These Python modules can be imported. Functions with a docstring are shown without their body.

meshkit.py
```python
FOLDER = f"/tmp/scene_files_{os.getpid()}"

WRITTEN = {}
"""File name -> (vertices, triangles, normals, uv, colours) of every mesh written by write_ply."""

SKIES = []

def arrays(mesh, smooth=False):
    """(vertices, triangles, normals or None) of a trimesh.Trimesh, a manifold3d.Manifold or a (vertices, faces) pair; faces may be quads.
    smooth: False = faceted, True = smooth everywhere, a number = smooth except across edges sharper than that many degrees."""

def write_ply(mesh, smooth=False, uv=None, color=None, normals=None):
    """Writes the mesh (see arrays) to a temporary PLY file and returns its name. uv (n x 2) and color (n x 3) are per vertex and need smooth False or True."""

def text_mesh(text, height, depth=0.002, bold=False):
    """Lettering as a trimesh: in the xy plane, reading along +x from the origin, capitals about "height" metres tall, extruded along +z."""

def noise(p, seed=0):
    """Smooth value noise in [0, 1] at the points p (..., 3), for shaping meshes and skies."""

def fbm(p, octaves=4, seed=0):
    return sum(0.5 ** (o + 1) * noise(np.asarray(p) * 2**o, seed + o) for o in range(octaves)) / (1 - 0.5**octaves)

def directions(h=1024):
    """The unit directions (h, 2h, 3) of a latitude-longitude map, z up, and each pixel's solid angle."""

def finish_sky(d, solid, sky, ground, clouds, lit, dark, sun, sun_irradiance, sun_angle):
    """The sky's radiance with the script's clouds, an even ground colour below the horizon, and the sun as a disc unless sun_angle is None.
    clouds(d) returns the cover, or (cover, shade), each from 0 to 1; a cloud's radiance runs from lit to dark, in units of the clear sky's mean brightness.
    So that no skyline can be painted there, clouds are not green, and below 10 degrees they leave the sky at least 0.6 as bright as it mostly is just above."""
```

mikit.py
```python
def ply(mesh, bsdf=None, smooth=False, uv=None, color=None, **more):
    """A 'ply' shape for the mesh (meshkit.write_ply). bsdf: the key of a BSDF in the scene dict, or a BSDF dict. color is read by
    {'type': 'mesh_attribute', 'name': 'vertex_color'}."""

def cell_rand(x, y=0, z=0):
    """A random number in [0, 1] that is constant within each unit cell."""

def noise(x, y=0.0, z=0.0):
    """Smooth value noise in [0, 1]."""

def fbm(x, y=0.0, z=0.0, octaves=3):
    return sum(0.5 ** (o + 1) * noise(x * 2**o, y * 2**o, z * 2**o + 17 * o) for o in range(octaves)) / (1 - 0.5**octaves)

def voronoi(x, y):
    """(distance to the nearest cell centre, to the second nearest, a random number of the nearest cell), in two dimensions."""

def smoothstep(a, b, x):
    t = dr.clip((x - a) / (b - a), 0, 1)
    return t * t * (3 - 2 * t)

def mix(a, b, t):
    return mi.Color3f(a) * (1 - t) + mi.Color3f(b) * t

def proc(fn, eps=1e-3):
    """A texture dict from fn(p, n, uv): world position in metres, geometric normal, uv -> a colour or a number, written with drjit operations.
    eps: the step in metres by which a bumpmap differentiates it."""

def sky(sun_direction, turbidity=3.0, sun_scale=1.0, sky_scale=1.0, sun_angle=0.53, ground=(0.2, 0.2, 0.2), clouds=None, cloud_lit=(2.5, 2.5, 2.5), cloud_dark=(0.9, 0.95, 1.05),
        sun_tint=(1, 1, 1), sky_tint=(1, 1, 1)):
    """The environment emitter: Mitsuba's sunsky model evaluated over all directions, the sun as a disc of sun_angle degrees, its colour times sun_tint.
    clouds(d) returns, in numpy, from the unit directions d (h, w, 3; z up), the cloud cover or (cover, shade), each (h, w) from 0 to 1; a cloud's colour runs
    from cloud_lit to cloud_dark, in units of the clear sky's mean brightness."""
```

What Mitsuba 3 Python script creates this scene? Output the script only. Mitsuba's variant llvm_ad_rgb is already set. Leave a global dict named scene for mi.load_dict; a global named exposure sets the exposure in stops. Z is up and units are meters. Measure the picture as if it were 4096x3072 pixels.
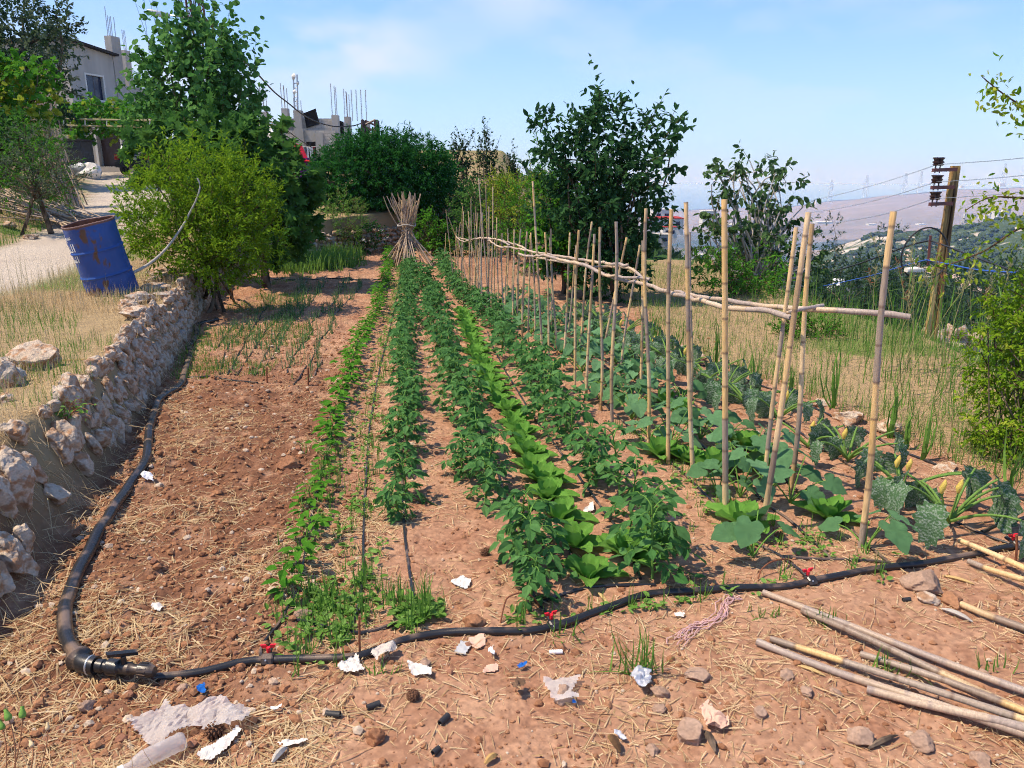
import math, random, numpy as np, trimesh, mitsuba as mi, drjit as dr, mikit, meshkit, shapely.geometry as sg
from mikit import proc, noise, fbm, voronoi, cell_rand, smoothstep, mix
T4 = mi.ScalarTransform4f
scene, labels = {}, {}
# ---------------------------------------------------------------- camera, sky, exposure
EYE, PITCH, FPX = 1.9, math.radians(15.2), 769.0
scene['camera'] = {'type': 'perspective', 'fov': 67.3, 'fov_axis': 'x', 'near_clip': 0.05, 'far_clip': 60000.0,
    'to_world': T4().look_at(origin=[0, 0, EYE], target=[0, math.cos(PITCH), EYE - math.sin(PITCH)], up=[0, 0, 1])}
SUN = (-0.50, -0.10, 0.86)
def cloud_cover(d):
    x, y, z = d[..., 0], d[..., 1], d[..., 2]
    az, el = np.degrees(np.arctan2(x, y)), np.degrees(np.arcsin(np.clip(z, -1, 1)))
    q = np.stack([az * .16, el * .42, az * 0], -1)
    n = meshkit.fbm(q, 5, 3)
    n2 = meshkit.fbm(q * 2.3 + 7, 4, 9)
    c = np.zeros_like(az)
    for a, e, ra, re, s in ((-12, 8.2, 6.5, 2.6, .85), (-24, 5, 10, 4.5, .6), (0.5, 11.5, 4.6, 2.3, .5), (6, 16.8, 7.5, 2.6, .8), (13, 15.8, 6, 2, .6), (-35, 12, 11, 5, .3), (-6, 11, 8, 2, .3),
                            (-70, 16, 14, 4, .8), (55, 22, 16, 4, .8), (120, 18, 20, 5, .8), (-140, 20, 22, 5, .8), (170, 35, 20, 7, .8), (20, 40, 16, 6, .7), (-60, 45, 18, 7, .7)):
        g = np.exp(-((az - a) / ra) ** 2 - ((el - e) / re) ** 2)
        c = np.maximum(c, s * g * np.clip((n - .34) * 3.2 + (n2 - .5) * .8, 0, 1.15))
    veil = np.clip((n - .5) * 1.1, 0, .22) * np.clip(el / 8, 0, 1)
    low = .34 * np.exp(-(el / 9.0) ** 2)
    return np.clip(np.maximum(c, veil) + low, 0, .9)
scene['sky'] = mikit.sky(SUN, turbidity=3.0, clouds=cloud_cover, cloud_lit=(1.55, 1.72, 2.05), cloud_dark=(1.2, 1.35, 1.6), sky_tint=(.78, 1.0, 1.28), sky_scale=1.2, ground=(.25, .2, .15))
exposure = 2.05
# ---------------------------------------------------------------- helpers
rs = np.random.default_rng(7)
def ray(X, Y):
    x, y = (X / 4 - 512) / FPX, (384 - Y / 4) / FPX
    return np.array([x, math.cos(PITCH) + math.sin(PITCH) * y, y * math.cos(PITCH) - math.sin(PITCH)])
def at(X, Y, z=0.0):                    # the point of level ground seen at this place of the photograph (measuring the site)
    r = ray(X, Y); return r * (z - EYE) / r[2] + [0, 0, EYE]
def aty(X, Y, d):                       # the point seen there, d metres ahead
    r = ray(X, Y); return r * d / r[1] + [0, 0, EYE]
def onplane(X, Y, P, n):
    r = ray(X, Y); o = np.array([0, 0, EYE]); return o + r * (np.dot(np.asarray(P) - o, n) / np.dot(r, n))
def sstep(a, b, x):
    t = np.clip((np.asarray(x, float) - a) / (b - a), 0, 1); return t * t * (3 - 2 * t)
# terrain ---------------------------------------------------------
WY = [-4, 1.5, 3.04, 4.68, 6.82, 10.35, 14, 17, 30]
WX = [-1.7, -1.95, -2.2, -2.62, -3.25, -4.25, -5.2, -5.65, -5.7]
def xw(y): return np.interp(y, WY, WX)
def wallw(y): return np.interp(y, [2, 3.5, 5, 9], [.55, .42, .3, .16])
def xe(y): return np.interp(y, [0, 3, 6, 9, 12, 16, 60], [4.6, 4.5, 4.7, 5.0, 4.6, 4.6, 9])
RLY = [6, 8, 11, 14, 18, 22, 27, 33, 40, 60]
RLX = [-12, -10.6, -9.2, -9.3, -10.6, -12.4, -14.6, -17.6, -21.6, -33]
def macro(x, y):
    x, y = np.asarray(x, float), np.asarray(y, float)
    s1 = (xw(y) - x) / wallw(y)
    s2 = (y - (20.3 + 1.5 * (x + 3.1))) / .35
    up = np.maximum(sstep(0, 1, s1), sstep(0, 1, s2))
    hu = .5 + .045 * np.maximum(0, y - 10) + .07 * sstep(5, 2.5, y)
    right = sstep(-1.8, 3, x) * sstep(17, 22, y)
    hu = hu * (1 - right)
    bank = np.interp(y, RLY, RLX) - x
    hu = hu + np.clip(bank, 0, 4.5) * .38 * (y > 4)
    z = up * hu
    sd = np.maximum(x - xe(y), np.minimum(x - .8, y - 18))
    z = z - .62 * np.maximum(sd, 0) - .0
    return z
def road_mask(x, y):
    l = np.interp(y, RLY, RLX)
    r = np.interp(y, [6, 8, 11, 14, 18, 22, 27, 33, 40, 60], [-6.6, -5.9, -6.1, -6.9, -8.0, -9.3, -11.3, -13.8, -16.6, -27])
    return sstep(0, .5, x - l) * sstep(0, .5, r - x) * (y > 6)
def micro(x, y):
    p = np.stack([x, y, x * 0], -1)
    up = np.maximum(sstep(0, 1, (xw(y) - x) / wallw(y)), sstep(0, 1, (y - (20.3 + 1.5 * (x + 3.1))) / .35))
    till = sstep(-.7, -1.25, x + .128 * (y - 3.2)) * sstep(2.0, 2.7, y)
    till = np.maximum(till, .25 * sstep(2.55, 2.9, y - .25 * x))
    h = .05 * (meshkit.fbm(p * 1.7, 3, 1) - .5)
    c = meshkit.fbm(p * 9, 3, 2); c2 = meshkit.noise(p * 30, 5); c3 = meshkit.noise(p * 64, 8)
    lump = np.maximum(c - .45, 0) * .11 + (c2 - .5) * .020 + (c3 - .5) * .009
    flat = (c - .5) * .012 + (c2 - .5) * .007 + (c3 - .5) * .005
    soil = h * .6 + till * lump + (1 - till) * flat
    return soil * (1 - up) + up * (h + .02 * (c - .5)) * (1 - .8 * road_mask(x, y))
def H(x, y): return macro(x, y) + micro(np.asarray(x, float), np.asarray(y, float))
def gz(x, y): return float(H(np.array([x]), np.array([y]))[0])
def gnd(X, Y):                          # where the line of sight first meets the terrain
    r = ray(X, Y); t = np.geomspace(1.2, 120, 900)
    p = r * t[:, None] + [0, 0, EYE]
    d = p[:, 2] - macro(p[:, 0], p[:, 1])
    i = int(np.argmax(d < 0)) or len(t) - 1
    q = p[i - 1] + (p[i] - p[i - 1]) * d[i - 1] / (d[i - 1] - d[i] + 1e-9)
    q[2] = gz(q[0], q[1]); return q
def path(pts, step=.08):                # ground points under a line of marks, evenly spaced
    P = np.array([gnd(*q) for q in pts])[:, :2]
    return resample(P, step)
def resample(P, step):
    P = np.asarray(P, float); L = np.r_[0, np.cumsum(np.linalg.norm(np.diff(P, axis=0), axis=1))]
    n = max(2, int(L[-1] / step) + 1); s = np.linspace(0, L[-1], n)
    from scipy.interpolate import PchipInterpolator
    keep = np.r_[True, np.diff(L) > 1e-6]
    return np.stack([PchipInterpolator(L[keep], P[keep, k])(s) for k in range(P.shape[1])], 1)
# scene entries ---------------------------------------------------
def num(name):
    if name not in scene and name not in labels and not any(True for _ in ()): return name
    k = 1
    while f'{name}_{k:03d}' in scene or f'{name}_{k:03d}' in labels: k += 1
    return f'{name}_{k:03d}'
_count = {}
def nextkey(name):
    k = _count.get(name, -1) + 1; _count[name] = k
    return name if k == 0 else f'{name}_{k:03d}'
def thing(name, label, cat, group=None):
    key = nextkey(name); labels[key] = {'label': label, 'category': cat}
    if group: labels[key]['group'] = group
    return key
def put(key, mesh, bsdf, smooth=False, uv=None, **kw):
    scene[key] = mikit.ply(mesh, 'mat_' + bsdf, True if uv is not None and smooth else smooth, uv=uv, **kw); return key
def part(parent, name, mesh, bsdf, smooth=False, uv=None, **kw):
    return put(nextkey(parent + '__' + name), mesh, bsdf, smooth, uv, **kw)
def reuse(key, ply, M): scene[key] = {**ply, 'to_world': T4(np.asarray(M).tolist()) if not isinstance(M, T4) else M}; return key
def struct(name, mesh, bsdf, smooth=False, uv=None, kind='structure', label=None, cat=None):
    key = nextkey(name); put(key, mesh, bsdf, smooth, uv); labels[key] = {'kind': kind}
    if label: labels[key]['label'] = label
    if cat: labels[key]['category'] = cat
    return key
class MB:
    def __init__(s): s.v, s.f, s.u, s.n = [], [], [], 0
    def add(s, v, f, uv=None):
        v = np.asarray(v, float); f = np.asarray(f, int)
        if f.shape[1] == 4: f = np.vstack([f[:, [0, 1, 2]], f[:, [0, 2, 3]]])
        s.v.append(v); s.f.append(f + s.n); s.n += len(v)
        s.u.append(np.zeros((len(v), 2)) if uv is None else np.broadcast_to(np.asarray(uv, float), (len(v), 2)))
        return s
    def tm(s, m, uv=None): return s.add(m.vertices, m.faces, uv)
    def mesh(s): return np.vstack(s.v), np.vstack(s.f)
    def uv(s): return np.vstack(s.u)
    def part(s, parent, name, bsdf, smooth=False, uv=False): return part(parent, name, s.mesh(), bsdf, smooth, s.uv() if uv else None)
    def put(s, key, bsdf, smooth=False, uv=False): return put(key, s.mesh(), bsdf, smooth, s.uv() if uv else None)
def unit(v): v = np.asarray(v, float); return v / (np.linalg.norm(v, axis=-1, keepdims=True) + 1e-12)
def tube(P, r, k=6, cap=True, uv=None, twist=0):
    P = np.asarray(P, float); n = len(P); r = np.broadcast_to(np.asarray(r, float), (n,))
    t = unit(np.gradient(P, axis=0)); a = np.array([0, 0, 1.0]) if abs(t[0][2]) < .8 else np.array([1.0, 0, 0])
    b = unit(np.cross(t, a)); bad = np.linalg.norm(np.cross(t, a), axis=1) < .05
    if bad.any(): b[bad] = unit(np.cross(t[bad], [0, 1.0, 0.1]))
    c = np.cross(t, b); ang = np.arange(k) / k * 2 * np.pi + twist
    V = (P[:, None] + r[:, None, None] * (np.cos(ang)[None, :, None] * b[:, None] + np.sin(ang)[None, :, None] * c[:, None])).reshape(-1, 3)
    i, j = np.meshgrid(np.arange(n - 1), np.arange(k), indexing='ij'); i, j = i.ravel(), j.ravel(); j2 = (j + 1) % k
    F = np.stack([i * k + j, i * k + j2, (i + 1) * k + j2, (i + 1) * k + j], 1)
    F = np.vstack([F[:, [0, 1, 2]], F[:, [0, 2, 3]]])
    L = np.r_[0, np.cumsum(np.linalg.norm(np.diff(P, axis=0), axis=1))]
    U = np.repeat(L, k)
    if cap:
        V = np.vstack([V, P[:1], P[-1:]]); m = n * k; jj = np.arange(k); j2 = (jj + 1) % k
        F = np.vstack([F, np.stack([j2, jj, np.full(k, m)], 1), np.stack([(n - 1) * k + jj, (n - 1) * k + j2, np.full(k, m + 1)], 1)])
        U = np.r_[U, L[0], L[-1]]
    if uv is not None: UV = np.tile(np.asarray(uv, float), (len(V), 1))
    else: UV = np.stack([U, np.zeros(len(V))], 1)
    return V, F, UV
def box(cx, cy, cz, sx, sy, sz, rot=0.0, bev=0.0):
    m = trimesh.creation.box((sx, sy, sz))
    if rot: m.apply_transform(trimesh.transformations.rotation_matrix(rot, [0, 0, 1]))
    m.apply_translation((cx, cy, cz)); return m
def frame_box(o, u, v, w, a, b, c):     # box spanned by a*u, b*v, c*w from the corner o
    o, u, v, w = (np.asarray(q, float) for q in (o, u, v, w))
    V = np.array([o + i * a * u + j * b * v + k * c * w for k in (0, 1) for j in (0, 1) for i in (0, 1)])
    F = np.array([[0, 2, 3, 1], [4, 5, 7, 6], [0, 1, 5, 4], [2, 6, 7, 3], [0, 4, 6, 2], [1, 3, 7, 5]])
    if np.dot(np.cross(u, v), w) * a * b * c < 0: F = F[:, ::-1]
    return V, F
def plate(poly, o, u, v, th):           # polygon in the frame (o, u, v), th thick along u x v
    m = trimesh.creation.extrude_polygon(poly, abs(th), engine='earcut')
    n = np.cross(u, v); M = np.eye(4); M[:3, 0], M[:3, 1], M[:3, 2], M[:3, 3] = u, v, n * np.sign(th), o
    m.apply_transform(M)
    if np.linalg.det(M[:3, :3]) < 0: m.invert()
    return m
def lathe(prof, k=24):
    prof = np.asarray(prof, float); a = np.arange(k) / k * 2 * np.pi; n = len(prof)
    V = np.stack([prof[:, None, 0] * np.cos(a), prof[:, None, 0] * np.sin(a), np.repeat(prof[:, 1:2], k, 1)], -1).reshape(-1, 3)
    i, j = np.meshgrid(np.arange(n - 1), np.arange(k), indexing='ij'); i, j = i.ravel(), j.ravel(); j2 = (j + 1) % k
    return V, np.stack([i * k + j, i * k + j2, (i + 1) * k + j2, (i + 1) * k + j], 1)
def basis(z, x=None):                   # rotation whose third column is z
    z = unit(z); x = np.array([1, 0, 0.0]) if x is None else np.asarray(x, float)
    if abs(np.dot(unit(x), z)) > .95: x = np.array([0, 1, 0.0])
    y = unit(np.cross(z, x)); return np.stack([np.cross(y, z), y, z], 1)
def xform(v, R, t): return np.asarray(v) @ R.T + np.asarray(t)
# ---------------------------------------------------------------- materials
PAL = [((.055, .165, .045), (.12, .27, .085)), ((.09, .25, .035), (.18, .38, .075)), ((.085, .20, .08), (.15, .31, .15)), ((.05, .13, .05), (.10, .20, .085)),
       ((.055, .19, .02), (.11, .30, .03)), ((.12, .27, .04), (.22, .38, .10)), ((.09, .22, .03), (.18, .32, .07)), ((.48, .34, .17), (.74, .60, .38)),
       ((.10, .22, .015), (.25, .38, .025)), ((.04, .12, .022), (.10, .22, .05)), ((.055, .17, .035), (.15, .32, .09)), ((.016, .085, .02), (.045, .18, .035)),
       ((.022, .075, .026), (.06, .145, .05)), ((.04, .10, .03), (.11, .19, .075)), ((.022, .055, .025), (.055, .10, .045)), ((.24, .34, .03), (.42, .46, .06)),
       ((.075, .115, .06), (.15, .19, .115)), ((.26, .26, .10), (.44, .40, .22)), ((.11, .24, .045), (.17, .32, .07)), ((.08, .19, .06), (.15, .27, .12)),
       ((.70, .52, .10), (.80, .66, .20)), ((.60, .05, .02), (.75, .09, .03)), ((.75, .75, .70), (.85, .85, .8)), ((.36, .12, .07), (.30, .2, .1)), ((.07, .045, .025), (.14, .09, .055))]
(TOM, LET, CUC, ZUC, BEAN, WEED, GRASS, STRAW, POM, FIG, POP, DOME, APP, WAL, PINE, YOUNG, OLIVE, TALL, STEM, ONION, YEL, RED, WHT, RUST, BARK) = range(25)
def leaf_color(p, n, uv):
    k = dr.floor(uv.x); t = uv.x - k; r = uv.y
    a, b = mi.Color3f(0), mi.Color3f(0)
    for i, (ca, cb) in enumerate(PAL):
        m = dr.abs(k - i) < .5
        a = dr.select(m, mi.Color3f(ca), a); b = dr.select(m, mi.Color3f(cb), b)
    c = a * (1 - r) + b * r
    c = c * (.86 + .28 * noise(p.x * 34, p.y * 34, p.z * 34))
    mild = dr.select(dr.abs(k - ZUC) < .5, smoothstep(.42, .74, fbm(p.x * 120, p.y * 120, p.z * 120, 3)), 0)
    return mix(c, mi.Color3f(.50, .56, .50), mild * .6)
LEAFC = proc(leaf_color)
def leaf_bsdf(rough, spec): return {'type': 'principledthin', 'base_color': LEAFC, 'roughness': rough, 'spec_trans': 0.0, 'diff_trans': .75, 'eta': spec}
scene['mat_leaf'] = leaf_bsdf(.5, 1.45)
scene['mat_leaf_gloss'] = leaf_bsdf(.33, 1.5)
scene['mat_twig'] = {'type': 'twosided', 'b': {'type': 'diffuse', 'reflectance': LEAFC}}
def soil_color(p, n, uv):
    a = fbm(p.x * .9, p.y * .9, 1.3, 3); b = fbm(p.x * 7, p.y * 7, p.z * 7, 3); c = noise(p.x * 55, p.y * 55, p.z * 55); g = noise(p.x * 160, p.y * 160, p.z * 160)
    red, tan = mi.Color3f(.25, .115, .068), mi.Color3f(.43, .265, .17)
    c0 = mix(red, tan, dr.clip(.5 * a + .9 * b + .25 * c - .32, 0, 1))
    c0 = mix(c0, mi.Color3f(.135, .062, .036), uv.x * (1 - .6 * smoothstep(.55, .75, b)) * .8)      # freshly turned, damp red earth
    c0 = c0 * (.72 + .38 * c + .22 * g)
    up = uv.y                                                                                  # 0 garden, 1 terrace turf, 2 road, 3 slope
    dry = mix(mi.Color3f(.36, .27, .15), mi.Color3f(.27, .20, .12), b)
    dry = mix(dry, mi.Color3f(.12, .17, .05), smoothstep(.5, .7, fbm(p.x * .7 + 5, p.y * .7, 0., 3)))
    road = mix(mi.Color3f(.50, .44, .37), mi.Color3f(.40, .34, .28), fbm(p.x * 1.1, p.y * 1.6, 0., 4)) * (.85 + .2 * c)
    slope = mix(mi.Color3f(.08, .10, .045), mi.Color3f(.24, .20, .11), smoothstep(.4, .7, b))
    c1 = mix(c0, dry, dr.clip(up, 0, 1)); c1 = mix(c1, road, dr.clip(up - 1, 0, 1)); return mix(c1, slope, dr.clip(up - 2, 0, 1))
scene['mat_soil'] = {'type': 'twosided', 'b': {'type': 'bumpmap', 'a': proc(lambda p, n, uv: fbm(p.x * 45, p.y * 45, p.z * 45, 3), 2e-3), 'scale': .010,
    'b': {'type': 'diffuse', 'reflectance': proc(soil_color)}}}
def rock_color(p, n, uv):
    a = fbm(p.x * 5, p.y * 5, p.z * 5, 4); b = fbm(p.x * 26 + 3, p.y * 26, p.z * 26, 3); g = noise(p.x * 130, p.y * 130, p.z * 130)
    lime = mix(mi.Color3f(.47, .355, .25), mi.Color3f(.54, .47, .39), a)
    lime = mix(lime, mi.Color3f(.32, .17, .09), smoothstep(.42, .66, b) * .85)
    lime = mix(lime, mi.Color3f(.30, .29, .28), smoothstep(.5, .75, a) * smoothstep(.2, .8, n.z + .25) * smoothstep(6., 9., p.y) * .8)
    return lime * (.78 + .3 * g + .1 * b)
scene['mat_rock'] = {'type': 'twosided', 'b': {'type': 'bumpmap', 'a': proc(lambda p, n, uv: fbm(p.x * 28, p.y * 28, p.z * 28, 4), 3e-3), 'scale': .022, 'b': {'type': 'diffuse', 'reflectance': proc(rock_color)}}}
def clod_color(p, n, uv):
    b = fbm(p.x * 9, p.y * 9, p.z * 9, 2); g = noise(p.x * 120, p.y * 120, p.z * 120)
    base = mix(mi.Color3f(.23, .10, .052), mi.Color3f(.40, .215, .12), b)
    base = mix(base, mi.Color3f(.52, .42, .32), smoothstep(.90, .94, uv.y))                       # a share of the crumbs is pale stone
    base = mix(base, mi.Color3f(.28, .14, .09), smoothstep(.8, .82, uv.y) * smoothstep(.88, .86, uv.y))
    return base * (.75 + .4 * g)
scene['mat_clod'] = {'type': 'twosided', 'b': {'type': 'diffuse', 'reflectance': proc(clod_color)}}
def cane_color(p, n, uv):
    s = uv.x + uv.y * 37; k = dr.floor(s / .19); r = cell_rand(k, uv.y * 91); e = s / .19 - k
    gold, grey, dark = mi.Color3f(.66, .43, .17), mi.Color3f(.33, .26, .20), mi.Color3f(.16, .10, .07)
    pale = mi.Color3f(.68, .52, .33)
    c = mix(gold, pale, cell_rand(k, uv.y * 17 + 3) * .8)
    c = dr.select(r > .70, grey, c)
    c = mix(c, dark, smoothstep(.45, .8, noise(s * 3.3, uv.y * 50)) * .55)
    c = mix(c, dark, (1 - smoothstep(.0, .07, dr.minimum(e, 1 - e))) * .75)
    c = mix(c, mi.Color3f(.40, .33, .29), dr.clip(dr.floor(uv.y * 10) / 10 - .55, 0, .4) * 1.6)
    streak = noise(p.x * 260, p.y * 260, p.z * 22)
    return c * (.74 + .42 * streak)
scene['mat_cane'] = {'type': 'principled', 'base_color': proc(cane_color), 'roughness': .5, 'specular': .4}
def concrete_color(p, n, uv):
    a = fbm(p.x * .6, p.y * .6, p.z * .9, 4); st = fbm(p.x * 2.5, p.y * 2.5, p.z * .35, 3)
    return mix(mi.Color3f(.50, .465, .42), mi.Color3f(.37, .345, .31), a) * (.7 + .5 * st)
scene['mat_concrete'] = {'type': 'twosided', 'b': {'type': 'diffuse', 'reflectance': proc(concrete_color)}}
def block_color(p, n, uv):
    h = dr.select(dr.abs(n.x) > dr.abs(n.y), p.y, p.x); row = dr.floor(p.z / .2); sx = h / .4 + .5 * (row - 2 * dr.floor(row / 2)); fx, fz = sx - dr.floor(sx), p.z / .2 - row
    joint = smoothstep(.0, .09, dr.minimum(fx, 1 - fx) * 2) * smoothstep(0., .11, dr.minimum(fz, 1 - fz))
    c = mix(mi.Color3f(.56, .51, .44), mi.Color3f(.46, .42, .37), cell_rand(dr.floor(sx), row)) * (.8 + .3 * fbm(p.x, p.y, p.z * .6, 3))
    return mix(mi.Color3f(.27, .25, .22), c, joint)
scene['mat_blockwork'] = {'type': 'twosided', 'b': {'type': 'diffuse', 'reflectance': proc(block_color)}}
def plastic_color(p, n, uv):
    d = smoothstep(.50, .66, fbm(p.x * 9, p.y * 9, p.z * 9, 4)); d2 = smoothstep(.2, .9, n.z)
    return mix(mi.Color3f(.018, .018, .02), mi.Color3f(.22, .15, .105), d * (.12 + .6 * d2))
scene['mat_black_plastic'] = {'type': 'principled', 'base_color': proc(plastic_color), 'roughness': .36, 'specular': .5}
def drum_color(p, n, uv):
    a = fbm(p.x * 6, p.y * 6, p.z * 5, 4); s = fbm(p.x * 30, p.y * 30, p.z * 9, 3)
    blue = mix(mi.Color3f(.010, .050, .22), mi.Color3f(.016, .068, .28), a)
    rust = mix(mi.Color3f(.16, .06, .03), mi.Color3f(.07, .045, .035), s)
    low = smoothstep(.30, .02, uv.y) * smoothstep(.35, .1, dr.abs(uv.x - .40))
    k = smoothstep(.66, .76, a * .62 + s * .45 + .22 * low + .10 * smoothstep(.72, .8, uv.y) * smoothstep(.14, .0, dr.abs(uv.x - .60)))
    c = mix(blue, rust, k)
    return mix(c, mi.Color3f(.13, .055, .035), smoothstep(.965, .985, uv.y))
scene['mat_drum_paint'] = {'type': 'principled', 'base_color': proc(drum_color), 'roughness': .42, 'specular': .5}
scene['mat_rust'] = {'type': 'twosided', 'b': {'type': 'diffuse', 'reflectance': proc(lambda p, n, uv: mix(mi.Color3f(.15, .055, .03), mi.Color3f(.28, .12, .07), fbm(p.x * 22, p.y * 22, p.z * 22, 3)))}}
def wood_color(p, n, uv):
    g = fbm(p.x * 14, p.y * 14, p.z * .9, 4)
    return mix(mi.Color3f(.10, .06, .035), mi.Color3f(.44, .28, .11), smoothstep(.34, .66, g))
scene['mat_old_wood'] = {'type': 'twosided', 'b': {'type': 'diffuse', 'reflectance': proc(wood_color)}}
def bark_color(p, n, uv):
    g = fbm(p.x * 16, p.y * 16, p.z * 3.5, 4)
    return mix(mi.Color3f(.06, .045, .035), mi.Color3f(.24, .18, .13), smoothstep(.3, .75, g))
scene['mat_bark'] = {'type': 'twosided', 'b': {'type': 'bumpmap', 'a': proc(lambda p, n, uv: fbm(p.x * 24, p.y * 24, p.z * 5, 3), 3e-3), 'scale': .03, 'b': {'type': 'diffuse', 'reflectance': proc(bark_color)}}}
def hill_color(p, n, uv):               # far vegetation and limestone; uv.x picks the hill
    a = fbm(p.x * .010, p.y * .010, 0., 4); b = fbm(p.x * .07, p.y * .07, 0., 4); c = noise(p.x * .28, p.y * .28)
    green = mix(mi.Color3f(.035, .060, .028), mi.Color3f(.085, .115, .05), b)
    stone = mix(mi.Color3f(.44, .37, .30), mi.Color3f(.60, .54, .47), c)
    near = mix(green, stone, smoothstep(.54, .66, b * .62 + a * .42) * .85)
    tr = fbm(p.x * .0016, p.y * .003, 3., 4)
    far = mix(mi.Color3f(.30, .23, .19), mi.Color3f(.22, .18, .15), fbm(p.x * .004, p.y * .012, 0., 4))
    far = mix(far, mi.Color3f(.05, .075, .06), smoothstep(.42, .58, tr) * uv.y)
    return mix(near, far, uv.x)
scene['mat_hillside'] = {'type': 'twosided', 'b': {'type': 'diffuse', 'reflectance': proc(hill_color)}}
def flat(name, rgb, rough=None, metallic=0.0):
    scene['mat_' + name] = ({'type': 'twosided', 'b': {'type': 'diffuse', 'reflectance': {'type': 'rgb', 'value': list(rgb)}}} if rough is None else
                   {'type': 'twosided', 'b': {'type': 'principled', 'base_color': {'type': 'rgb', 'value': list(rgb)}, 'roughness': rough, 'metallic': metallic}})
    return name
flat('white_paint', (.78, .77, .73)); flat('white_wall', (.66, .63, .58)); flat('dark_metal', (.05, .028, .025), .5); flat('black_rubber', (.02, .02, .022), .6); flat('red_plastic', (.65, .015, .03), .35)
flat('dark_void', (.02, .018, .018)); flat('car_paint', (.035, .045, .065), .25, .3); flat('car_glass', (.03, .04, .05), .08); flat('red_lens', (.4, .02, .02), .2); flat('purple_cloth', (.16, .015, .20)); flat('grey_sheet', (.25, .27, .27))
flat('white_cloth', (.78, .78, .80)); flat('blue_cloth', (.03, .13, .5)); flat('navy_cloth', (.015, .02, .10)); flat('red_cloth', (.55, .03, .05)); flat('grey_cloth', (.15, .15, .17)); flat('yellow_metal', (.42, .36, .20))
flat('steel', (.45, .46, .47), .4, .6); flat('dark_glass', (.015, .02, .045), .08); flat('pink_scrap', (.62, .40, .30)); flat('paper', (.72, .66, .58)); flat('blue_scrap', (.02, .12, .42)); flat('foil', (.6, .6, .62), .45, .5)
flat('porcelain', (.05, .025, .02), .2); flat('blue_cable', (.02, .09, .42), .4); flat('roof_dark', (.05, .045, .045)); flat('red_tile', (.35, .05, .05)); flat('rebar', (.22, .2, .2)); flat('cone_scale', (.17, .09, .055)); flat('grey_shard', (.42, .43, .44)); flat('net', (.62, .40, .38)); flat('sea_water', (.10, .17, .26))
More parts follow.
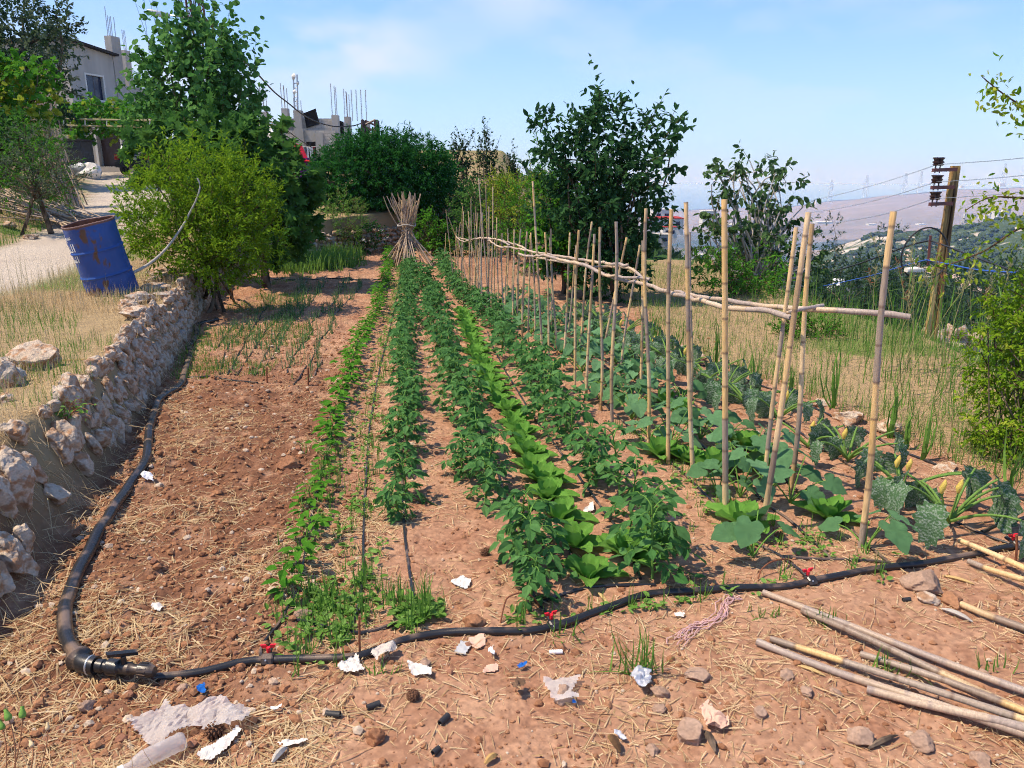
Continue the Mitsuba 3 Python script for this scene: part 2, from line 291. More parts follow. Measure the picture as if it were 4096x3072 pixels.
def film_color(p, n, uv): return mix(mi.Color3f(.90, .87, .85), mi.Color3f(.78, .73, .70), fbm(p.x * 20, p.y * 20, p.z * 20, 3))
scene['mat_film'] = {'type': 'blendbsdf', 'weight': .78, 'a': {'type': 'thindielectric'}, 'b': {'type': 'principledthin', 'base_color': proc(film_color), 'roughness': .25, 'spec_trans': 0.0, 'diff_trans': 1.0, 'eta': 1.5}}
scene['mat_pale_bark'] = {'type': 'twosided', 'b': {'type': 'diffuse', 'reflectance': {'type': 'rgb', 'value': [.42, .39, .35]}}}
flat('dark_red_metal', (.11, .035, .03), .5); flat('rust_rim', (.26, .17, .15)); flat('pale_wood', (.50, .36, .16)); flat('pale_track', (.62, .46, .36)); flat('scrub', (.05, .075, .035))
flat('dirty_cloth', (.50, .45, .40)); flat('brown_leaf', (.16, .10, .065))
scene['mat_bottle_film'] = {'type': 'blendbsdf', 'weight': .45, 'a': {'type': 'thindielectric'}, 'b': {'type': 'principledthin', 'base_color': proc(film_color), 'roughness': .15, 'spec_trans': 0.0, 'diff_trans': 1.0, 'eta': 1.5}}
for _k in ('cane', 'black_plastic', 'drum_paint'): scene['mat_' + _k] = {'type': 'twosided', 'b': scene['mat_' + _k]}
def brown_color(p, n, uv):
    a = fbm(p.x * 12, p.y * 12, p.z * 12, 3); g = noise(p.x * 140, p.y * 140, p.z * 140)
    return mix(mi.Color3f(.30, .19, .13), mi.Color3f(.44, .31, .235), a) * (.75 + .35 * g)
scene['mat_brown_rock'] = {'type': 'twosided', 'b': {'type': 'diffuse', 'reflectance': proc(brown_color)}}
# ---------------------------------------------------------------- ground
JP = np.array([at(*q)[:2] for q in ((4096, 2000), (3600, 1800), (3300, 1660), (3000, 1530), (2800, 1460), (2600, 1400))])
JP = JP[np.argsort(JP[:, 1])]
def xj(y): return np.interp(y, JP[:, 1], JP[:, 0])
def grow(a, b, d0, g):
    out, d, s = [a], d0, np.sign(b - a)
    while (b - out[-1]) * s > 0: out.append(out[-1] + s * d); d *= g
    return np.array(out)[1:]
gx = np.r_[grow(-4.3, -60, .035, 1.05)[::-1], np.arange(-4.3, 4.6, .026), grow(4.6, 90, .05, 1.05)]
gy = [-5.0]
while gy[-1] < 120: gy.append(gy[-1] + (.12 if gy[-1] < 1.4 else .019 if gy[-1] < 4.6 else .0041 * gy[-1] if gy[-1] < 22 else .035 * (gy[-1] - 18)))
gy = np.array(gy)
GX, GY = np.meshgrid(gx, gy); q = GX.ravel(), GY.ravel()
gzv = H(*q)
upm = np.maximum(sstep(-.1, .6, (xw(q[1]) - q[0]) / wallw(q[1])), sstep(-.4, 1, (q[1] - (20.3 + 1.5 * (q[0] + 3.1))) / .35))
near_bank = sstep(4.2, 3.2, q[1]) * (q[0] < 0)
zone = upm * (1 - .85 * near_bank) + road_mask(*q)
zone = np.maximum(zone, .85 * sstep(.0, .45, q[0] - xj(q[1]) - .15) * (q[1] > 3))
sdv = np.maximum(q[0] - xe(q[1]), np.minimum(q[0] - .8, q[1] - 18)); zone = np.maximum(zone, 3 * sstep(.2, .6, sdv))
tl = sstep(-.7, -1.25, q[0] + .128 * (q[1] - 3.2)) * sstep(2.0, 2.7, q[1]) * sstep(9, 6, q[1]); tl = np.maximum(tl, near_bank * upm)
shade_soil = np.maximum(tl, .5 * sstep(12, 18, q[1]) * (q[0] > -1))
ny, nx = GX.shape; i = np.arange((ny - 1) * (nx - 1)); r0, c0 = i // (nx - 1), i % (nx - 1); a0 = r0 * nx + c0
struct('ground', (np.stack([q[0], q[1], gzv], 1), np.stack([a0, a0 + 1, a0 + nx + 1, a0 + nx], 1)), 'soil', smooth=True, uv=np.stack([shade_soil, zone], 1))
# far land: polar sheets of terrain
def polar(name, az, rr, zf, uv, bsdf='hillside', smooth=True):
    A, R = np.meshgrid(az, rr); x, y = R * np.sin(A), R * np.cos(A); z = zf(A, R, x, y)
    n, m = A.shape; i = np.arange((n - 1) * (m - 1)); a = (i // (m - 1)) * m + i % (m - 1)
    U = np.stack([np.full(A.size, uv[0], float), np.broadcast_to(uv[1](A, R) if callable(uv[1]) else uv[1], A.shape).ravel()], 1)
    struct(name, (np.stack([x, y, z], -1).reshape(-1, 3), np.stack([a, a + m, a + m + 1, a + 1], 1)), bsdf, smooth, U)
def dang(D): return -(D - 378) * .000602 # height angle of a mark in the overview
def tophill(A):
    t = np.tan(A); return np.interp(t, [-.2, .22, .33, .40, .46, .54, .66, .80, 1.2], [-.135, -.13, -.118, -.088, -.066, -.058, -.040, -.030, -.02])
def z_hill(A, R, x, y):
    f = np.clip((R - 330) / 620, 0, 1); ang = -.215 + (tophill(A) + .215) * f ** .8
    back = np.maximum(R - 950, 0); w = sstep(330, 450, R)
    p = np.stack([x, y, x * 0], -1)
    rel = (meshkit.fbm(p * .006, 4, 4) - .5) * 26 * w * sstep(1000, 800, R) + (meshkit.fbm(p * .03, 3, 6) - .5) * 7 * w
    return ang * R + EYE - .45 * back + rel
polar('hill', np.linspace(-.12, 1.25, 300), np.linspace(300, 1400, 150), z_hill, (0., 0.))
def ridge_top(A):
    t = np.tan(A); return np.interp(t, [-.3, .05, .16, .26, .33, .40, .48, .55, .665, .9, 1.4], [-.06, -.058, -.048, -.040, -.038, -.030, -.021, -.0155, -.0105, -.004, .01])
def z_ridge(A, R, x, y):
    f = np.clip((R - 1500) / 3900, 0, 1); ang = -.125 + (ridge_top(A) + .125) * f ** .75
    p = np.stack([x, y, x * 0], -1)
    rel = (meshkit.fbm(p * .0011, 4, 14) - .5) * 150 * sstep(1500, 2300, R) * sstep(5400, 4600, R) + (meshkit.fbm(p * .004, 3, 12) - .5) * 30
    return ang * R + EYE - .5 * np.maximum(R - 5400, 0) + rel
polar('far_ridge', np.linspace(-.35, 1.3, 260), np.linspace(1380, 7200, 110), z_ridge, (1., lambda A, R: sstep(4300, 2600, R)))
polar('sea', np.linspace(-1.4, 1.5, 60), np.geomspace(1000, 42000, 50), lambda A, R, x, y: A * 0 - 420.0, (0, 0), 'sea_water')
def z_slope(A, R, x, y): return np.minimum(-.60 * (R - 60) * .30 - 17, -15) + (meshkit.fbm(np.stack([x, y, x * 0], -1) * .02, 3, 2) - .5) * 6 * sstep(90, 130, R)
polar('valley_slope', np.linspace(-.15, 1.35, 160), np.linspace(75, 420, 90), lambda A, R, x, y: EYE - .205 * R + (meshkit.fbm(np.stack([x, y, x * 0], -1) * .02, 3, 2) - .5) * 7 * sstep(90, 140, R) - 6 * sstep(0.05, -.1, np.tan(A) - .2), (0., 0.))
# ---------------------------------------------------------------- stones
def stone_mesh(seed, sub=1, rough=.28, flatn=5):
    r = np.random.default_rng(seed); m = trimesh.creation.icosphere(subdivisions=sub); v = m.vertices.copy()
    for _ in range(flatn + 4):          # cut by planes: broken faces
        n = unit(r.normal(size=3)); d = r.uniform(.55, .85); s = v @ n; k = s > d; v[k] -= np.outer(s[k] - d, n) * .92
    if sub > 1: v *= (1 + rough * 1.5 * (meshkit.fbm(v * 1.9 + seed * 3.1, 4, seed) - .5))[:, None]; v *= (1 + .10 * (meshkit.noise(v * 6 + seed, seed) - .5))[:, None]
    else: v *= r.uniform(.85, 1.12, (len(v), 1))
    return trimesh.Trimesh(v, m.faces, process=False)
STONE1 = [mikit.ply(stone_mesh(20 + k, 1), 'mat_rock') for k in range(7)]
STONE2 = [mikit.ply(stone_mesh(40 + k, 3, .42), 'mat_rock', smooth=24) for k in range(7)]
def place(ply, key, c, s, R=None):
    M = np.eye(4); M[:3, :3] = (np.eye(3) if R is None else R) @ np.diag(np.broadcast_to(s, (3,))); M[:3, 3] = c
    return reuse(key, ply, M)
def randrot(r, tilt=.3):
    a = r.uniform(0, 6.283); return trimesh.transformations.euler_matrix(r.normal() * tilt, r.normal() * tilt, a)[:3, :3]
labels['stone_wall'] = {'label': 'rough dry stone retaining wall of pale limestone along the left side of the garden', 'category': 'stone wall'}
r = np.random.default_rng(3); nst = 0
y = 1.75
while y < 12.6 and nst < 292:
    size = np.interp(y, [2, 4, 6, 10], [.20, .17, .135, .12])
    rows = int(np.interp(y, [2, 4.5, 6, 12], [3, 3, 4, 5]))
    for k in range(rows):
        f = (k + .5 + r.uniform(-.2, .2)) / rows; yy = y + r.uniform(-.4, .4) * size
        if y < 5 and r.random() < .22: continue
        w = wallw(yy); hh = .57 + .02 * r.normal()
        x = xw(yy) - w * (.16 + .80 * f) - .02; z = gz(x, yy) if w > .3 else f * hh
        big = size * r.uniform(.75, 1.35)
        s = np.array([big * .36, big * r.uniform(.36, .5), min(big * r.uniform(.5, .9), .6 * hh / rows * 1.5)])
        if k == rows - 1: s[2] *= .7
        sl = math.atan2(w * .8, hh); R = trimesh.transformations.rotation_matrix(-sl * .8, [0, 1, 0])[:3, :3] @ trimesh.transformations.euler_matrix(r.normal() * .25, r.normal() * .2, r.normal() * .5)[:3, :3]
        place((STONE2 if y < 8 else STONE1)[r.integers(7)], nextkey('stone_wall__stone'), [x + .02, yy, z + .01], s, R); nst += 1
    y += size * .92
labels['terrace_wall'] = {'label': 'low dry stone wall across the far end of the garden beyond the green corn patch', 'category': 'stone wall'}
for k, xx in enumerate(np.arange(-5.5, -1.6, .105)):
    for row in range(5):
        yy = 20.3 + 1.5 * (xx + 3.1); z = .07 + row * .118 + r.normal() * .012
        place(STONE1[r.integers(7)], nextkey('terrace_wall__stone'), [xx + r.normal() * .015 - .02, yy + .02 * row + r.normal() * .02 + .02, z], [r.uniform(.07, .12), r.uniform(.09, .13), r.uniform(.055, .08)], randrot(r, .25))
def rock(X, Y, wpx, hratio, label, cat='rock', ply=None, lift=.25, name='rock', mat=None, squash=1.0):
    c = gnd(X, Y + wpx * hratio * .25); s = wpx / 4 / FPX * np.hypot(c[1], EYE) * .5
    k = thing(name, label, cat)
    pl = STONE2[len(labels) % 7] if ply is None else ply
    if not mat and Y > 2000 and not ('white' in label): mat = 'brown_rock'
    if mat: pl = {**pl, 'bsdf': {'type': 'ref', 'id': 'mat_' + mat}}
    place(pl, k, [c[0], c[1], c[2] + s * hratio * (lift + .2)], [s * 1.12, s * 1.05 * squash, s * hratio * 1.1], randrot(np.random.default_rng(len(labels)), .12)); return k
rock(140, 1430, 190, .62, 'big reddish boulder lying on the terrace edge above the stone wall')
rock(28, 1490, 120, 1.25, 'ochre broken boulder standing at the very left edge on the terrace')
rock(68, 1500, 62, 1.3, 'dark grey stone wedged between the two big boulders on the terrace', mat='concrete')
rock(20, 1590, 70, .6, 'pale pink stone in the dry grass below the ochre boulder')
rock(565, 1195, 110, .5, 'flat brown slab of stone behind the foot of the blue drum')
rock(515, 1225, 100, .55, 'grey stone propped against the foot of the blue drum')
rock(545, 1258, 120, .55, 'pale pointed stone in front of the grey one at the drum')
rock(575, 1050, 40, .5, 'small white stone beside the path right of the drum')
for X, Y, w in ((640, 1085, 90), (700, 1080, 70), (625, 1150, 110), (650, 1185, 80), (670, 1110, 80), (610, 1120, 70)): rock(X, Y, w, .4, 'pale capping stone on the terrace wall to the right of the drum'); labels[list(labels)[-1]]['group'] = 'capping stones right of the drum'
rock(243, 1800, 62, .7, 'small loose pale stone sitting on top of the near wall bank')
rock(3685, 2325, 150, .62, 'large brown speckled rock pressing on the black main pipe')
rock(3710, 2400, 76, .5, 'white angular stone below the large rock by the main pipe')
rock(3810, 2400, 78, .85, 'round dark red lump of earth beside the white stone', cat='clod', mat='clod')
rock(3440, 2950, 84, .75, 'brown pointed stone at the bottom right with a shaded right side')
rock(3680, 2965, 92, .6, 'pink angular stone at the bottom right edge of the fallen canes')
rock(3920, 3040, 84, .6, 'pink flat stone in the bottom right corner')
rock(2765, 2920, 110, .75, 'rough ochre rock beside the crumpled pale paper')
rock(2255, 2780, 80, .7, 'round brown stone lying on the thin plastic bag')
rock(1500, 2945, 66, 1.0, 'rounded brown lump of earth standing in the bare front soil', cat='clod', mat='clod')
rock(2610, 2990, 50, .7, 'small grey stone in the bottom centre near the grey wood chip')
rock(2790, 2695, 80, .5, 'flat brown stone at the right end of the green grass tuft')
rock(2640, 2765, 66, .55, 'flat grey stone below the green grass tuft'); rock(2640, 2825, 60, .5, 'brown stone below the grey flat stone by the foil wrapper')
rock(3040, 2850, 52, .9, 'flat orange stone standing on edge right of the crumpled paper')
rock(350, 2825, 56, .7, 'small grey brown stone under the black pipe elbow'); rock(735, 2750, 44, .7, 'small stone beneath the thin black pipe')
rock(1210, 2455, 66, .6, 'half buried pinkish stone behind the short cross pipe'); rock(1700, 2655, 46, .6, 'brown stone below the crumpled rag by the pipe')
rock(1895, 2500, 78, .8, 'brown earth lump behind the main pipe', cat='clod', mat='clod'); rock(1155, 1860, 90, .55, 'brown cracked earth lump in the tilled strip', cat='clod', mat='clod')
rock(3390, 1670, 130, .5, 'large ochre stone in the grass at the right edge of the garden'); rock(3280, 1615, 70, .5, 'white stone in the grass beside the large ochre one')
rock(3560, 1710, 110, .6, 'grey stone behind the last upright cane at the grass edge'); rock(3780, 1865, 90, .35, 'white flat stone beside the right hand drip pipe')
rock(2720, 1400, 60, .55, 'ochre stone in the grass behind the cane row'); rock(2790, 1430, 70, .6, 'white stone in the grass behind the cane row')
rock(210, 845, 60, .5, 'pale stone below the bush on the left bank'); rock(125, 950, 60, .5, 'pale stone heap piece on the left bank grass'); rock(30, 900, 60, .5, 'brown stone at the left edge of the bank')
rock(640, 1945, 36, .6, 'small brown stone next to the white scrap by the main pipe'); rock(3145, 2700, 58, .6, 'flat brown stone left of the fallen canes')
rock(3225, 2770, 52, .5, 'pale flat stone under the fallen canes'); rock(3340, 2770, 48, .5, 'grey stone under the fallen canes'); rock(3930, 2690, 46, .6, 'ochre stone right of the fallen canes')
def crumbs(name, n, area, smin, smax, seed, weight, bsdf='clod', label=None):
    r = np.random.default_rng(seed); V, F, U, k = [], [], [], 0
    T = [stone_mesh(70 + j, 0 if smax < .03 else 1, flatn=2) for j in range(5)]
    x0, x1, y0, y1 = area; m = 0; B = MB()
    while m < n:
        x, y = r.uniform(x0, x1, 4000), y0 * (y1 / y0) ** r.random(4000)
        keep = (r.random(4000) < weight(x, y)) & (x > xw(y) + .02)
        x, y = x[keep][:n - m], y[keep][:n - m]; z = H(x, y)
        for j in range(5):
            s = slice(j, None, 5); c = len(x[s])
            if not c: continue
            sz = smin * (smax / smin) ** (r.random(c) ** 3); v = T[j].vertices
            a = r.uniform(0, 6.28, c); ca, sa = np.cos(a)[:, None], np.sin(a)[:, None]
            sx = sz[:, None] * r.uniform(.8, 1.3, (c, 1)); P = np.stack([x[s][:, None] + sx * (ca * v[:, 0] - sa * v[:, 1]), y[s][:, None] + sz[:, None] * (sa * v[:, 0] + ca * v[:, 1]), z[s][:, None] + sz[:, None] * .7 * (v[:, 2] + .35)], -1)
            B.add(P.reshape(-1, 3), (T[j].faces[None] + (np.arange(c) * len(v))[:, None, None]).reshape(-1, 3), np.stack([np.zeros(c * len(v)), np.repeat(r.random(c), len(v))], 1))
        m += len(x)
    k = struct(name, B.mesh(), bsdf, False, B.uv(), kind='stuff', label=label)
wt = lambda x, y: sstep(-.6, -1.3, x + .128 * (y - 3.2)) * (y > 2.2) + .10
crumbs('earth_crumbs', 14000, (-3.3, 2.6, 1.7, 9.5), .005, .026, 5, wt, label='loose red earth crumbs and grit scattered over the tilled soil')
crumbs('pebbles', 7000, (-2.2, 3.4, 1.6, 7), .003, .013, 6, lambda x, y: .3 + .7 * sstep(3.2, 2.4, y - .2 * x), label='small pebbles and grit on the bare front soil')
# ---------------------------------------------------------------- leaves
def fanleaf(pts, cup=.0, fold=.15, tip=0):
    pts = np.asarray(pts, float); c = np.array([[.32, 0]]); P = np.vstack([c, pts]); n = len(pts)
    z = fold * np.abs(P[:, 1]) - cup * P[:, 0] ** 2
    V = np.column_stack([P, z]); F = np.array([[0, k + 1, (k + 1) % n + 1] for k in range(n)]); return V, F, np.clip(P[:, 0], 0, 1)
L_OVAL = (np.array([[0, 0, 0], [.35, .27, .06], [.35, -.27, .06], [.72, .20, .02], [.72, -.20, .02], [1, 0, -.12], [.4, 0, -.02]]),
          np.array([[0, 6, 1], [0, 2, 6], [6, 3, 1], [6, 2, 4], [6, 5, 3], [6, 4, 5]]), np.array([0, .35, .35, .72, .72, 1, .4]))
L_NARROW = (np.array([[0, 0, 0], [.45, .15, .03], [.45, -.15, .03], [1, 0, -.05]]), np.array([[0, 3, 1], [0, 2, 3]]), np.array([0, .5, .5, 1.]))
L_BLADE = (np.array([[0, .5, 0], [0, -.5, 0], [.35, .42, .0], [.35, -.42, .0], [.7, .28, -.08], [.7, -.28, -.08], [1, 0, -.25]]),
           np.array([[0, 1, 3], [0, 3, 2], [2, 3, 5], [2, 5, 4], [4, 5, 6]]), np.array([0, 0, .35, .35, .7, .7, 1.]))
L_ROUND = fanleaf([(0, 0), (.18, .36), (.5, .46), (.8, .26), (1.0, 0), (.8, -.26), (.5, -.46), (.18, -.36)], .12, .10)
L_FIG = fanleaf([(0, 0), (.05, .30), (.30, .44), (.34, .20), (.66, .40), (.62, .14), (1, .0), (.62, -.14), (.66, -.40), (.34, -.20), (.30, -.44), (.05, -.30)], .1, .12)
L_CUC = fanleaf([(0, 0), (-.10, .22), (.02, .44), (.24, .50), (.36, .42), (.56, .46), (.70, .30), (.88, .20), (1, 0), (.88, -.20), (.70, -.30), (.56, -.46), (.36, -.42), (.24, -.50), (.02, -.44), (-.10, -.22)], .30, .16)
def scat(B, T, P, D, N, S, pal, rnd, W=1.0, droop=None):
    V, F, t = T; n = len(P); D = unit(D); N = np.asarray(N, float); b = unit(np.cross(N, D)); N = np.cross(D, b); S = np.broadcast_to(S, (n,))
    X = S[:, None, None] * (V[None, :, :1] * D[:, None] + (V[None, :, 1:2] * np.broadcast_to(W, (n,))[:, None, None]) * b[:, None] + V[None, :, 2:3] * N[:, None]) + P[:, None]
    uv = np.stack([np.broadcast_to(np.broadcast_to(pal, (n,))[:, None] - .4 + .8 * t[None], (n, len(t))), np.broadcast_to(np.asarray(rnd)[:, None], (n, len(t)))], -1) + [.0, 0]
    uv[..., 0] += .45
    B.add(X.reshape(-1, 3), (F[None] + (np.arange(n) * len(V))[:, None, None]).reshape(-1, 3), uv.reshape(-1, 2)); return B
def PALU(k): return (k + .5, .5)
def blades(B, r, P, L, W, pal, lean=.5, curve=1.0, rnd=(0, 1)):
    n = len(P); a = r.uniform(0, 6.283, n); ln = np.abs(r.normal(0, lean, n)); d = np.stack([np.cos(a) * np.sin(ln), np.sin(a) * np.sin(ln), np.cos(ln)], 1)
    nn = np.stack([np.cos(a), np.sin(a), np.full(n, .3)], 1) * -1
    V = L_BLADE[0].copy(); V[:, 2] *= curve
    S = L * r.uniform(.55, 1.25, n)
    return scat(B, (V, L_BLADE[1], L_BLADE[2]), P, d, -nn, S, pal, r.uniform(*rnd, n), W / S)
# ---------------------------------------------------------------- trees
def curve3(a, b, bow, n=5):
    t = np.linspace(0, 1, n)[:, None]; return a + (b - a) * t + np.asarray(bow) * (4 * t * (1 - t))
def lobe(X, Y, rx, ry, d, rd=None):     # a part of a crown: middle and half sizes measured on the photograph, d metres ahead
    c = aty(X, Y, d); k = np.linalg.norm(c - [0, 0, EYE]) / FPX / 4; return c, np.array([rx * k, (rd or min(rx, ry * 1.2)) * k, ry * k])
def crown_points(r, lobes, n, shell=2.0):
    w = np.array([np.prod(l[1]) ** (2 / 3) for l in lobes]); idx = r.choice(len(lobes), n, p=w / w.sum())
    u = unit(r.normal(size=(n, 3))) * (r.random(n) ** (1 / shell / 1.5))[:, None]
    C = np.array([l[0] for l in lobes])[idx]; R = np.array([l[1] for l in lobes])[idx]
    return C + u * R, u, idx
def tree(name, label, cat, base, lobes, pal, leaf, size, twigs, per, tlen=.35, trunk_r=.08, trunk_top=None, stems=1, seed=1, group=None, mat='leaf', droop=.3, up=.35, nlimb=26, width=1.0, shell=2.6, mixpal=None, limb_r=.3, bark='bark', shoots=0, rndpow=1.0):
    r = np.random.default_rng(seed); k = thing(name, label, cat, group); base = np.asarray(base, float)
    P, u, idx = crown_points(r, lobes, twigs, shell)
    cen = np.mean([l[0] for l in lobes], axis=0); low = min(l[0][2] - l[1][2] for l in lobes)
    TB = MB(); tops = []
    for s in range(stems):
        b = base + (0 if stems == 1 else r.normal(size=3) * [.22, .18, 0] * (1 + stems / 6)); b[2] = base[2] - .05
        top = np.array(trunk_top, float) if trunk_top is not None else np.array([cen[0] * .7 + base[0] * .3, cen[1] * .7 + base[1] * .3, low + .35 * (cen[2] - low)])
        if stems > 1: top = top + r.normal(size=3) * [.5, .4, .2] * max(.3, tlen)
        tr = trunk_r * (1 if stems == 1 else r.uniform(.5, 1)); TB.add(*tube(curve3(b, top, r.normal(size=3) * .06 * np.linalg.norm(top - b), 7), np.linspace(tr, tr * .6, 7), 8, uv=PALU(BARK))); tops.append((top, tr))
    TB.part(k, 'trunk', bark, 40, True)
    LB = MB()
    for j in r.choice(len(P), min(nlimb, len(P)), replace=False):
        t, tr = tops[r.integers(len(tops))]; st = t + (base - t) * r.uniform(0, .3) * (stems == 1)
        n = 6; C = curve3(st, P[j], r.normal(size=3) * .10 * np.linalg.norm(P[j] - st) - np.array([0, 0, .05]), n); LB.add(*tube(C, np.linspace(tr * limb_r * 1.4, tr * .08 + .003, n), 5, uv=PALU(BARK)))
    if LB.n: LB.part(k, 'limbs', bark, 40, True)
    d = unit(u * .9 + r.normal(size=u.shape) * .55 + [0, 0, up]); L = tlen * r.uniform(.5, 1.3, len(P))
    if shoots:
        e = r.choice(np.nonzero(u[:, 2] > .1)[0], shoots); L[e] *= 2.0; d[e] = unit(d[e] + [0, 0, .9])
    t = np.linspace(.05, 1, per)[None, :, None] + r.normal(size=(len(P), per, 1)) * .04
    Q = (P[:, None] + d[:, None] * L[:, None, None] * t).reshape(-1, 3) + r.normal(size=(len(P) * per, 3)) * tlen * .06
    D = np.repeat(d, per, 0) * .7 + unit(r.normal(size=Q.shape)) * .9 - [0, 0, droop]
    N = r.normal(size=Q.shape) * .55 + np.repeat(u, per, 0) * .5 + [0, 0, .8]
    n = len(Q); cl = np.repeat(r.random(len(P)), per)
    pl = np.full(n, pal); 
    if mixpal: pl = np.where(np.repeat(r.random(len(P)), per) < mixpal[1], mixpal[0], pal)
    CB = MB(); scat(CB, leaf, Q, D, N, size * r.uniform(.65, 1.25, n), pl, np.clip(.55 * cl + .45 * r.random(n), 0, 1) ** rndpow, width)
    tb = MB()
    for a, b in zip(P[::max(1, len(P) // 160)], (P + d * L[:, None])[::max(1, len(P) // 160)]): tb.add(*tube(np.array([a, b]), [.006, .002], 3, False, uv=PALU(BARK)))
    CB.part(k, 'crown', mat, False, True); labels[tb.part(k, 'twigs', 'twig', False, True)] = {'kind': 'stuff'}; return k
# grass, straw -----------------------------------------------------
def grass(name, label, n, fx, L, W, pal, seed, lean=.5, rnd=(0, 1), curve=1.0):
    r = np.random.default_rng(seed); x, y = fx(r, n); P = np.stack([x, y, H(x, y) - .005], 1); B = MB(); blades(B, r, P, L, W, pal, lean, curve, rnd); return struct(name, B.mesh(), 'leaf', False, B.uv(), kind='stuff', label=label)
def rnoise(x, y, f, s=0): return meshkit.fbm(np.stack([x * f, y * f, x * 0], -1), 3, s)
def reject(r, n, x0, x1, y0, y1, ok, log=True):
    X, Y = [], []; m = 0
    while m < n:
        x = r.uniform(x0, x1, 20000); y = (y0 * (y1 / y0) ** r.random(20000)) if log else r.uniform(y0, y1, 20000)
        k = r.random(20000) < ok(x, y); X.append(x[k]); Y.append(y[k]); m += k.sum()
    return np.concatenate(X)[:n], np.concatenate(Y)[:n]
def is_up(x, y): return xw(y) - x > wallw(y) * .75
grass('dry_grass', 'dry straw coloured grass lying over the terrace edge', 15000, lambda r, n: reject(r, n, -7, -2, 2.2, 11, lambda x, y: (is_up(x, y) & (xw(y) - x < 3.6)) * np.clip(rnoise(x, y, 1.5, 3) * 2 - .5, 0.05, 1) * (1 - road_mask(x, y)) * np.where(y < 3.4, .3, 1)), .12, .0042, STRAW, 11, 1.15, (0, .9))
grass('green_grass', 'short green grass tufts among the dry grass around the drum', 4200, lambda r, n: reject(r, n, -7.5, -2.6, 4.5, 11, lambda x, y: is_up(x, y) * (rnoise(x, y, 1.1, 8) > .56) * (1 - road_mask(x, y))), .13, .0045, GRASS, 12, .6)
grass('bank_grass', 'green grass and weeds on the bank left of the path', 9000, lambda r, n: reject(r, n, -16, -6, 7.5, 24, lambda x, y: (x < np.interp(y, RLY, RLX) + .3) * (x > np.interp(y, RLY, RLX) - 3.5) * np.clip(rnoise(x, y, .7, 4) * 2 - .3, .1, 1)), .22, .010, GRASS, 13, .55)
grass('path_verge', 'thin dry grass along the path between drum and bushes', 3500, lambda r, n: reject(r, n, -8.5, -4, 8, 17, lambda x, y: is_up(x, y) * (1 - road_mask(x, y))), .18, .006, STRAW, 14, .7)
def right_ok(x, y): return (x > xj(y) + .12) * (x < xe(y) + 1.5)
grass('meadow_grass', 'dense green and yellowed grass at the right edge of the garden', 15000, lambda r, n: reject(r, n, 1.5, 7, 4.2, 17, lambda x, y: right_ok(x, y) * np.clip(rnoise(x, y, 1.2, 5) * 2.4 - .5, .08, 1)), .15, .0055, GRASS, 15, .75)
grass('dry_meadow_grass', 'dry blades between the green grass at the right edge', 9000, lambda r, n: reject(r, n, 1.5, 7, 4.2, 16, lambda x, y: right_ok(x, y)), .15, .0045, TALL, 16, 1.0)
grass('tall_grass', 'tall green grass stalks at the terrace edge before the valley', 420, lambda r, n: reject(r, n, 3.2, 6.5, 5.8, 11.5, lambda x, y: (x > xe(y) - 1.5) * (x < xe(y) + .8)), .60, .009, GRASS, 17, .40, (.3, 1), .7)
def corn_spots(r, n):
    X = r.uniform(1150, 1420, 160); c = np.array([gnd(*q)[:2] for q in np.column_stack([X, 1075 - (X - 1150) * .13 + r.uniform(-22, 30, 160)])])
    p = c[r.integers(0, 160, n)] + r.normal(size=(n, 2)) * .16; return p[:, 0], p[:, 1]
grass('corn_patch', 'bright green young corn patch before the far wall', 1500, corn_spots, .34, .026, GRASS, 18, .5, (.4, 1), 1.6)
grass('garden_weeds', 'green grassy weeds by the main pipe at the wall foot', 5200, lambda r, n: reject(r, n, -4.4, -2.4, 6.6, 15, lambda x, y: (x > xw(y) + .03) * (rnoise(x, y, 1.1, 21) > np.interp(y, [6.8, 8, 12], [.5, .47, .52])) * (x < xw(y) + 1.5)), .075, .006, GRASS, 19, .8)
# straw litter lying on the soil
def litter(name, label, n, area, seed, ok, L=(.03, .16), pal=STRAW, w=.0027, lift=.012):
    r = np.random.default_rng(seed); x, y = reject(r, n, *area, ok); a = r.uniform(0, 6.28, n); S = L[0] * (L[1] / L[0]) ** (r.random(n) ** 1.6); B = MB()
    D = np.stack([np.cos(a), np.sin(a), r.normal(size=n) * .12], 1)
    x2, y2 = x + D[:, 0] * S, y + D[:, 1] * S; D[:, 2] = (H(x2, y2) - H(x, y)) / S + r.normal(size=n) * .06
    P = np.stack([x, y, H(x, y) + lift * r.random(n)], 1); V = L_BLADE[0].copy(); b = r.normal(size=n)
    scat(B, (V * [1, 1, .5], L_BLADE[1], L_BLADE[2]), P, D, np.stack([r.normal(size=n) * .4, r.normal(size=n) * .4, np.ones(n)], 1), S, pal, r.random(n) ** .8, w * r.uniform(.6, 1.8, n) / S * 1.3)
    return struct(name, B.mesh(), 'leaf', False, B.uv(), kind='stuff', label=label)
def straw_ok(x, y):
    g = np.clip(rnoise(x, y, 2.2, 31) * 3.2 - 1.15, .07, 1); return g * (x > xw(y) + .05) * (x < xj(y) + .4)
litter('straw', 'broken straw scattered over the whole garden soil', 30000, (-5, 4.2, 1.65, 17), 21, straw_ok)
litter('straw_mulch', 'long pale straw lying on the tilled strip beside the main pipe', 9000, (-3.2, -.6, 1.8, 7.2), 22, lambda x, y: np.clip(rnoise(x, y, 1.7, 33) * 3.5 - 1.4, .02, 1) * (x > xw(y) + .05), (.05, .26))
litter('wall_straw', 'dry stalks hanging over the stone wall', 2200, (-4.4, -1.6, 2.0, 9.5), 23, lambda x, y: (x < xw(y) + .1) & (x > xw(y) - wallw(y) * 1.3), (.08, .34), STRAW, .0022, .06)
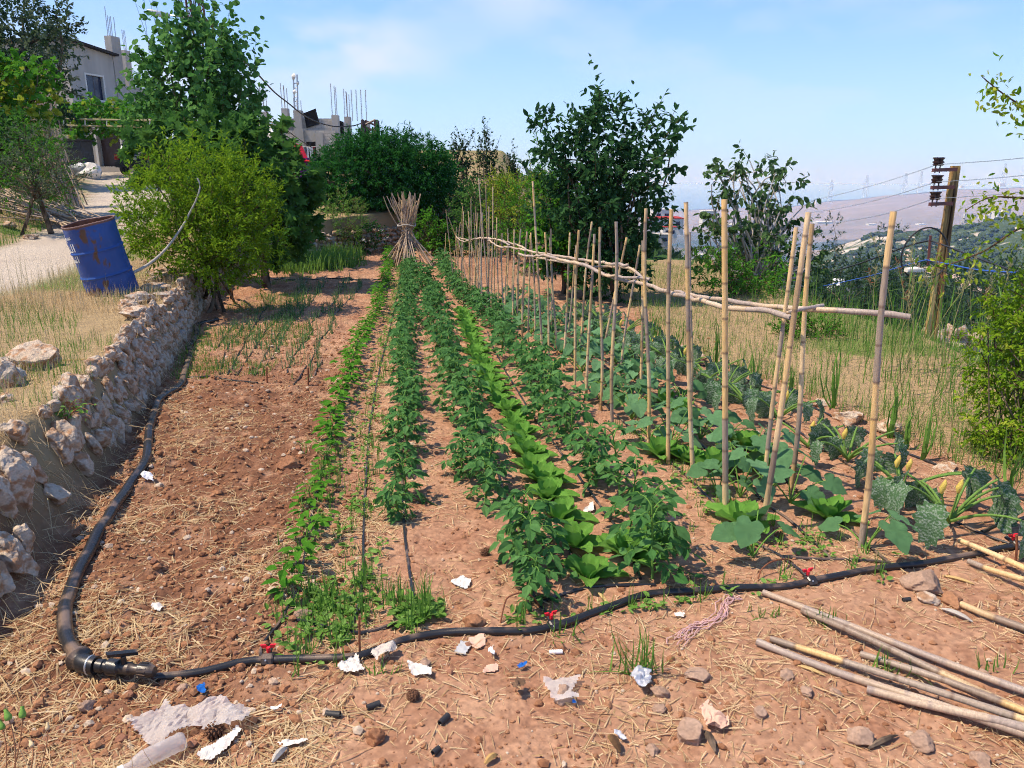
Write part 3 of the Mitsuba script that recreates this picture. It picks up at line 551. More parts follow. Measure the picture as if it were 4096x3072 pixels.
# ---------------------------------------------------------------- trees and bushes
def on(X, Y, d):                        # foot of a tree d metres ahead, on the terrain
    p = aty(X, Y, d); p[2] = gz(p[0], p[1]); return p
D = 1.852
def dl(x, y, rx, ry, d, rd=None): return lobe(x * D, y * D, rx * D, ry * D, d, rd * D if rd else None)
tree('pomegranate_bush', 'light yellow green pomegranate bush with many stems leaning over the garden wall', 'bush', at(880, 1240) * [1, 1, 0] + [-.1, .4, 0],
     [dl(350, 450, 75, 80, 10.6), dl(430, 400, 85, 75, 10.8), dl(500, 440, 75, 85, 10.8), dl(420, 510, 120, 80, 10.5), dl(530, 520, 70, 75, 10.6), dl(470, 560, 70, 60, 10.6), dl(320, 500, 45, 50, 10.5), dl(540, 410, 40, 50, 10.8)],
     POM, L_NARROW, .066, 1250, 18, .26, .035, stems=11, seed=31, droop=.1, up=.5, nlimb=60, shell=2.2, width=1.15, shoots=50)
tree('fig_tree', 'dark green fig tree with large lobed leaves behind the pomegranate bush', 'tree', on(1065, 1160, 13.3),
     [dl(560, 400, 95, 85, 13.2), dl(620, 450, 60, 75, 13), dl(500, 360, 90, 75, 13.6), dl(420, 330, 85, 70, 13.8), dl(560, 320, 60, 55, 13.4), dl(600, 500, 50, 55, 12.8), dl(350, 340, 60, 60, 13.8), dl(650, 430, 35, 50, 13)],
     FIG, L_FIG, .20, 420, 9, .20, .085, seed=32, mat='leaf_gloss', droop=.45, shell=3, width=1.1, shoots=20)
tree('poplar_tree', 'tall light green round leaved poplar tree in front of the lattice pole', 'tree', on(800, 900, 16.5),
     [dl(400, 110, 50, 60, 16.5), dl(455, 130, 60, 60, 16.4), dl(430, 190, 105, 70, 16.3), dl(420, 260, 120, 65, 16.2), dl(345, 150, 32, 60, 16.5), dl(500, 200, 45, 60, 16.4), dl(490, 270, 60, 55, 16.3), dl(330, 240, 35, 60, 16.3), dl(480, 85, 22, 40, 16.5)],
     POP, L_ROUND, .12, 520, 11, .45, .07, stems=3, seed=33, mat='leaf_gloss', droop=.35, up=.9, shell=1.9, width=.95, shoots=130)
tree('umbrella_tree', 'dense dome shaped dark green tree with a leaning trunk at the end of the garden', 'tree', on(795 * D, 490 * D, 21),
     [dl(790, 370, 105, 62, 21), dl(860, 350, 100, 55, 21), dl(800, 330, 70, 38, 21), dl(880, 380, 85, 55, 21), dl(740, 400, 60, 45, 20.6), dl(830, 410, 100, 40, 20.6), dl(920, 390, 50, 45, 21), dl(700, 380, 25, 40, 21)],
     DOME, L_NARROW, .12, 2300, 20, .26, .22, trunk_top=aty(845 * D, 425 * D, 21), seed=34, droop=.5, up=.15, shell=4.5, width=.95, limb_r=.35, nlimb=30)
tree('small_shrub', 'small bright green round shrub before the end wall with a thin trunk', 'bush', on(742 * D, 545 * D, 19),
     [dl(740, 465, 48, 45, 19), dl(720, 490, 35, 35, 19), dl(765, 490, 30, 35, 19)], WEED, L_NARROW, .06, 240, 14, .22, .04, stems=3, seed=35, droop=.2, nlimb=16, rndpow=1.6)
tree('white_rose_bush', 'low bush with white flowers on the end wall', 'bush', on(800 * D, 528 * D, 19.3), [dl(795, 510, 32, 22, 19.3), dl(770, 530, 30, 16, 19.2)], DOME, L_OVAL, .06, 110, 10, .15, .02, stems=3, seed=36, nlimb=8, mixpal=(WHT, .10))
def bigtree(*a, **k): return tree(*a, **k)
tree('oak_tree', 'large dark evergreen tree rising above the house at the upper left', 'tree', on(-60, 640, 30),
     [dl(-10, 60, 95, 75, 30), dl(60, 110, 70, 60, 29), dl(100, 60, 50, 40, 30), dl(20, 190, 90, 70, 29), dl(95, 190, 45, 50, 29), dl(-80, 150, 90, 120, 30)], OLIVE, L_OVAL, .15, 900, 16, .6, .3, seed=37, droop=.2, shell=2.6, rndpow=1.5, mixpal=(PINE, .5))
tree('mulberry_tree', 'bright green leafy tree at the left edge under the dark tree', 'tree', on(-30, 800, 19),
     [dl(20, 210, 65, 60, 19), dl(60, 170, 35, 25, 19), dl(30, 260, 45, 45, 18.6), dl(-50, 220, 60, 80, 19)], BEAN, L_ROUND, .13, 300, 12, .4, .1, seed=38, mat='leaf_gloss', mixpal=(YOUNG, .25))
tree('olive_bush', 'grey green bush on the bank with a forked trunk, left of the path', 'bush', on(130 * 1.0, 860, 15.5),
     [dl(60, 350, 65, 55, 15.5), dl(110, 380, 45, 45, 15.3), dl(30, 400, 60, 40, 15.5), dl(90, 310, 40, 30, 15.6)], OLIVE, L_NARROW, .075, 420, 14, .3, .06, stems=2, seed=39, droop=.1, mixpal=(BEAN, .45))
tree('ivy_bush', 'dark leafy bush at the left edge of the bank above the cane heap', 'bush', on(10, 900, 17), [dl(10, 300, 40, 40, 17), dl(20, 345, 40, 35, 17)], FIG, L_ROUND, .1, 120, 12, .3, .05, seed=40)
tree('apple_tree', 'dark green apple tree with spreading branches in the middle of the right side', 'tree', on(1335 * D, 660 * D, 12),
     [dl(1310, 330, 95, 85, 12), dl(1230, 330, 65, 40, 12), dl(1400, 330, 65, 55, 12), dl(1300, 260, 35, 55, 12), dl(1330, 430, 95, 85, 12), dl(1310, 520, 75, 85, 11.8), dl(1270, 420, 80, 70, 11.8), dl(1380, 480, 50, 75, 12), dl(1330, 600, 60, 70, 11.8), dl(1190, 270, 25, 20, 12), dl(1440, 280, 28, 16, 12)],
     APP, L_OVAL, .115, 620, 11, .30, .07, seed=41, mat='leaf_gloss', droop=.35, up=.45, shell=2.3, width=.95, nlimb=40, shoots=40)
tree('lime_bush', 'light green leafy tree joined to the left side of the dark apple tree', 'tree', on(1215 * D, 640 * D, 12.6),
     [dl(1210, 470, 60, 70, 12.6), dl(1180, 540, 50, 55, 12.5), dl(1230, 560, 60, 50, 12.4), dl(1190, 420, 30, 40, 12.8)], BEAN, L_OVAL, .10, 260, 11, .28, .05, seed=42, mat='leaf_gloss', mixpal=(APP, .4))
tree('walnut_tree', 'sparse walnut tree with pale bare branches beyond the cane row', 'tree', on(1590 * D, 720 * D, 14),
     [dl(1640, 385, 60, 42, 14), dl(1560, 390, 45, 30, 14), dl(1700, 430, 40, 60, 14), dl(1620, 480, 95, 55, 14), dl(1560, 530, 60, 45, 13.8), dl(1680, 540, 75, 55, 13.8), dl(1600, 600, 90, 50, 13.6), dl(1720, 600, 40, 50, 14)],
     WAL, L_OVAL, .13, 215, 9, .30, .07, stems=2, seed=43, droop=.8, up=.2, shell=2.2, nlimb=110, limb_r=.30, bark='pale_bark')
tree('tree_of_heaven', 'bright green feathery sapling in front of the walnut tree', 'tree', on(1560 * D, 740 * D, 12.6), [dl(1560, 600, 50, 45, 12.6), dl(1610, 575, 30, 30, 12.6), dl(1640, 620, 40, 40, 12.6)], BEAN, L_NARROW, .10, 120, 16, .36, .03, seed=44, up=.1)
tree('locust_sapling', 'bright green feathery sapling behind the last canes at the terrace edge', 'bush', on(1760 * D, 745 * D, 9.2), [dl(1745, 725, 45, 40, 9.2), dl(1715, 705, 22, 28, 9.2), dl(1790, 740, 28, 28, 9.2)], BEAN, L_NARROW, .055, 150, 16, .22, .02, seed=45, up=.3, stems=3)
for j, (x, y, ry, lab) in enumerate(((992, 330, 40, 'left one of the slim dark pear trees beyond the cane row'), (1050, 330, 38, 'right one of the slim dark pear trees beyond the cane row'), (1098, 372, 30, 'short slim pear tree right of the slim pair'))):
    tree('pear_tree', lab, 'tree', on(x * D, 560 * D, 24 - j), [dl(x, y, 13, ry, 24 - j), dl(x - 14, y + 12, 7, ry * .8, 24 - j), dl(x + 12, y + 20, 9, ry, 24 - j), dl(x, y + 80, 30, 60, 24 - j), dl(x, y + 150, 34, 50, 24 - j)], PINE, L_OVAL, .085, 240, 12, .30, .05, seed=46 + j, up=1.5, droop=.2, shell=2, shoots=30, rndpow=.8)
tree('citrus_tree', 'dense dark green tree behind the tied cane sheaf, right of the dome tree', 'tree', on(930 * D, 560 * D, 22), [dl(940, 420, 45, 70, 21.5), dl(930, 490, 45, 60, 21), dl(960, 380, 30, 40, 22), dl(990, 460, 40, 60, 21.5)], DOME, L_OVAL, .09, 420, 12, .3, .08, seed=50, rndpow=1.3, droop=.3)
tree('lemon_bush', 'bright green low bush right of the tied cane sheaf', 'bush', on(930 * D, 560 * D, 19), [dl(925, 500, 34, 28, 19), dl(950, 525, 26, 24, 19)], BEAN, L_OVAL, .08, 130, 11, .25, .03, seed=51)
tree('yellow_bush', 'yellow green bush above the far end of the cane row', 'bush', on(1080 * D, 580 * D, 17.5), [dl(1085, 405, 26, 20, 17.5), dl(1075, 440, 22, 40, 17.5), dl(1110, 430, 40, 40, 17.2)], POM, L_NARROW, .075, 200, 14, .3, .04, seed=52, mixpal=(YOUNG, .4), stems=3)
tree('pomegranate_tree', 'green pomegranate tree with red flowers between the yellow bush and the apple tree', 'tree', on(1150 * D, 600 * D, 15.5), [dl(1150, 430, 55, 55, 15.5), dl(1190, 390, 25, 35, 15.5), dl(1130, 500, 55, 50, 15.3), dl(1170, 350, 14, 40, 15.5)], BEAN, L_NARROW, .07, 360, 15, .3, .05, seed=53, stems=3, mixpal=(YOUNG, .12), up=.6, shoots=30)
tree('far_thicket_tree', 'shaded green tree behind the far canes', 'tree', on(1040 * D, 560 * D, 19.5), [dl(1030, 460, 50, 60, 19.5), dl(1060, 520, 50, 50, 19), dl(1000, 530, 35, 45, 19)], FIG, L_OVAL, .08, 330, 12, .3, .05, seed=54)
tree('right_pomegranate_bush', 'large light green shrub leaning in at the right edge of the garden', 'bush', on(2230 * D, 1080 * D, 5.0),
     [dl(2190, 790, 75, 80, 5.2), dl(2200, 900, 85, 90, 5.1), dl(2180, 990, 60, 70, 5.0), dl(2250, 700, 70, 90, 5.3), dl(2330, 850, 110, 200, 5.2), dl(2150, 720, 35, 35, 5.2), dl(2190, 640, 40, 40, 5.3)],
     POM, L_OVAL, .036, 1000, 14, .13, .02, stems=6, seed=55, up=.2, droop=.35, width=.85, shell=2.6, nlimb=50, mat='leaf_gloss', mixpal=(YOUNG, .08))
# three loose boughs of that shrub reach into the sky at the right edge
for lab, pts in (('yellow green bough hanging into the sky at the upper right corner', ((2330, 330), (2240, 250), (2170, 205), (2120, 165))), ('yellow green bough just above the hills at the right edge', ((2330, 460), (2230, 430), (2150, 425), (2085, 455))),
                 ('yellow green bough hanging in front of the right hand pole', ((2350, 520), (2220, 490), (2120, 545), (2000, 585)))):
    k = thing('bough', lab, 'bough'); P = np.array([aty(x * D, y * D, 5.3) for x, y in pts]); C = resample(P, .05); MB().add(*tube(C, np.linspace(.012, .003, len(C)), 5, uv=PALU(BARK))).part(k, 'stem', 'twig', 40, True)
    r = np.random.default_rng(len(lab)); n = 250 if 'upper' in lab else 200; i = (len(C) - 1) * r.random(n) ** .8; i = i.astype(int); tan = unit(np.gradient(C, axis=0))
    off = r.normal(size=(n, 3)) * [.05, .06, .07]; off[:, 2] -= .02
    B = MB(); scat(B, L_OVAL, C[i] + off, -tan[i] * .0 + r.normal(size=(n, 3)) - [0, 0, .3], r.normal(size=(n, 3)) + [0, 0, .8], .052 * r.uniform(.6, 1.2, n), np.where(r.random(n) < .5, YOUNG, POM), r.random(n), .8); B.part(k, 'leaves', 'leaf', False, True)
# pines and scrub on the slope below the terrace
r = np.random.default_rng(61)
pal_lab = ('dark pine standing on the slope below the terrace', 'pines on the valley slope')
for j in range(58):
    d = np.interp(j, [0, 20, 58], [38, 75, 190]) * r.uniform(.9, 1.1); t = r.uniform(.18, .74) if j > 24 else r.uniform(.36, .74); x = t * d
    z0 = (macro(x, d) if d < 80 else EYE - .205 * math.hypot(x, d)) - .3; h = r.uniform(4.5, 8) * np.interp(d, [40, 60], [.75, 1])
    h = (EYE - (r.uniform(.085, .13) if t > .38 else r.uniform(.075, .12)) * d) - z0; h = max(h, 2.0)
    c = np.array([x, d, z0 + h * .62]); R = np.array([h * .40, h * .40, h * .38])
    lb = [(c + r.normal(size=3) * R * [.7, .7, .5], R * r.uniform(.4, .65)) for _ in range(6)]
    tree('pine_tree', pal_lab[0], 'tree', (x, d, z0), lb, PINE, L_NARROW, .45 if d > 90 else .30, 150, 14, .07 * h, .14, seed=200 + j, group=pal_lab[1], nlimb=8, up=.3, droop=.0, width=1.3, rndpow=1.2, shell=3)
# ---------------------------------------------------------------- pipes
def pipe_mesh(P, rad, k=10, lift=None):
    C = np.column_stack([P, [gz(*p) for p in P]]); z = C[:, 2].copy()
    for _ in range(3): z = np.r_[z[0], (z[:-2] + 2 * z[1:-1] + z[2:]) / 4, z[-1]]
    C[:, 2] = np.maximum(z, C[:, 2] - rad * .6) + rad * (.72 if lift is None else lift); return C
def pipe(key_or_name, pts, rad, label, cat='pipe', group=None, step=.06, sides=10):
    C = pipe_mesh(path(pts, step), rad, sides); k = thing(key_or_name, label, cat, group); put(k, tube(C, rad, sides)[:2], 'black_plastic', 40); return k, C
k_big, C_big = pipe('main_pipe', [(870, 1283), (806, 1302), (787, 1362), (759, 1394), (764, 1427), (741, 1493), (713, 1557), (648, 1608), (616, 1678), (597, 1770), (593, 1840), (574, 1895), (509, 1979), (454, 2062), (403, 2150), (315, 2304), (278, 2397), (264, 2489), (273, 2582), (301, 2637), (330, 2690)], .031, 'thick black supply pipe running along the foot of the stone wall', sides=16)
k_head, C_head = pipe('supply_pipe', [(620, 2718), (830, 2690), (1000, 2652), (1180, 2643), (1400, 2640), (1500, 2612), (1600, 2575), (1800, 2542), (1950, 2547), (2100, 2545), (2230, 2515), (2400, 2450), (2600, 2390), (2900, 2370), (3120, 2360), (3300, 2325), (3500, 2290), (3800, 2250), (4000, 2205), (4096, 2188), (4300, 2150)], .0175, 'black supply pipe winding across the foreground from the elbow to the right edge', sides=12)
DR = .0085
for lab, pts in (('side drip pipe fed by the first red valve, along the pepper row', [(1047, 2640), (1047, 2586), (1135, 2475), (1181, 2387), (1205, 2304), (1232, 2159), (1269, 1956), (1302, 1840), (1348, 1687), (1376, 1585), (1431, 1394), (1487, 1293), (1515, 1209), (1547, 1117), (1549, 1052)]),
                 ('short cross pipe linking the three leftmost drip lines at the front', [(1135, 2475), (1260, 2500), (1360, 2522), (1440, 2532), (1530, 2512), (1610, 2482)]),
                 ('drip line along the weedy grass row, second from the left', [(1408, 2515), (1441, 2397), (1452, 2304), (1454, 2159), (1464, 1909), (1478, 1724), (1505, 1548), (1533, 1423), (1585, 1200), (1605, 1050)]),
                 ('drip line along the leftmost tomato row', [(1672, 2480), (1663, 2438), (1640, 2304), (1621, 2159), (1607, 1835), (1612, 1650), (1625, 1400), (1635, 1120)]),
                 ('drip line fed by the second red valve, along the dense tomato row', [(2235, 2515), (2130, 2380), (2060, 2130), (1990, 1900), (1890, 1650), (1820, 1450), (1740, 1200)]),
                 ('short cross pipe behind the second red valve', [(2160, 2415), (2280, 2372), (2390, 2352), (2510, 2350), (2620, 2352)]),
                 ('drip line along the lettuce row', [(2355, 2350), (2290, 2230), (2200, 2050), (2130, 1900), (2040, 1700), (1960, 1520), (1880, 1330)]),
                 ('drip line along the right tomato row', [(2560, 2330), (2500, 2180), (2380, 2000), (2200, 1760), (2100, 1620), (1950, 1330)]),
                 ('drip line from the third red valve along the front canes', [(3240, 2325), (3130, 2242), (3000, 2160), (2880, 2040), (2550, 1740), (2450, 1650), (2300, 1500)]),
                 ('cross pipe behind the third red valve', [(3130, 2240), (3250, 2243), (3350, 2245), (3480, 2247), (3560, 2258)]),
                 ('drip line among the cucumbers right of the front canes', [(3320, 2240), (3200, 2120), (3080, 2035), (2900, 1860), (2750, 1740), (2600, 1610), (2400, 1450)]),
                 ('drip line past the last upright cane', [(3560, 2258), (3400, 2130), (3230, 1995), (3090, 1880), (2900, 1740), (2700, 1590)]),
                 ('drip line through the squash row at the right', [(4070, 2195), (3930, 2145), (3830, 2100), (3690, 2020), (3560, 1960), (3400, 1870), (3150, 1700), (2950, 1600), (2700, 1470)]),
                 ('drip pipe running out at the right edge from the squash row', [(3925, 2135), (4000, 2105), (4096, 2075), (4250, 2040)]),
                 ('drip pipe along the grass at the right edge of the garden', [(4250, 2080), (4096, 2005), (3950, 1950), (3850, 1900), (3720, 1850), (3600, 1800), (3450, 1720), (3300, 1660), (3180, 1600), (3000, 1530), (2800, 1460)]),
                 ('black header pipe of the onion bed, joined to the thick pipe', [(715, 1515), (820, 1510), (900, 1518), (1000, 1530), (1030, 1540)]),
                 ('black header pipe across the far end of the onion bed', [(1085, 1120), (1220, 1123), (1340, 1120), (1480, 1122), (1570, 1123), (1680, 1125)])):
    pipe('drip_pipe', pts, .010 if 'header' in lab or 'edge' in lab else DR, lab, sides=7)
def zz(l): return [(700 + x * .7087, 1050 + y * .7087) for x, y in l]
ONL = [zz(l) for l in ([(245, 480), (300, 400), (330, 360)], [(255, 645), (330, 440), (410, 350)], [(300, 645), (370, 510), (440, 380), (560, 200)], [(340, 650), (420, 540), (520, 390), (600, 310), (720, 150), (745, 100)], [(450, 650), (520, 510), (600, 390), (640, 330), (760, 150)],
       [(480, 645), (580, 490), (650, 360), (750, 250), (850, 110)], [(635, 635), (690, 500), (780, 400), (768, 350), (830, 300), (960, 130), (990, 90)], [(668, 690), (780, 550), (810, 460), (880, 370), (910, 290), (960, 240), (1060, 110)], [(758, 690), (845, 540)])]
for j, l in enumerate(ONL): pipe('drip_pipe', l, .008, ('first', 'second', 'third', 'fourth', 'fifth', 'sixth', 'seventh', 'eighth', 'ninth')[j] + ' thin drip line from the wall in the onion seedling bed', group='drip lines of the onion bed', sides=6)
def fit(key, name, prof, c, axis, mat='black_plastic', k=20): V, F = lathe(prof, k); return part(key, name, (xform(V, basis(axis), c), F), mat, 35)
# elbow, ball valve and couplings where the thick pipe turns into the thin one
e0, e1 = C_big[-1], C_head[0]
k = thing('pipe_elbow', 'black compression elbow on the corner of the thick pipe', 'pipe fitting'); d0 = unit((C_big[-1] - C_big[-4]) * [1, 1, 0]); vec = unit((e1 - e0) * [1, 1, 0])
Lg = np.linalg.norm((e1 - e0)[:2]); zc = max(e0[2], e1[2]) + .006; e0 = np.array([e0[0], e0[1], zc]); e1 = np.array([e1[0], e1[1], zc - .008])
cor = e0 + d0 * .03
arc = np.array([e0 - d0 * .02 + d0 * s for s in (0, .02)] + [cor * (1 - t) ** 2 * 0 + (e0 + d0 * .0) * (1 - t) ** 2 + 2 * t * (1 - t) * (cor) + t ** 2 * (cor + vec * .06) for t in np.linspace(.15, 1, 8)])
put(k + '__body', tube(arc, .036, 18)[:2], 'black_plastic', 40); fit(k, 'flange', [(.034, -.02), (.049, -.018), (.050, .0), (.040, .012), (.036, .02)], e0 - d0 * .01, d0); fit(k, 'ring', [(.036, -.004), (.0385, -.002), (.0385, .002), (.036, .004)], cor + vec * .035, vec, 'steel')
k = thing('ball_valve', 'black plastic ball valve with a flat black lever beside the elbow', 'valve'); v0 = cor + vec * .065; span = max(np.linalg.norm((e1 - v0)[:2]), .12)
fit(k, 'body', [(0, 0), (.027, 0), (.027, span * .12), (.022, span * .14), (.022, span * .2), (.033, span * .22), (.033, span * .42), (.024, span * .45), (.026, span * .62), (.02, span * .66), (.02, span * .78), (.028, span * .8), (.028, span * .98), (.018, span * 1.08), (0, span * 1.08)], v0, vec)
for j in range(14):
    a = j / 14 * 6.283; b = basis(vec); rd = b[:, 0] * math.cos(a) + b[:, 1] * math.sin(a)
    part(k, 'grip_rib', frame_box(v0 + rd * .027 + vec * span * .81, vec, np.cross(vec, rd), rd, span * .16, .004, .0035), 'black_plastic')
hb = v0 + vec * span * .52 + [0, 0, .022]; fit(k, 'valve_stem', [(0, 0), (.011, 0), (.010, .03), (0, .03)], hb, [0, 0, 1]); side = np.cross([0, 0, 1], vec)
hx = unit(vec * .55 - side * -.6 + [0, 0, -.25]); V, F = frame_box(hb + [0, 0, .03] - hx * .055, hx, unit(np.cross([0, 0, 1], hx)) * 1.0, [0, 0, 1], .11, .026, .014); part(k, 'lever', (V, F), 'black_plastic')
for lab, X, Y in (('first red handled tap on the supply pipe, left one', 1045, 2648), ('second red handled tap on the supply pipe, by the tomato row', 2235, 2512), ('third red handled tap on the supply pipe, by the cucumbers', 3245, 2335), ('red handled tap at the right edge on the supply pipe', 4072, 2190)):
    k = thing('pipe_tap', lab, 'tap'); c0 = at(X, Y, .02); i = int(np.argmin(np.linalg.norm(C_head[:, :2] - c0[:2], axis=1))); c = C_head[i]; ax = unit(C_head[min(i + 1, len(C_head) - 1)] - C_head[i - 1])
    fit(k, 'saddle', [(0, -.024), (.024, -.024), (.029, -.018), (.029, .018), (.024, .024), (0, .024)], c, ax, k=8); bk = np.array([-ax[1], ax[0], 0]); bk = bk if bk[1] > 0 else -bk
    fit(k, 'outlet', [(0, 0), (.010, 0), (.010, .045), (0, .045)], c + bk * .02 + [0, 0, .012], unit(bk + [0, 0, .15])); h = c + bk * .022 + [0, 0, .024]
    fit(k, 'nut', [(0, 0), (.009, 0), (.009, .02), (0, .02)], h, [0, 0, 1], 'red_plastic', 8)
    for s in (-1, 1): part(k, 'handle_wing', xform_box if False else frame_box(h + [0, 0, .016] + ax * (.002 if s > 0 else -.024), ax, bk, unit([0, 0, 1.0] + ax * .5 * s), .022, .008, .016), 'red_plastic')
    fit(k, 'bolt', [(0, 0), (.004, 0), (.004, .004), (0, .004)], c + np.array([0, -.025, .016]), [0, -1, .5], 'steel', 8)
def stake(label, X, Y0, Y1, rad=.006):
    b = gnd(X, Y0); t = aty(X, Y1, b[1]); k = thing('iron_stake', label, 'stake'); put(k, tube(np.array([b - [0, 0, .05], (b + t) / 2, t]), rad, 7)[:2], 'rust', 40)
stake('thin rusty iron bar standing in the weeds behind the supply pipe', 1438, 2620, 2465, .005)
stake('left rusty iron peg at the front of the onion bed', 1068, 1535, 1470, .008); stake('right rusty iron peg at the front of the onion bed', 1233, 1545, 1470, .008); stake('short rusty peg at the right edge beside the tap', 4066, 2250, 2140, .006)
def hoop(label, pts, mat='rust', rad=.004, name='iron_hoop'):
    b = gnd(*pts[0]); P = [aty(X, Y, b[1] + (gnd(*pts[-1])[1] - b[1]) * i / (len(pts) - 1)) for i, (X, Y) in enumerate(pts)]; k = thing(name, label, 'hoop'); put(k, tube(resample(P, .02), rad, 6)[:2], mat, 40)
hoop('bent rusty wire hoop over the drip line left of the second tap', [(2000, 2510), (2010, 2450), (2030, 2390), (2070, 2372), (2115, 2378), (2150, 2410), (2160, 2430)])
hoop('brown bent twig arching beside the nearest cucumber plant', [(3030, 2330), (3045, 2280), (3090, 2245), (3140, 2237), (3175, 2255)])
# ---------------------------------------------------------------- crops
def stemline(B, P, r0, r1, pal=STEM): B.add(*tube(P, np.linspace(r0, r1, len(P)), 5, uv=PALU(pal)))
def tomato(key, x, y, h, seed, lod=0):
    r = np.random.default_rng(seed); z = gz(x, y); n = 6; lean = r.normal(size=2) * .12; S = np.array([[x + lean[0] * h * t ** 1.5, y + lean[1] * h * t ** 1.5, z - .02 + h * .9 * t] for t in np.linspace(0, 1, n)])
    SB, B = MB(), MB(); stemline(SB, S, .008, .004); m = int(r.integers(12, 16)); P, D, N, Sz, Q = [], [], [], [], []
    for j in range(m):
        f = .12 + .88 * j / (m - 1); b = np.array([np.interp(f, np.linspace(0, 1, n), S[:, k]) for k in range(3)]); a = j * 2.4 + r.normal() * .4; L = h * r.uniform(.30, .52) * (1.1 - .45 * f); out = np.array([math.cos(a), math.sin(a), 0])
        c = np.array([b + out * L * t * .9 + [0, 0, L * (.75 * t - .85 * t * t + .35 * f * t)] for t in np.linspace(0, 1, 5)]); 
        if not lod: stemline(SB, c, .004, .0015)
        sd = np.cross(out, [0, 0, 1]); lf = .082 * (h / .45) ** .5
        for t, s in ((.35, 1), (.42, -1), (.62, 1), (.68, -1), (.85, 1), (.88, -1), (1.0, 0)):
            p = np.array([np.interp(t, np.linspace(0, 1, 5), c[:, k]) for k in range(3)]); P.append(p); D.append(out * (.5 + (s == 0)) + sd * s * .9 + r.normal(size=3) * .35 + [0, 0, -.15 - .45 * t]); N.append(r.normal(size=3) * .55 + [0, 0, 1] + out * .2); Sz.append(lf * r.uniform(.6, 1.0) * (1.35 if s == 0 else 1)); Q.append(r.random())
    scat(B, L_OVAL, np.array(P), np.array(D), np.array(N), np.array(Sz), TOM, np.array(Q), 1.05); SB.part(key, 'stem', 'twig', True, True); B.part(key, 'foliage', 'leaf', False, True)
LV, LU = np.meshgrid(np.linspace(0, 1, 6), np.linspace(-1, 1, 5), indexing='ij'); LG = np.array([[a * 5 + b, a * 5 + b + 1, (a + 1) * 5 + b + 1, (a + 1) * 5 + b] for a in range(5) for b in range(4)])
def lettuce(key, x, y, s, seed, split):
    r = np.random.default_rng(seed); z = gz(x, y); n = int(r.integers(9, 13)); B = MB()
    for j in range(n):
        f = j / (n - 1); a = j * 2.4 + r.normal() * .2; op = 1.25 - 1.0 * f + r.normal() * .08; L = s * (1.0 - .25 * f) * r.uniform(.9, 1.1); w = .36 * L * np.sin(np.pi * np.clip(LV * .86 + .10, 0, 1)) ** .7
        u = LU * w; out = L * (LV * np.sin(op) * (1 + .25 * LV)); up = L * (LV * np.cos(op) - .18 * LV ** 2.5 * math.sin(op)) + .9 * np.abs(LU) ** 2 * w * .55 + .006 * np.sin(LU * 9 + LV * 17 + seed) * (np.abs(LU) > .4)
        V = np.stack([x + math.cos(a) * (out + .01) - math.sin(a) * u, y + math.sin(a) * (out + .01) + math.cos(a) * u, z + up], -1).reshape(-1, 3); uv = np.stack([LET + .1 + .8 * (1 - np.abs(LU)).ravel() * .9, np.clip(.35 + .4 * (1 - np.abs(LU.ravel())) ** 3 + .25 * r.random(), 0, 1)], 1)
        if split: part(key, 'leaf', (V, LG), 'leaf_gloss', True, uv)
        else: B.add(V, LG, uv)
    if not split: B.part(key, 'leaves', 'leaf_gloss', True, True)
def bigleaf(T, p, d, n, s, pal, rnd):
    B = MB(); scat(B, T, np.array([p]), np.array([d]), np.array([n]), np.array([s]), pal, np.array([rnd])); return B
def ring_leaf(pts, rings, fold, cup, wav):
    pts = np.asarray(pts, float); c = np.array([.30, 0]); V = [[c[0], 0, 0]]; n = len(pts)
    for q in rings:
        for a, p in enumerate(pts): x, y = c + (p - c) * q; V.append([x, y, fold * abs(y) - cup * max(x, 0) ** 2 + wav * math.sin(a * 2.1) * q * q])
    F = [[0, 1 + a, 1 + (a + 1) % n] for a in range(n)]
    for k in range(len(rings) - 1):
        o = 1 + k * n
        for a in range(n): b = (a + 1) % n; F += [[o + a, o + n + a, o + n + b], [o + a, o + n + b, o + b]]
    V = np.array(V); return V, np.array(F), np.clip(V[:, 0], 0, 1)
CUCP = [(0, 0), (-.14, .16), (-.10, .34), (.06, .46), (.24, .44), (.30, .40), (.42, .46), (.60, .40), (.72, .26), (.84, .17), (1, 0), (.84, -.17), (.72, -.26), (.60, -.40), (.42, -.46), (.30, -.40), (.24, -.44), (.06, -.46), (-.10, -.34), (-.14, -.16)]
L_CUC2 = ring_leaf(CUCP, (.5, 1), .10, .22, .035)
ZP = [(0, 0)] + [(.5 - .62 * math.cos(t) * (1 if k % 2 else .80), .5 * math.sin(t) * (1.05 if k % 2 else .78)) for k, t in enumerate(np.linspace(.35, 5.93, 23))]
L_ZUC = ring_leaf(ZP, (.4, .75, 1), .32, .75, .04)
def vine(key, x, y, h, seed, nleaf, size, split):
    r = np.random.default_rng(seed); z = gz(x, y); SB, B = MB(), MB(); cap = np.array([x, y, z])
    for j in range(nleaf):
        f = (j + 1) / nleaf; a = j * 2.4 + r.normal() * .3; R = h * .75 * r.uniform(.35, 1.1); tip = np.array([x + math.cos(a) * R, y + math.sin(a) * R, z + h * r.uniform(.35, 1.0)]); c = curve3(cap, tip, [0, 0, .03], 5); stemline(SB, c, .005, .003)
        d = np.array([math.cos(a), math.sin(a), -.35 + r.normal() * .2]); n = np.array([r.normal() * .3, r.normal() * .3 - .25, 1.0]); s = .78 * size * r.uniform(.65, 1.15); q = r.random()
        if split: b = bigleaf(L_CUC2, tip, d, n, s, CUC, q); b.part(key, 'leaf', 'leaf', True, True)
        else: scat(B, L_CUC, tip[None], d[None], n[None], np.array([s]), CUC, np.array([q]))
    SB.part(key, 'stem', 'twig', True, True)
    if not split: B.part(key, 'leaves', 'leaf', False, True)
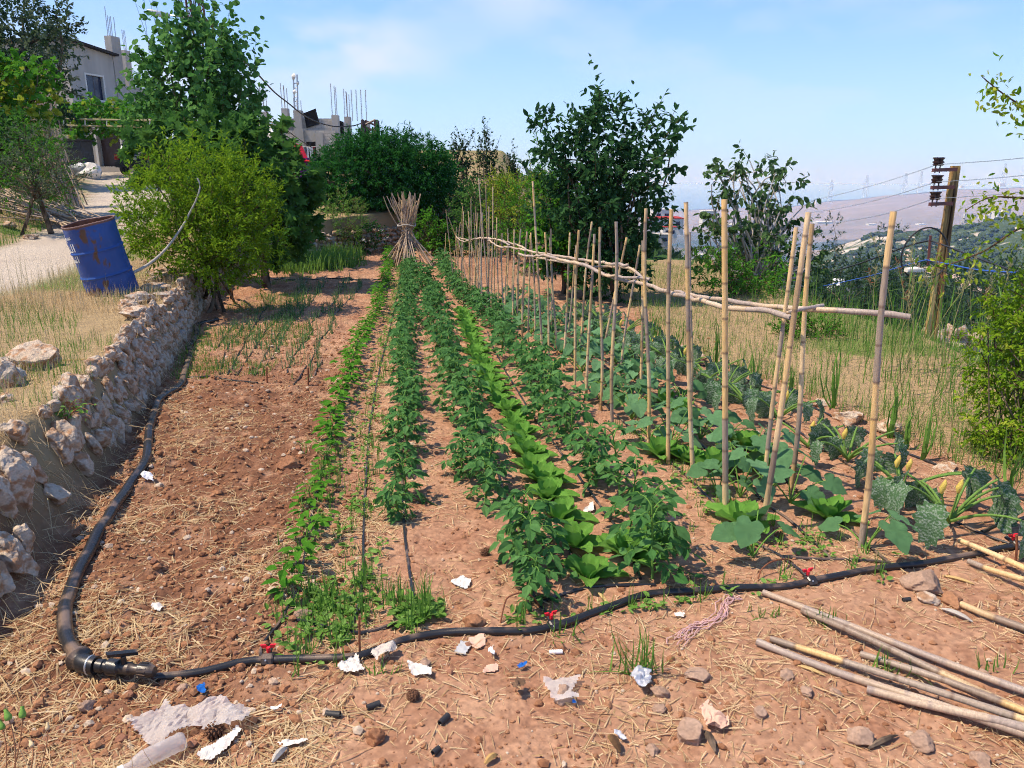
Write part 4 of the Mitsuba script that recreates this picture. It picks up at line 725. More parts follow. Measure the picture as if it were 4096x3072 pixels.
def zucchini(key, x, y, h, seed, nleaf, size, split, flowers=2):
    r = np.random.default_rng(seed); z = gz(x, y); SB, B = MB(), MB()
    for j in range(nleaf):
        a = j * 2.4 + r.normal() * .25; R = h * r.uniform(.75, 1.25); tip = np.array([x + math.cos(a) * R, y + math.sin(a) * R, z + h * r.uniform(.55, .95)]); c = curve3(np.array([x, y, z + .02]), tip, [0, 0, h * .12], 6); SB.add(*tube(c, np.linspace(.010, .006, 6), 6, uv=(WEED + .5, .9)))
        d = np.array([math.cos(a), math.sin(a), -1.1 + r.normal() * .2]); n = np.array([math.cos(a) * .9, math.sin(a) * .9, .8]); s = .8 * size * r.uniform(.7, 1.15)
        if split: bigleaf(L_ZUC, tip, d, n, s, ZUC, r.random()).part(key, 'leaf', 'leaf', True, True)
        else: scat(B, L_ZUC, tip[None], d[None], n[None], np.array([s]), ZUC, np.array([r.random()]))
    SB.part(key, 'leaf_stalks', 'leaf_gloss', True, True)
    for j in range(flowers):
        b = np.array([x + r.normal() * .03, y + r.normal() * .03, z + h * r.uniform(.5, .75)]); fb = MB(); fb.add(*tube(np.array([[x, y, z], b]), .005, 5, uv=(WEED + .5, .8))); fb.add(*tube(np.array([b, b + [0, 0, .03], b + [.01, 0, .06], b + [.012, 0, .08]]), [.008, .017, .012, .003], 7, uv=(YEL + .5, .6))); fb.part(key, 'flower', 'leaf', True, True)
    if not split: B.part(key, 'leaves', 'leaf', True, True)
def pepper(key, x, y, h, seed, pal=BEAN, leafs=(13, 20), size=.085):
    r = np.random.default_rng(seed); z = gz(x, y); SB, B = MB(), MB(); S = np.array([[x + r.normal() * .008 * k, y + r.normal() * .008 * k, z - .01 + h * .85 * k / 4] for k in range(5)]); stemline(SB, S, .004, .002); n = int(r.integers(*leafs)); f = r.uniform(.2, 1, n); a = np.arange(n) * 2.4
    P = np.stack([np.interp(f, np.linspace(0, 1, 5), S[:, k]) for k in range(3)], 1); o = np.stack([np.cos(a), np.sin(a), np.full(n, .15)], 1); P = P + o * h * .15
    scat(B, L_OVAL, P, o + [0, 0, -.25], r.normal(size=(n, 3)) * .25 + [0, 0, 1], size * (h / .22) ** .5 * r.uniform(.6, 1.15, n), pal, r.random(n), 1.0); SB.part(key, 'stem', 'twig', True, True); B.part(key, 'leaves', 'leaf_gloss', False, True)
def bladeplant(key, x, y, h, seed, n=7, w=.022, pal=GRASS, lean=.35):
    r = np.random.default_rng(seed); B = MB(); blades(B, r, np.tile([x, y, gz(x, y) - .01], (n, 1)) + r.normal(size=(n, 3)) * [.008, .008, 0], h, w, pal, lean, 1.5, (.3, 1)); put(key, B.mesh(), 'leaf', False, B.uv())
ORD = ['nearest', 'second', 'third', 'fourth', 'fifth', 'sixth', 'seventh', 'eighth', 'ninth', 'tenth', 'eleventh', 'twelfth']
def row(name, cat, pts, spacing, fn, what, rowname, seed, grow=1.0, jit=.02, first=0, start=12):
    P = path(pts, .02); r = np.random.default_rng(seed); L = np.r_[0, np.cumsum(np.linalg.norm(np.diff(P, axis=0), axis=1))]; s, j, keys = 0.0, first, []
    while s < L[-1]:
        p = [np.interp(s, L, P[:, k]) + r.normal() * jit for k in (0, 1)]; dist = math.hypot(*p)
        lab = f'{what}, {ORD[j]} one from the front of the {rowname}' if j < start else f'{what} further back in the {rowname}'
        k = thing(name, lab, cat, f'{what}s of the {rowname}' if j >= start else None); fn(k, p[0], p[1], r, j, dist); keys.append(k); s += spacing(dist) if callable(spacing) else spacing * r.uniform(.85, 1.15); j += 1
    return keys
ROWA = [(1150, 2390), (1200, 2300), (1222, 2200), (1250, 2060), (1290, 1900), (1330, 1740), (1372, 1600), (1431, 1394), (1487, 1293), (1515, 1209), (1547, 1117), (1549, 1052), (1556, 1005)]
row('pepper_plant', 'plant', ROWA, lambda d: .26 if d < 5.2 else .17, lambda k, x, y, r, j, d: pepper(k, x, y, .20 if d < 5.2 else r.uniform(.19, .26), 300 + j), 'bright green pepper plant', 'leftmost crop row', 71, jit=.03)
row('tomato_plant', 'plant', [(1625, 2070), (1621, 1932), (1616, 1793), (1621, 1678), (1621, 1516), (1625, 1400), (1630, 1250), (1635, 1120), (1625, 1040)], lambda d: .34 if d < 5.4 else .25, lambda k, x, y, r, j, d: tomato(k, x, y, (.24 if j < 1 else r.uniform(.24, .33)), 400 + j, d > 8), 'tomato plant', 'left tomato row', 72, jit=.04)
row('tomato_plant', 'plant', [(2190, 2440), (2130, 2300), (2040, 2150), (1960, 2000), (1900, 1850), (1850, 1700), (1800, 1520), (1760, 1350), (1720, 1200), (1690, 1100)], lambda d: .27 if d < 8 else .24, lambda k, x, y, r, j, d: tomato(k, x, y, r.uniform(.31, .42) * (1 if j else .8) * (.85 if d > 8 else 1), 500 + j, d > 8), 'bushy tomato plant', 'middle tomato row', 73, jit=.07)
row('tomato_plant', 'plant', [(2600, 2330), (2570, 2200), (2500, 2080), (2400, 1950), (2270, 1800), (2200, 1700), (2100, 1520), (2000, 1370), (1900, 1240), (1820, 1150), (1750, 1060)], lambda d: .30 if d < 8 else .27, lambda k, x, y, r, j, d: tomato(k, x, y, r.uniform(.34, .50) * (.85 if d > 8 else 1), 600 + j, d > 8), 'tall tomato plant', 'right tomato row', 74, jit=.05)
row('lettuce', 'lettuce', [(2375, 2320), (2260, 2140), (2185, 1980), (2120, 1850), (2080, 1760), (2050, 1690), (1990, 1600), (1940, 1500), (1900, 1400), (1870, 1320), (1840, 1250)], lambda d: .33 if d < 4.2 else .22, lambda k, x, y, r, j, d: lettuce(k, x, y, r.uniform(.13, .165), 700 + j, j < 8), 'upright green lettuce', 'lettuce row', 75)
for j, (X, Y, s, lab) in enumerate(((2600, 2060 + 130, .15, 'small lettuce under the nearest plant of the right tomato row'), (2510, 2240, .17, 'lettuce lying open beneath the right tomato row'), (2965, 2110, .20, 'lettuce growing between the two front canes'), (2860, 1880, .19, 'lettuce at the foot of the cane, beside the large cucumber leaves'), (2640, 1830, .17, 'lettuce left of the cucumber leaves at the canes'), (2750, 1850, .15, 'narrow leaved lettuce between two canes'),
        (2980, 1800, .18, 'lettuce at the back of the cucumber clump'), (3060, 1890, .2, 'round lettuce in the cucumber clump by the drip line'), (3310, 2080, .17, 'single lettuce beside the drip line left of the last cane'), (2660, 1620, .16, 'bright lettuce behind the cane row'), (2720, 1650, .15, 'second bright lettuce behind the cane row'))):
    c = gnd(X, Y); k = thing('lettuce', lab, 'lettuce'); lettuce(k, c[0], c[1], s, 740 + j, Y > 1800)
CU = [(3010, 2230, .28, 5, .19), (2960, 1990, .30, 7, .19), (2870, 1990, .26, 6, .18), (3080, 1960, .30, 7, .19), (3160, 2020, .26, 5, .16), (3460, 2200, .26, 4, .20), (3000, 1880, .3, 7, .18), (2680, 1800, .26, 6, .18), (2600, 1760, .2, 5, .15), (2800, 1760, .28, 7, .17), (2880, 1800, .25, 6, .17), (2740, 1700, .24, 6, .15)]
CL = ['nearest cucumber plant, left of the leaning front cane', 'cucumber plant with broad leaves between the front canes', 'cucumber plant at the foot of the tallest front cane', 'cucumber plant right of the leaning front cane', 'cucumber plant around the foot of the third last cane', 'cucumber plant hugging the last upright cane at the right', 'cucumber plant at the middle of the big clump', 'cucumber plant at the left of the big clump by a cane', 'small cucumber plant left of the big clump', 'cucumber plant behind the big clump', 'cucumber plant at the back right of the big clump', 'cucumber plant in the gap behind the clump']
for j, (X, Y, h, n, s) in enumerate(CU): c = gnd(X, Y); vine(thing('cucumber_plant', CL[j], 'plant'), c[0], c[1], h, 760 + j, n, s, True)
row('cucumber_plant', 'plant', [(2560, 1700), (2480, 1620), (2390, 1540), (2300, 1460), (2200, 1390), (2110, 1330), (2010, 1270), (1960, 1200)], lambda d: .24, lambda k, x, y, r, j, d: vine(k, x, y, r.uniform(.18, .27), 790 + j, 9, .15, False), 'low cucumber plant', 'left cane side', 76, jit=.08)
row('cucumber_plant', 'plant', [(2700, 1610), (2580, 1520), (2480, 1440), (2380, 1390), (2260, 1320), (2160, 1270), (2050, 1200)], lambda d: .26, lambda k, x, y, r, j, d: vine(k, x, y, r.uniform(.18, .28), 840 + j, 9, .15, False), 'broad leaved cucumber plant', 'right cane side', 77, jit=.10)
ZU = [(3790, 2110, .30, 9, .25, 'nearest squash plant with drooping mildewed leaves and pale flowers at the right'), (3600, 1985, .26, 8, .21, 'second squash plant with drooping leaves, behind the nearest one'), (3390, 1850, .25, 7, .2, 'third squash plant, behind the last upright cane'), (3230, 1790, .22, 6, .17, 'small spiky squash plant left of the last upright cane'), (3110, 1690, .26, 7, .2, 'squash plant right of the third last cane')]
for j, (X, Y, h, n, s, lab) in enumerate(ZU): c = gnd(X, Y); zucchini(thing('squash_plant', lab, 'plant'), c[0], c[1], h, 900 + j, n, s, True, 2 if j < 2 else 1)
row('squash_plant', 'plant', [(3010, 1640), (2900, 1570), (2760, 1500), (2640, 1440), (2530, 1390), (2430, 1340), (2320, 1270)], lambda d: .42, lambda k, x, y, r, j, d: zucchini(k, x, y, r.uniform(.22, .3), 910 + j, 8, .21, False, j % 2), 'wilted grey green squash plant', 'squash row', 78, jit=.05)
CS = [(3620, 1800), (3690, 1850), (3330, 1650), (2960, 1545), (3010, 1560), (2760, 1440), (2700, 1420), (3560, 1760), (2620, 1400), (3160, 1600), (4040, 2000), (2860, 1480)]
for j, (X, Y) in enumerate(CS): c = gnd(X, Y - 12); bladeplant(thing('corn_seedling', 'young corn seedling beside the drip pipe at the grass edge', 'plant', 'corn seedlings along the grass edge'), c[0], c[1], .30 + .1 * (j % 3), 930 + j)
for l, P in enumerate(ONL):
    Q = path(P, .02); r = np.random.default_rng(950 + l); B = MB(); n = int(26 * len(Q) * .02)
    s = 0
    while s < len(Q):
        if Q[s, 1] > 8.2 + r.normal() * .7 or r.random() < .15:
            p = Q[s] + r.normal(size=2) * .035; m = int(r.integers(5, 9)); blades(B, r, np.column_stack([np.tile(p, (m, 1)) + r.normal(size=(m, 2)) * .02, np.full(m, gz(*p))]), .15, .008, ONION, .5)
        s += 7
    struct('onion_seedlings', B.mesh(), 'leaf', False, B.uv(), kind='stuff', label=('first', 'second', 'third', 'fourth', 'fifth', 'sixth', 'seventh', 'eighth', 'ninth')[l] + ' line of thin onion seedlings from the wall')
def weeds(name, label, pts, n, spread, seed, L=.07, pal=WEED, kind='mix'):
    P = path(pts, .02); r = np.random.default_rng(seed); i = r.integers(0, len(P), n); q = P[i] + r.normal(size=(n, 2)) * spread; B = MB()
    h = n * 2 // 3; z = H(q[:, 0], q[:, 1])
    m = 5; Q = np.repeat(np.column_stack([q, z])[:h], m, 0); a = r.uniform(0, 6.28, len(Q)); o = np.stack([np.cos(a), np.sin(a), r.uniform(-.1, .6, len(Q))], 1); Q = Q + o * L * .35 * r.random((len(Q), 1)) + [0, 0, L * .3] * r.random((len(Q), 1))
    scat(B, L_OVAL, Q, o, r.normal(size=o.shape) * .3 + [0, 0, 1], L * .6 * r.uniform(.5, 1.2, len(Q)), pal, r.random(len(Q)), 1.1)
    g = np.repeat(np.column_stack([q, z])[h:], 6, 0); blades(B, r, g + r.normal(size=g.shape) * [.015, .015, 0], L * 1.7, .006, GRASS, .6)
    struct(name, B.mesh(), 'leaf', False, B.uv(), kind='stuff', label=label)
weeds('weeds', 'small leafy weeds along the second drip line', [(1400, 2560), (1430, 2420), (1440, 2304), (1430, 2159), (1440, 1909), (1470, 1724), (1500, 1548), (1533, 1423), (1585, 1200), (1605, 1050)], 420, .075, 81)
weeds('weed_patch', 'dense patch of leafy weeds at the front between the first two drip lines', [(1200, 2600), (1300, 2500), (1400, 2440), (1330, 2380), (1260, 2560)], 130, .10, 82)
weeds('weed_tuft', 'grassy weeds at the near end of the third drip line', [(1690, 2470), (1660, 2440), (1640, 2500)], 60, .05, 83, .085)
weeds('pepper_weeds', 'small weeds around the pepper row', ROWA[:6], 120, .07, 84, .055); weeds('weed_row', 'sparse weeds between the tomato rows', [(1760, 1600), (1740, 1400), (1700, 1200)], 90, .1, 85, .06)
weeds('cane_weeds', 'small weeds around the foot of the canes', [(3500, 2260), (3200, 2180), (2900, 2050), (2700, 1850), (2550, 1720)], 160, .11, 86, .055); weeds('front_weeds', 'small weeds along the supply pipe', [(2080, 2480), (2060, 2500), (3100, 2340), (3200, 2300)], 40, .03, 87, .06)
for j, (X, Y, n, s, lab) in enumerate(((2560, 2690, 46, .20, 'dark green grass tuft lying flat on the bare front soil'), (3290, 2500, 16, .09, 'small green grass tuft between the supply pipe and the fallen canes'), (3070, 2470, 14, .06, 'small grass tuft near the near end of the fallen canes'), (3560, 2680, 26, .09, 'small green grass tuft among the fallen canes'), (3990, 2680, 12, .08, 'tiny grass tuft at the right edge'), (2260, 2555, 14, .12, 'grass blades beside the second tap'), (1545, 2700, 14, .06, 'feathery green weed below the crumpled rag'))):
    c = gnd(X, Y); r = np.random.default_rng(970 + j); B = MB(); blades(B, r, np.tile(c, (n, 1)) + r.normal(size=(n, 3)) * [.04, .02, 0], s, .007, GRASS, 1.0 if j == 0 else .7); put(thing('grass_tuft', lab, 'grass tuft'), B.mesh(), 'leaf', False, B.uv())
# ---------------------------------------------------------------- canes
def cane(label, b, t, r0=.013, r1=.010, seed=0, group=None, name='bean_cane', parent=None, crook=.012, tone=None):
    r = np.random.default_rng(seed); n = max(4, int(np.linalg.norm(t - b) / .19) * 2 + 1); f = np.linspace(0, 1, n); C = b + (t - b) * f[:, None]; w = r.normal(size=3) * crook; C += np.sin(f * np.pi)[:, None] * w + np.sin(f * 2 * np.pi)[:, None] * r.normal(size=3) * crook * .5
    rad = np.linspace(r0, r1, n) * (1 + .10 * (np.arange(n) % 2 == 0)); rnd = r.random() if tone is None else tone; V, F, U = tube(C, rad, 9); U[:, 1] = rnd
    if parent: return part(parent, name, (V, F), 'cane', True, U)
    return put(thing(name, label, 'cane', group), (V, F), 'cane', True, U)
CN = [(3442, 2190, 3574, 846, .0165, 'last upright cane at the right with a split top'), (3160, 1963, 3248, 895, .015, 'second last upright cane, right of the leaning one'), (3046, 2111, 3234, 849, .0155, 'golden cane leaning to the right at the front'), (3052, 1990, 3185, 909, .013, 'cane crossing behind the leaning front cane'), (2905, 2062, 2897, 797, .017, 'thick golden upright cane, fifth from the right'),
      (2777, 1932, 2744, 809, .014, 'grey slightly bent cane left of the thick golden one'), (2752, 1729, 2759, 929, .012, 'short cane hidden behind the grey bent one'), (2673, 1863, 2686, 837, .014, 'golden dark banded cane in the middle of the front row'), (2594, 1789, 2584, 834, .013, 'upright cane left of the dark banded cane'), (2562, 1611, 2571, 962, .012, 'short cane just left of the upright one'), (2481, 1518, 2560, 980, .011, 'thin cane leaning right behind the row'),
      (2404, 1436, 2507, 950, .013, 'strongly leaning cane with a dark base'), (2451, 1706, 2465, 887, .0135, 'grey topped upright cane at the dark overlap of the rail'), (2402, 1641, 2400, 908, .012, 'straight thin cane left of the rail overlap'), (2345, 1600, 2378, 936, .012, 'grey cane of the crossed pair'), (2320, 1395, 2368, 887, .012, 'taller cane of the crossed pair'), (2298, 1571, 2316, 920, .012, 'golden cane left of the crossed pair'), (2260, 1385, 2305, 980, .011, 'leaning cane behind the golden one'),
      (2250, 1468, 2280, 931, .011, 'cane leaning right under the rail knot'), (2230, 1425, 2203, 915, .011, 'cane leaning left beside the knot'), (2205, 1340, 2198, 950, .010, 'thin cane behind the left leaning one'), (2195, 1465, 2180, 929, .011, 'cane with a dark lower half'), (2171, 1428, 2131, 725, .012, 'tallest cane, standing high above the rail'), (2143, 1376, 2120, 941, .010, 'cane right of the tallest pair'), (2112, 1385, 2124, 931, .010, 'cane crossing left of the tallest cane'), (2090, 1348, 2108, 927, .010, 'grey cane left of the tallest cane'), (2064, 1297, 2083, 915, .010, 'thin cane at the left of the middle'), (2048, 1325, 2057, 918, .010, 'thin straight cane where the rail narrows')]
CANEPOS = {}
for j, (bx, by, tx, ty, rad, lab) in enumerate(CN):
    b = at(bx, by, 0); b[2] = gz(b[0], b[1]) - .06; t = aty(tx, ty, b[1] - .0); CANEPOS[j] = (b, t); cane(lab, b, t, rad, rad * .85, 1000 + j, tone=(.62 + .02 * (j % 3) if 'grey' in lab else .02 + .53 * ((j * .618) % 1)))
ZC = [((133, 220), (190, 720)), ((132, 370), (120, 600)), ((150, 270), (310, 700)), ((185, 480), (185, 700)), ((200, 330), (215, 720)), ((238, 200), (225, 740)), ((245, 230), (240, 770)), ((258, 290), (385, 880)), ((275, 230), (275, 830)), ((292, 150), (300, 760)), ((310, 240), (320, 830)), ((322, 200), (330, 760)), ((340, 20), (400, 890)), ((345, 400), (350, 860)), ((385, 65), (405, 890)), ((365, 240), (365, 900)), ((430, 75), (420, 905)), ((455, 270), (465, 950)), ((445, 350), (435, 870)), ((490, 370), (495, 950)), ((525, 340), (510, 900)), ((530, 370), (520, 860)), ((567, 345), (555, 900)), ((608, 345), (580, 940)), ((650, 365), (615, 950)), ((672, 385), (690, 950)), ((225, 300), (205, 730)), ((335, 240), (300, 840)), ((283, 270), (290, 800)), ((405, 200), (390, 860)), ((355, 210), (345, 820)), ((212, 400), (280, 780))]
for j, (t, b) in enumerate(ZC):
    B_ = at(1700 + b[0] * .6304, 700 + b[1] * .6304 - 4, 0); B_[2] = gz(B_[0], B_[1]) - .05; T_ = aty(1700 + t[0] * .6304, 700 + t[1] * .6304, B_[1]); cane('thin grey cane in the crowded far end of the cane row', B_, T_, .0095, .007, 1100 + j, 'canes at the far end of the row')
def rail(label, pts, rad, seed, off=0.0):
    P = np.array([aty(X, Y, d) for X, Y, d in pts]); r = np.random.default_rng(seed); C = resample(P, .09); C += np.r_[np.zeros((1, 3)), r.normal(size=(len(C) - 1, 3)) * .004]; n = len(C); V, F, U = tube(C, np.linspace(rad, rad * .75, n) * (1 + .10 * (np.arange(n) % 2)), 9); U[:, 1] = .93; put(thing('cane_rail', label, 'cane'), (V, F), 'cane', True, U)
rail('long pale horizontal cane tied across the front uprights at the right', [(3640, 1268, 4.0), (3535, 1256, 4.05), (3271, 1238, 4.25), (3072, 1226, 4.55), (2920, 1205, 4.75), (2770, 1182, 5.2), (2700, 1165, 5.5)], .0165, 1)
rail('grey weathered horizontal cane crossing below the pale rail', [(3165, 1272, 4.2), (3072, 1245, 4.4), (2905, 1232, 4.65), (2757, 1190, 5.1), (2680, 1172, 5.35), (2590, 1142, 5.6), (2510, 1125, 5.9), (2440, 1105, 6.1), (2415, 1100, 6.3)], .0165, 2)
rail('short dark weathered cane piece across the rail overlap', [(3290, 1222, 4.35), (3220, 1234, 4.2), (3140, 1250, 4.05)], .012, 3)
rail('dark grey cane stub bridging two rails in the middle', [(2600, 1118, 5.7), (2520, 1110, 5.85), (2410, 1102, 6.15)], .012, 4)
rail('bent pale horizontal cane left of the middle, ending at the stub', [(2420, 1100, 6.2), (2320, 1055, 6.5), (2250, 1040, 6.9), (2180, 1022, 7.4), (2110, 1025, 8.0), (2078, 1018, 8.2)], .015, 5)
rail('upper pale rail running back from the middle', [(2510, 1060, 6.0), (2380, 1048, 6.7), (2260, 1030, 7.3), (2150, 1010, 8.2), (2048, 990, 9.3), (1990, 985, 9.9), (1965, 968, 10.3), (1950, 960, 10.8)], .013, 6)
rail('lower rail with a hooked end behind the grey topped cane', [(2590, 1138, 5.7), (2540, 1085, 6.1), (2505, 1067, 6.3), (2370, 1066, 6.8), (2260, 1050, 7.3), (2150, 1030, 8.1), (2075, 1015, 8.9)], .012, 7)
rail('thin crooked rail at the crowded far end of the cane row', [(2110, 1000, 8.6), (2080, 985, 9.3), (2020, 965, 10.2), (1930, 950, 11.2), (1870, 960, 12.2), (1830, 950, 12.8)], .011, 8)
rail('second thin rail at the crowded far end, curving upward', [(2040, 980, 9.6), (1990, 960, 10.2), (1900, 955, 11.3), (1850, 965, 12), (1825, 945, 12.6)], .010, 9)
# tied sheaf of canes standing in the field, bundle leaning on the bank, heap on the bank
k = thing('cane_sheaf', 'tied sheaf of long canes standing like a tripod at the far end of the rows', 'cane bundle'); c = at(880 * D, 575 * D); rt = np.random.default_rng(90); waist = aty(877 * D, 487 * D, c[1]); top = aty(874 * D, 420 * D, c[1])
for j in range(64):
    leg = rt.choice(3, p=[.5, .3, .2]); foot = np.array([(-.30, .1), (.05, -.25), (.52, -.05)][leg]) + rt.normal(size=2) * [.11, .10]; b = np.array([c[0] + foot[0], c[1] + foot[1], 0.0]); b[2] = gz(b[0], b[1]); w = waist + np.r_[rt.normal(size=2) * .055 - foot * .12, 0] + [0, .1, 0]
    t = w + unit((w - b) * [.45, .45, 1]) * rt.uniform(.40, .72) + np.r_[rt.normal(size=2) * .06, 0]; t[0] += (rt.random() - .55) * .22
    C = np.array([b, (b * .5 + w * .5) + np.r_[rt.normal(size=2) * .02, 0], w, t]); C = resample(C, .2); V, F, U = tube(C, np.linspace(.014, .008, len(C)), 6); U[:, 1] = rt.uniform(.75, .99); part(k, 'cane', (V, F), 'cane', True, U)
part(k, 'tie', tube(np.array([waist + [math.cos(a) * .19, .1 + math.sin(a) * .16, .02 * math.sin(3 * a)] for a in np.linspace(0, 6.283, 20)]), .016, 6)[:2], 'pale_bark', True)
def bundle(name, label, foot, headp, n, spread0, spread1, seed, rad=.014):
    k = thing(name, label, 'cane bundle'); r = np.random.default_rng(seed)
    for j in range(n):
        b = foot + r.normal(size=3) * spread0; t = headp + r.normal(size=3) * spread1; t = b + (t - b) * r.uniform(.75, 1.1); C = curve3(b, t, r.normal(size=3) * .05, 6); V, F, U = tube(C, np.linspace(rad, rad * .4, 6), 5); U[:, 1] = r.uniform(.8, .99); part(k, 'cane', (V, F), 'cane', True, U)
    return k
ft = gnd(250, 830); hd = aty(120, 320, ft[1] + .5)
bundle('leaning_cane_bundle', 'tall grey bundle of dry canes leaning against the trees left of the path', ft, hd, 90, np.array([.35, .3, .05]), np.array([.28, .25, .18]), 91, .020)
f2 = gnd(330, 905) + [0, 0, .05]; h2 = aty(-120, 740, f2[1] + 1.0)
bundle('cane_heap', 'heap of long dry canes lying on the left bank', f2, h2, 60, np.array([.4, .5, .08]), np.array([.5, .9, .28]), 92, .018)
FC = [((3050, 2390), (4096, 2790), .013, .96, 'pale grey cane at the top of the fallen canes'), ((3205, 2465), (4096, 2880), .013, .2, 'golden cane under the grey one'), ((3080, 2575), (4096, 2930), .0125, .1, 'thin golden cane, middle one of the fallen canes'), ((3025, 2585), (4096, 2960), .014, .95, 'grey backed cane with the lowest left end'), ((3440, 2632), (4096, 2890), .0125, .3, 'golden cane starting in the grass tuft'), ((3465, 2775), (4096, 2960), .014, .97, 'weathered white lowermost fallen cane'), ((3840, 2430), (4200, 2580), .014, .15, 'broken golden cane at the right edge beside the red earth lump'), ((3830, 2195), (4200, 2370), .013, .25, 'golden cane lying over the supply pipe at the right'), ((3870, 2265), (4200, 2400), .013, .65, 'dark banded cane lying below the supply pipe at the right')]
for j, (a, b, rad, tone, lab) in enumerate(FC):
    A, B_ = gnd(*a), gnd(*b); up = .02 + .012 * (j % 3); A[2] += rad + .006; B_[2] += rad + up
    if 'over the supply' in lab: A[2] += .03; B_[2] += .02
    cane(lab, A, A + (B_ - A) * 1.12, rad, rad * 1.1, 1200 + j, name='fallen_cane', crook=.008, tone=tone)
# ---------------------------------------------------------------- drum
k = thing('oil_drum', 'tilted blue steel drum with white lettering and rust on the terrace edge', 'drum'); db = gnd(458, 1175); dt = aty(374, 952, db[1] - .10); ax = unit(dt - db); hD = .88; R0 = basis(ax, [1, 0, 0]); R0 = np.stack([np.cross([0, 1, 0], ax) * 1.0, ax, ax], 1)
xa = unit(np.cross([0, 1.0, 0], ax)); ya = np.cross(ax, xa)           # xa to the right, ya away
def drum_pt(uu, h, rad):
    th = (np.asarray(uu) - .5) * 2 * np.pi; h = np.asarray(h, float); dent = sstep(.80, 1.0, h) * (.022 * np.cos(3 * th + .8) + .012 * np.cos(5 * th)) + .004 * np.sin(4 * th + h * 5)
    rr = rad + dent
    return db + (rr * np.sin(th))[..., None] * xa - (rr * np.cos(th))[..., None] * ya + (h * hD)[..., None] * ax
hs = np.array(sorted(list(np.linspace(0, 1, 25)) + [a + b for a in (.30, .64) for b in (-.022, -.012, 0, .012, .022)])); radp = .285 + np.zeros_like(hs)
for a in (.30, .64): radp += .015 * np.exp(-((hs - a) / .013) ** 2)
for a in np.r_[np.arange(.06, .26, .05), np.arange(.70, .80, .045)]: radp += .003 * np.cos((hs - a) / .05 * 6.28) * (np.abs(hs - a) < .025)
UU, HH = np.meshgrid(np.linspace(0, 1, 65), hs); V = drum_pt(UU, HH, np.repeat(radp[:, None], 65, 1)).reshape(-1, 3); n_, m_ = UU.shape; ii = np.arange((n_ - 1) * (m_ - 1)); aa = (ii // (m_ - 1)) * m_ + ii % (m_ - 1)
FD = np.stack([aa, aa + 1, aa + m_ + 1, aa + m_], 1); put(k + '__shell', (V, FD), 'drum_paint', True, np.stack([UU.ravel(), HH.ravel()], 1))
V2 = drum_pt(UU, HH * .985 + .01, np.full_like(UU, .277)).reshape(-1, 3); put(k + '__inside', (V2, FD[:, ::-1]), 'rust', True)
put(k + '__rim', tube(drum_pt(np.linspace(0, 1, 66), np.ones(66), np.full(66, .285)), .008, 8, False)[:2], 'rust_rim', True); bt = drum_pt(np.linspace(0, 1, 33)[:-1], np.full(32, .02), np.full(32, .27)); put(k + '__bottom', (np.vstack([bt, bt.mean(0)]), np.array([[a, (a + 1) % 32, 32] for a in range(32)])), 'rust')
def lettering(lines):
    B = MB()
    for pts, w in lines:
        P = resample(np.array(pts, float), .006) if len(pts) > 1 else np.array(pts, float); n = len(P)
        if n == 1: P = np.array([P[0] - [.006, 0], P[0] + [.006, 0]]); n = 2
        t = unit(np.gradient(P, axis=0)); nn = np.stack([-t[:, 1], t[:, 0]], 1) * w / 2; A, C = P + nn, P - nn
        def on_d(Q): return drum_pt(.432 - Q[:, 0] / (2 * np.pi * .285), Q[:, 1] / hD, np.full(len(Q), .2885))
        V = np.vstack([on_d(A), on_d(C)]); i = np.arange(n - 1); B.add(V, np.vstack([np.stack([i, i + 1, i + n + 1, i + n], 1), np.stack([i, i + n, i + n + 1, i + 1], 1)]))
    return B
def ring(x, y, r): return [(x + r * math.cos(a), y + r * math.sin(a)) for a in np.linspace(0, 6.283, 11)]
def arab(l1, l2, l3): # white hand painted strokes, right to left
    L = []
    L += [([(0, l1 + .035), (0, l1 + .008), (.016, l1 + .004), (.018, l1 + .028), (.021, l1 + .004), (.036, l1 + .003), (.038, l1 + .028), (.042, l1 + .004), (.075, l1), (.088, l1 + .004)], .010), (ring(.090, l1 + .010, .010), .008), ([(.098, l1 + .004), (.094, l1 - .018), (.082, l1 - .028)], .009), ([(.116, l1), (.116, l1 + .060)], .011), (ring(.142, l1 + .012, .010), .009), ([(.142, l1), (.17, l1), (.19, l1 + .002), (.192, l1 + .022)], .010), ([(.172, l1 + .042)], .012), ([(.192, l1 + .044)], .012)]
    L += [([(0, l2), (0, l2 + .095)], .016), ([(.036, l2 + .095), (.036, l2 + .006), (.06, l2), (.085, l2), (.088, l2 + .036)], .014), ([(.088, l2 + .062)], .014), ([(.085, l2), (.14, l2)], .014), (ring(.118, l2 + .026, .014), .011), ([(.118, l2 + .062)], .014), ([(.14, l2), (.165, l2 + .01), (.17, l2 + .09)], .014)]
    L += [([(0, l3), (0, l3 + .095)], .016), ([(.036, l3 + .080), (.036, l3 + .004), (.058, l3), (.062, l3 + .03), (.068, l3), (.084, l3), (.088, l3 + .034), (.094, l3)], .013), ([(.10, l3), (.15, l3)], .012), (ring(.135, l3 + .022, .013), .010), ([(.17, l3), (.17, l3 + .08)], .013)]
    return L
lettering(arab(.745, .60, .475)).part(k, 'lettering', 'white_paint')
# pale bent branch behind the drum
P = [aty(X, Y, d) for X, Y, d in ((515, 1098, 9.4), (590, 1060, 9.6), (660, 1000, 9.8), (720, 920, 10.0), (755, 860, 10.1), (785, 800, 10.1), (800, 740, 10.1), (790, 712, 10.1))]; C = resample(P, .06); V, F, U = tube(C, np.linspace(.020, .010, len(C)), 8); U[:, 1] = .97
put(thing('bent_branch', 'long pale curved pole leaning from the drum into the pomegranate bush', 'branch'), (V, F), 'pale_bark', True)
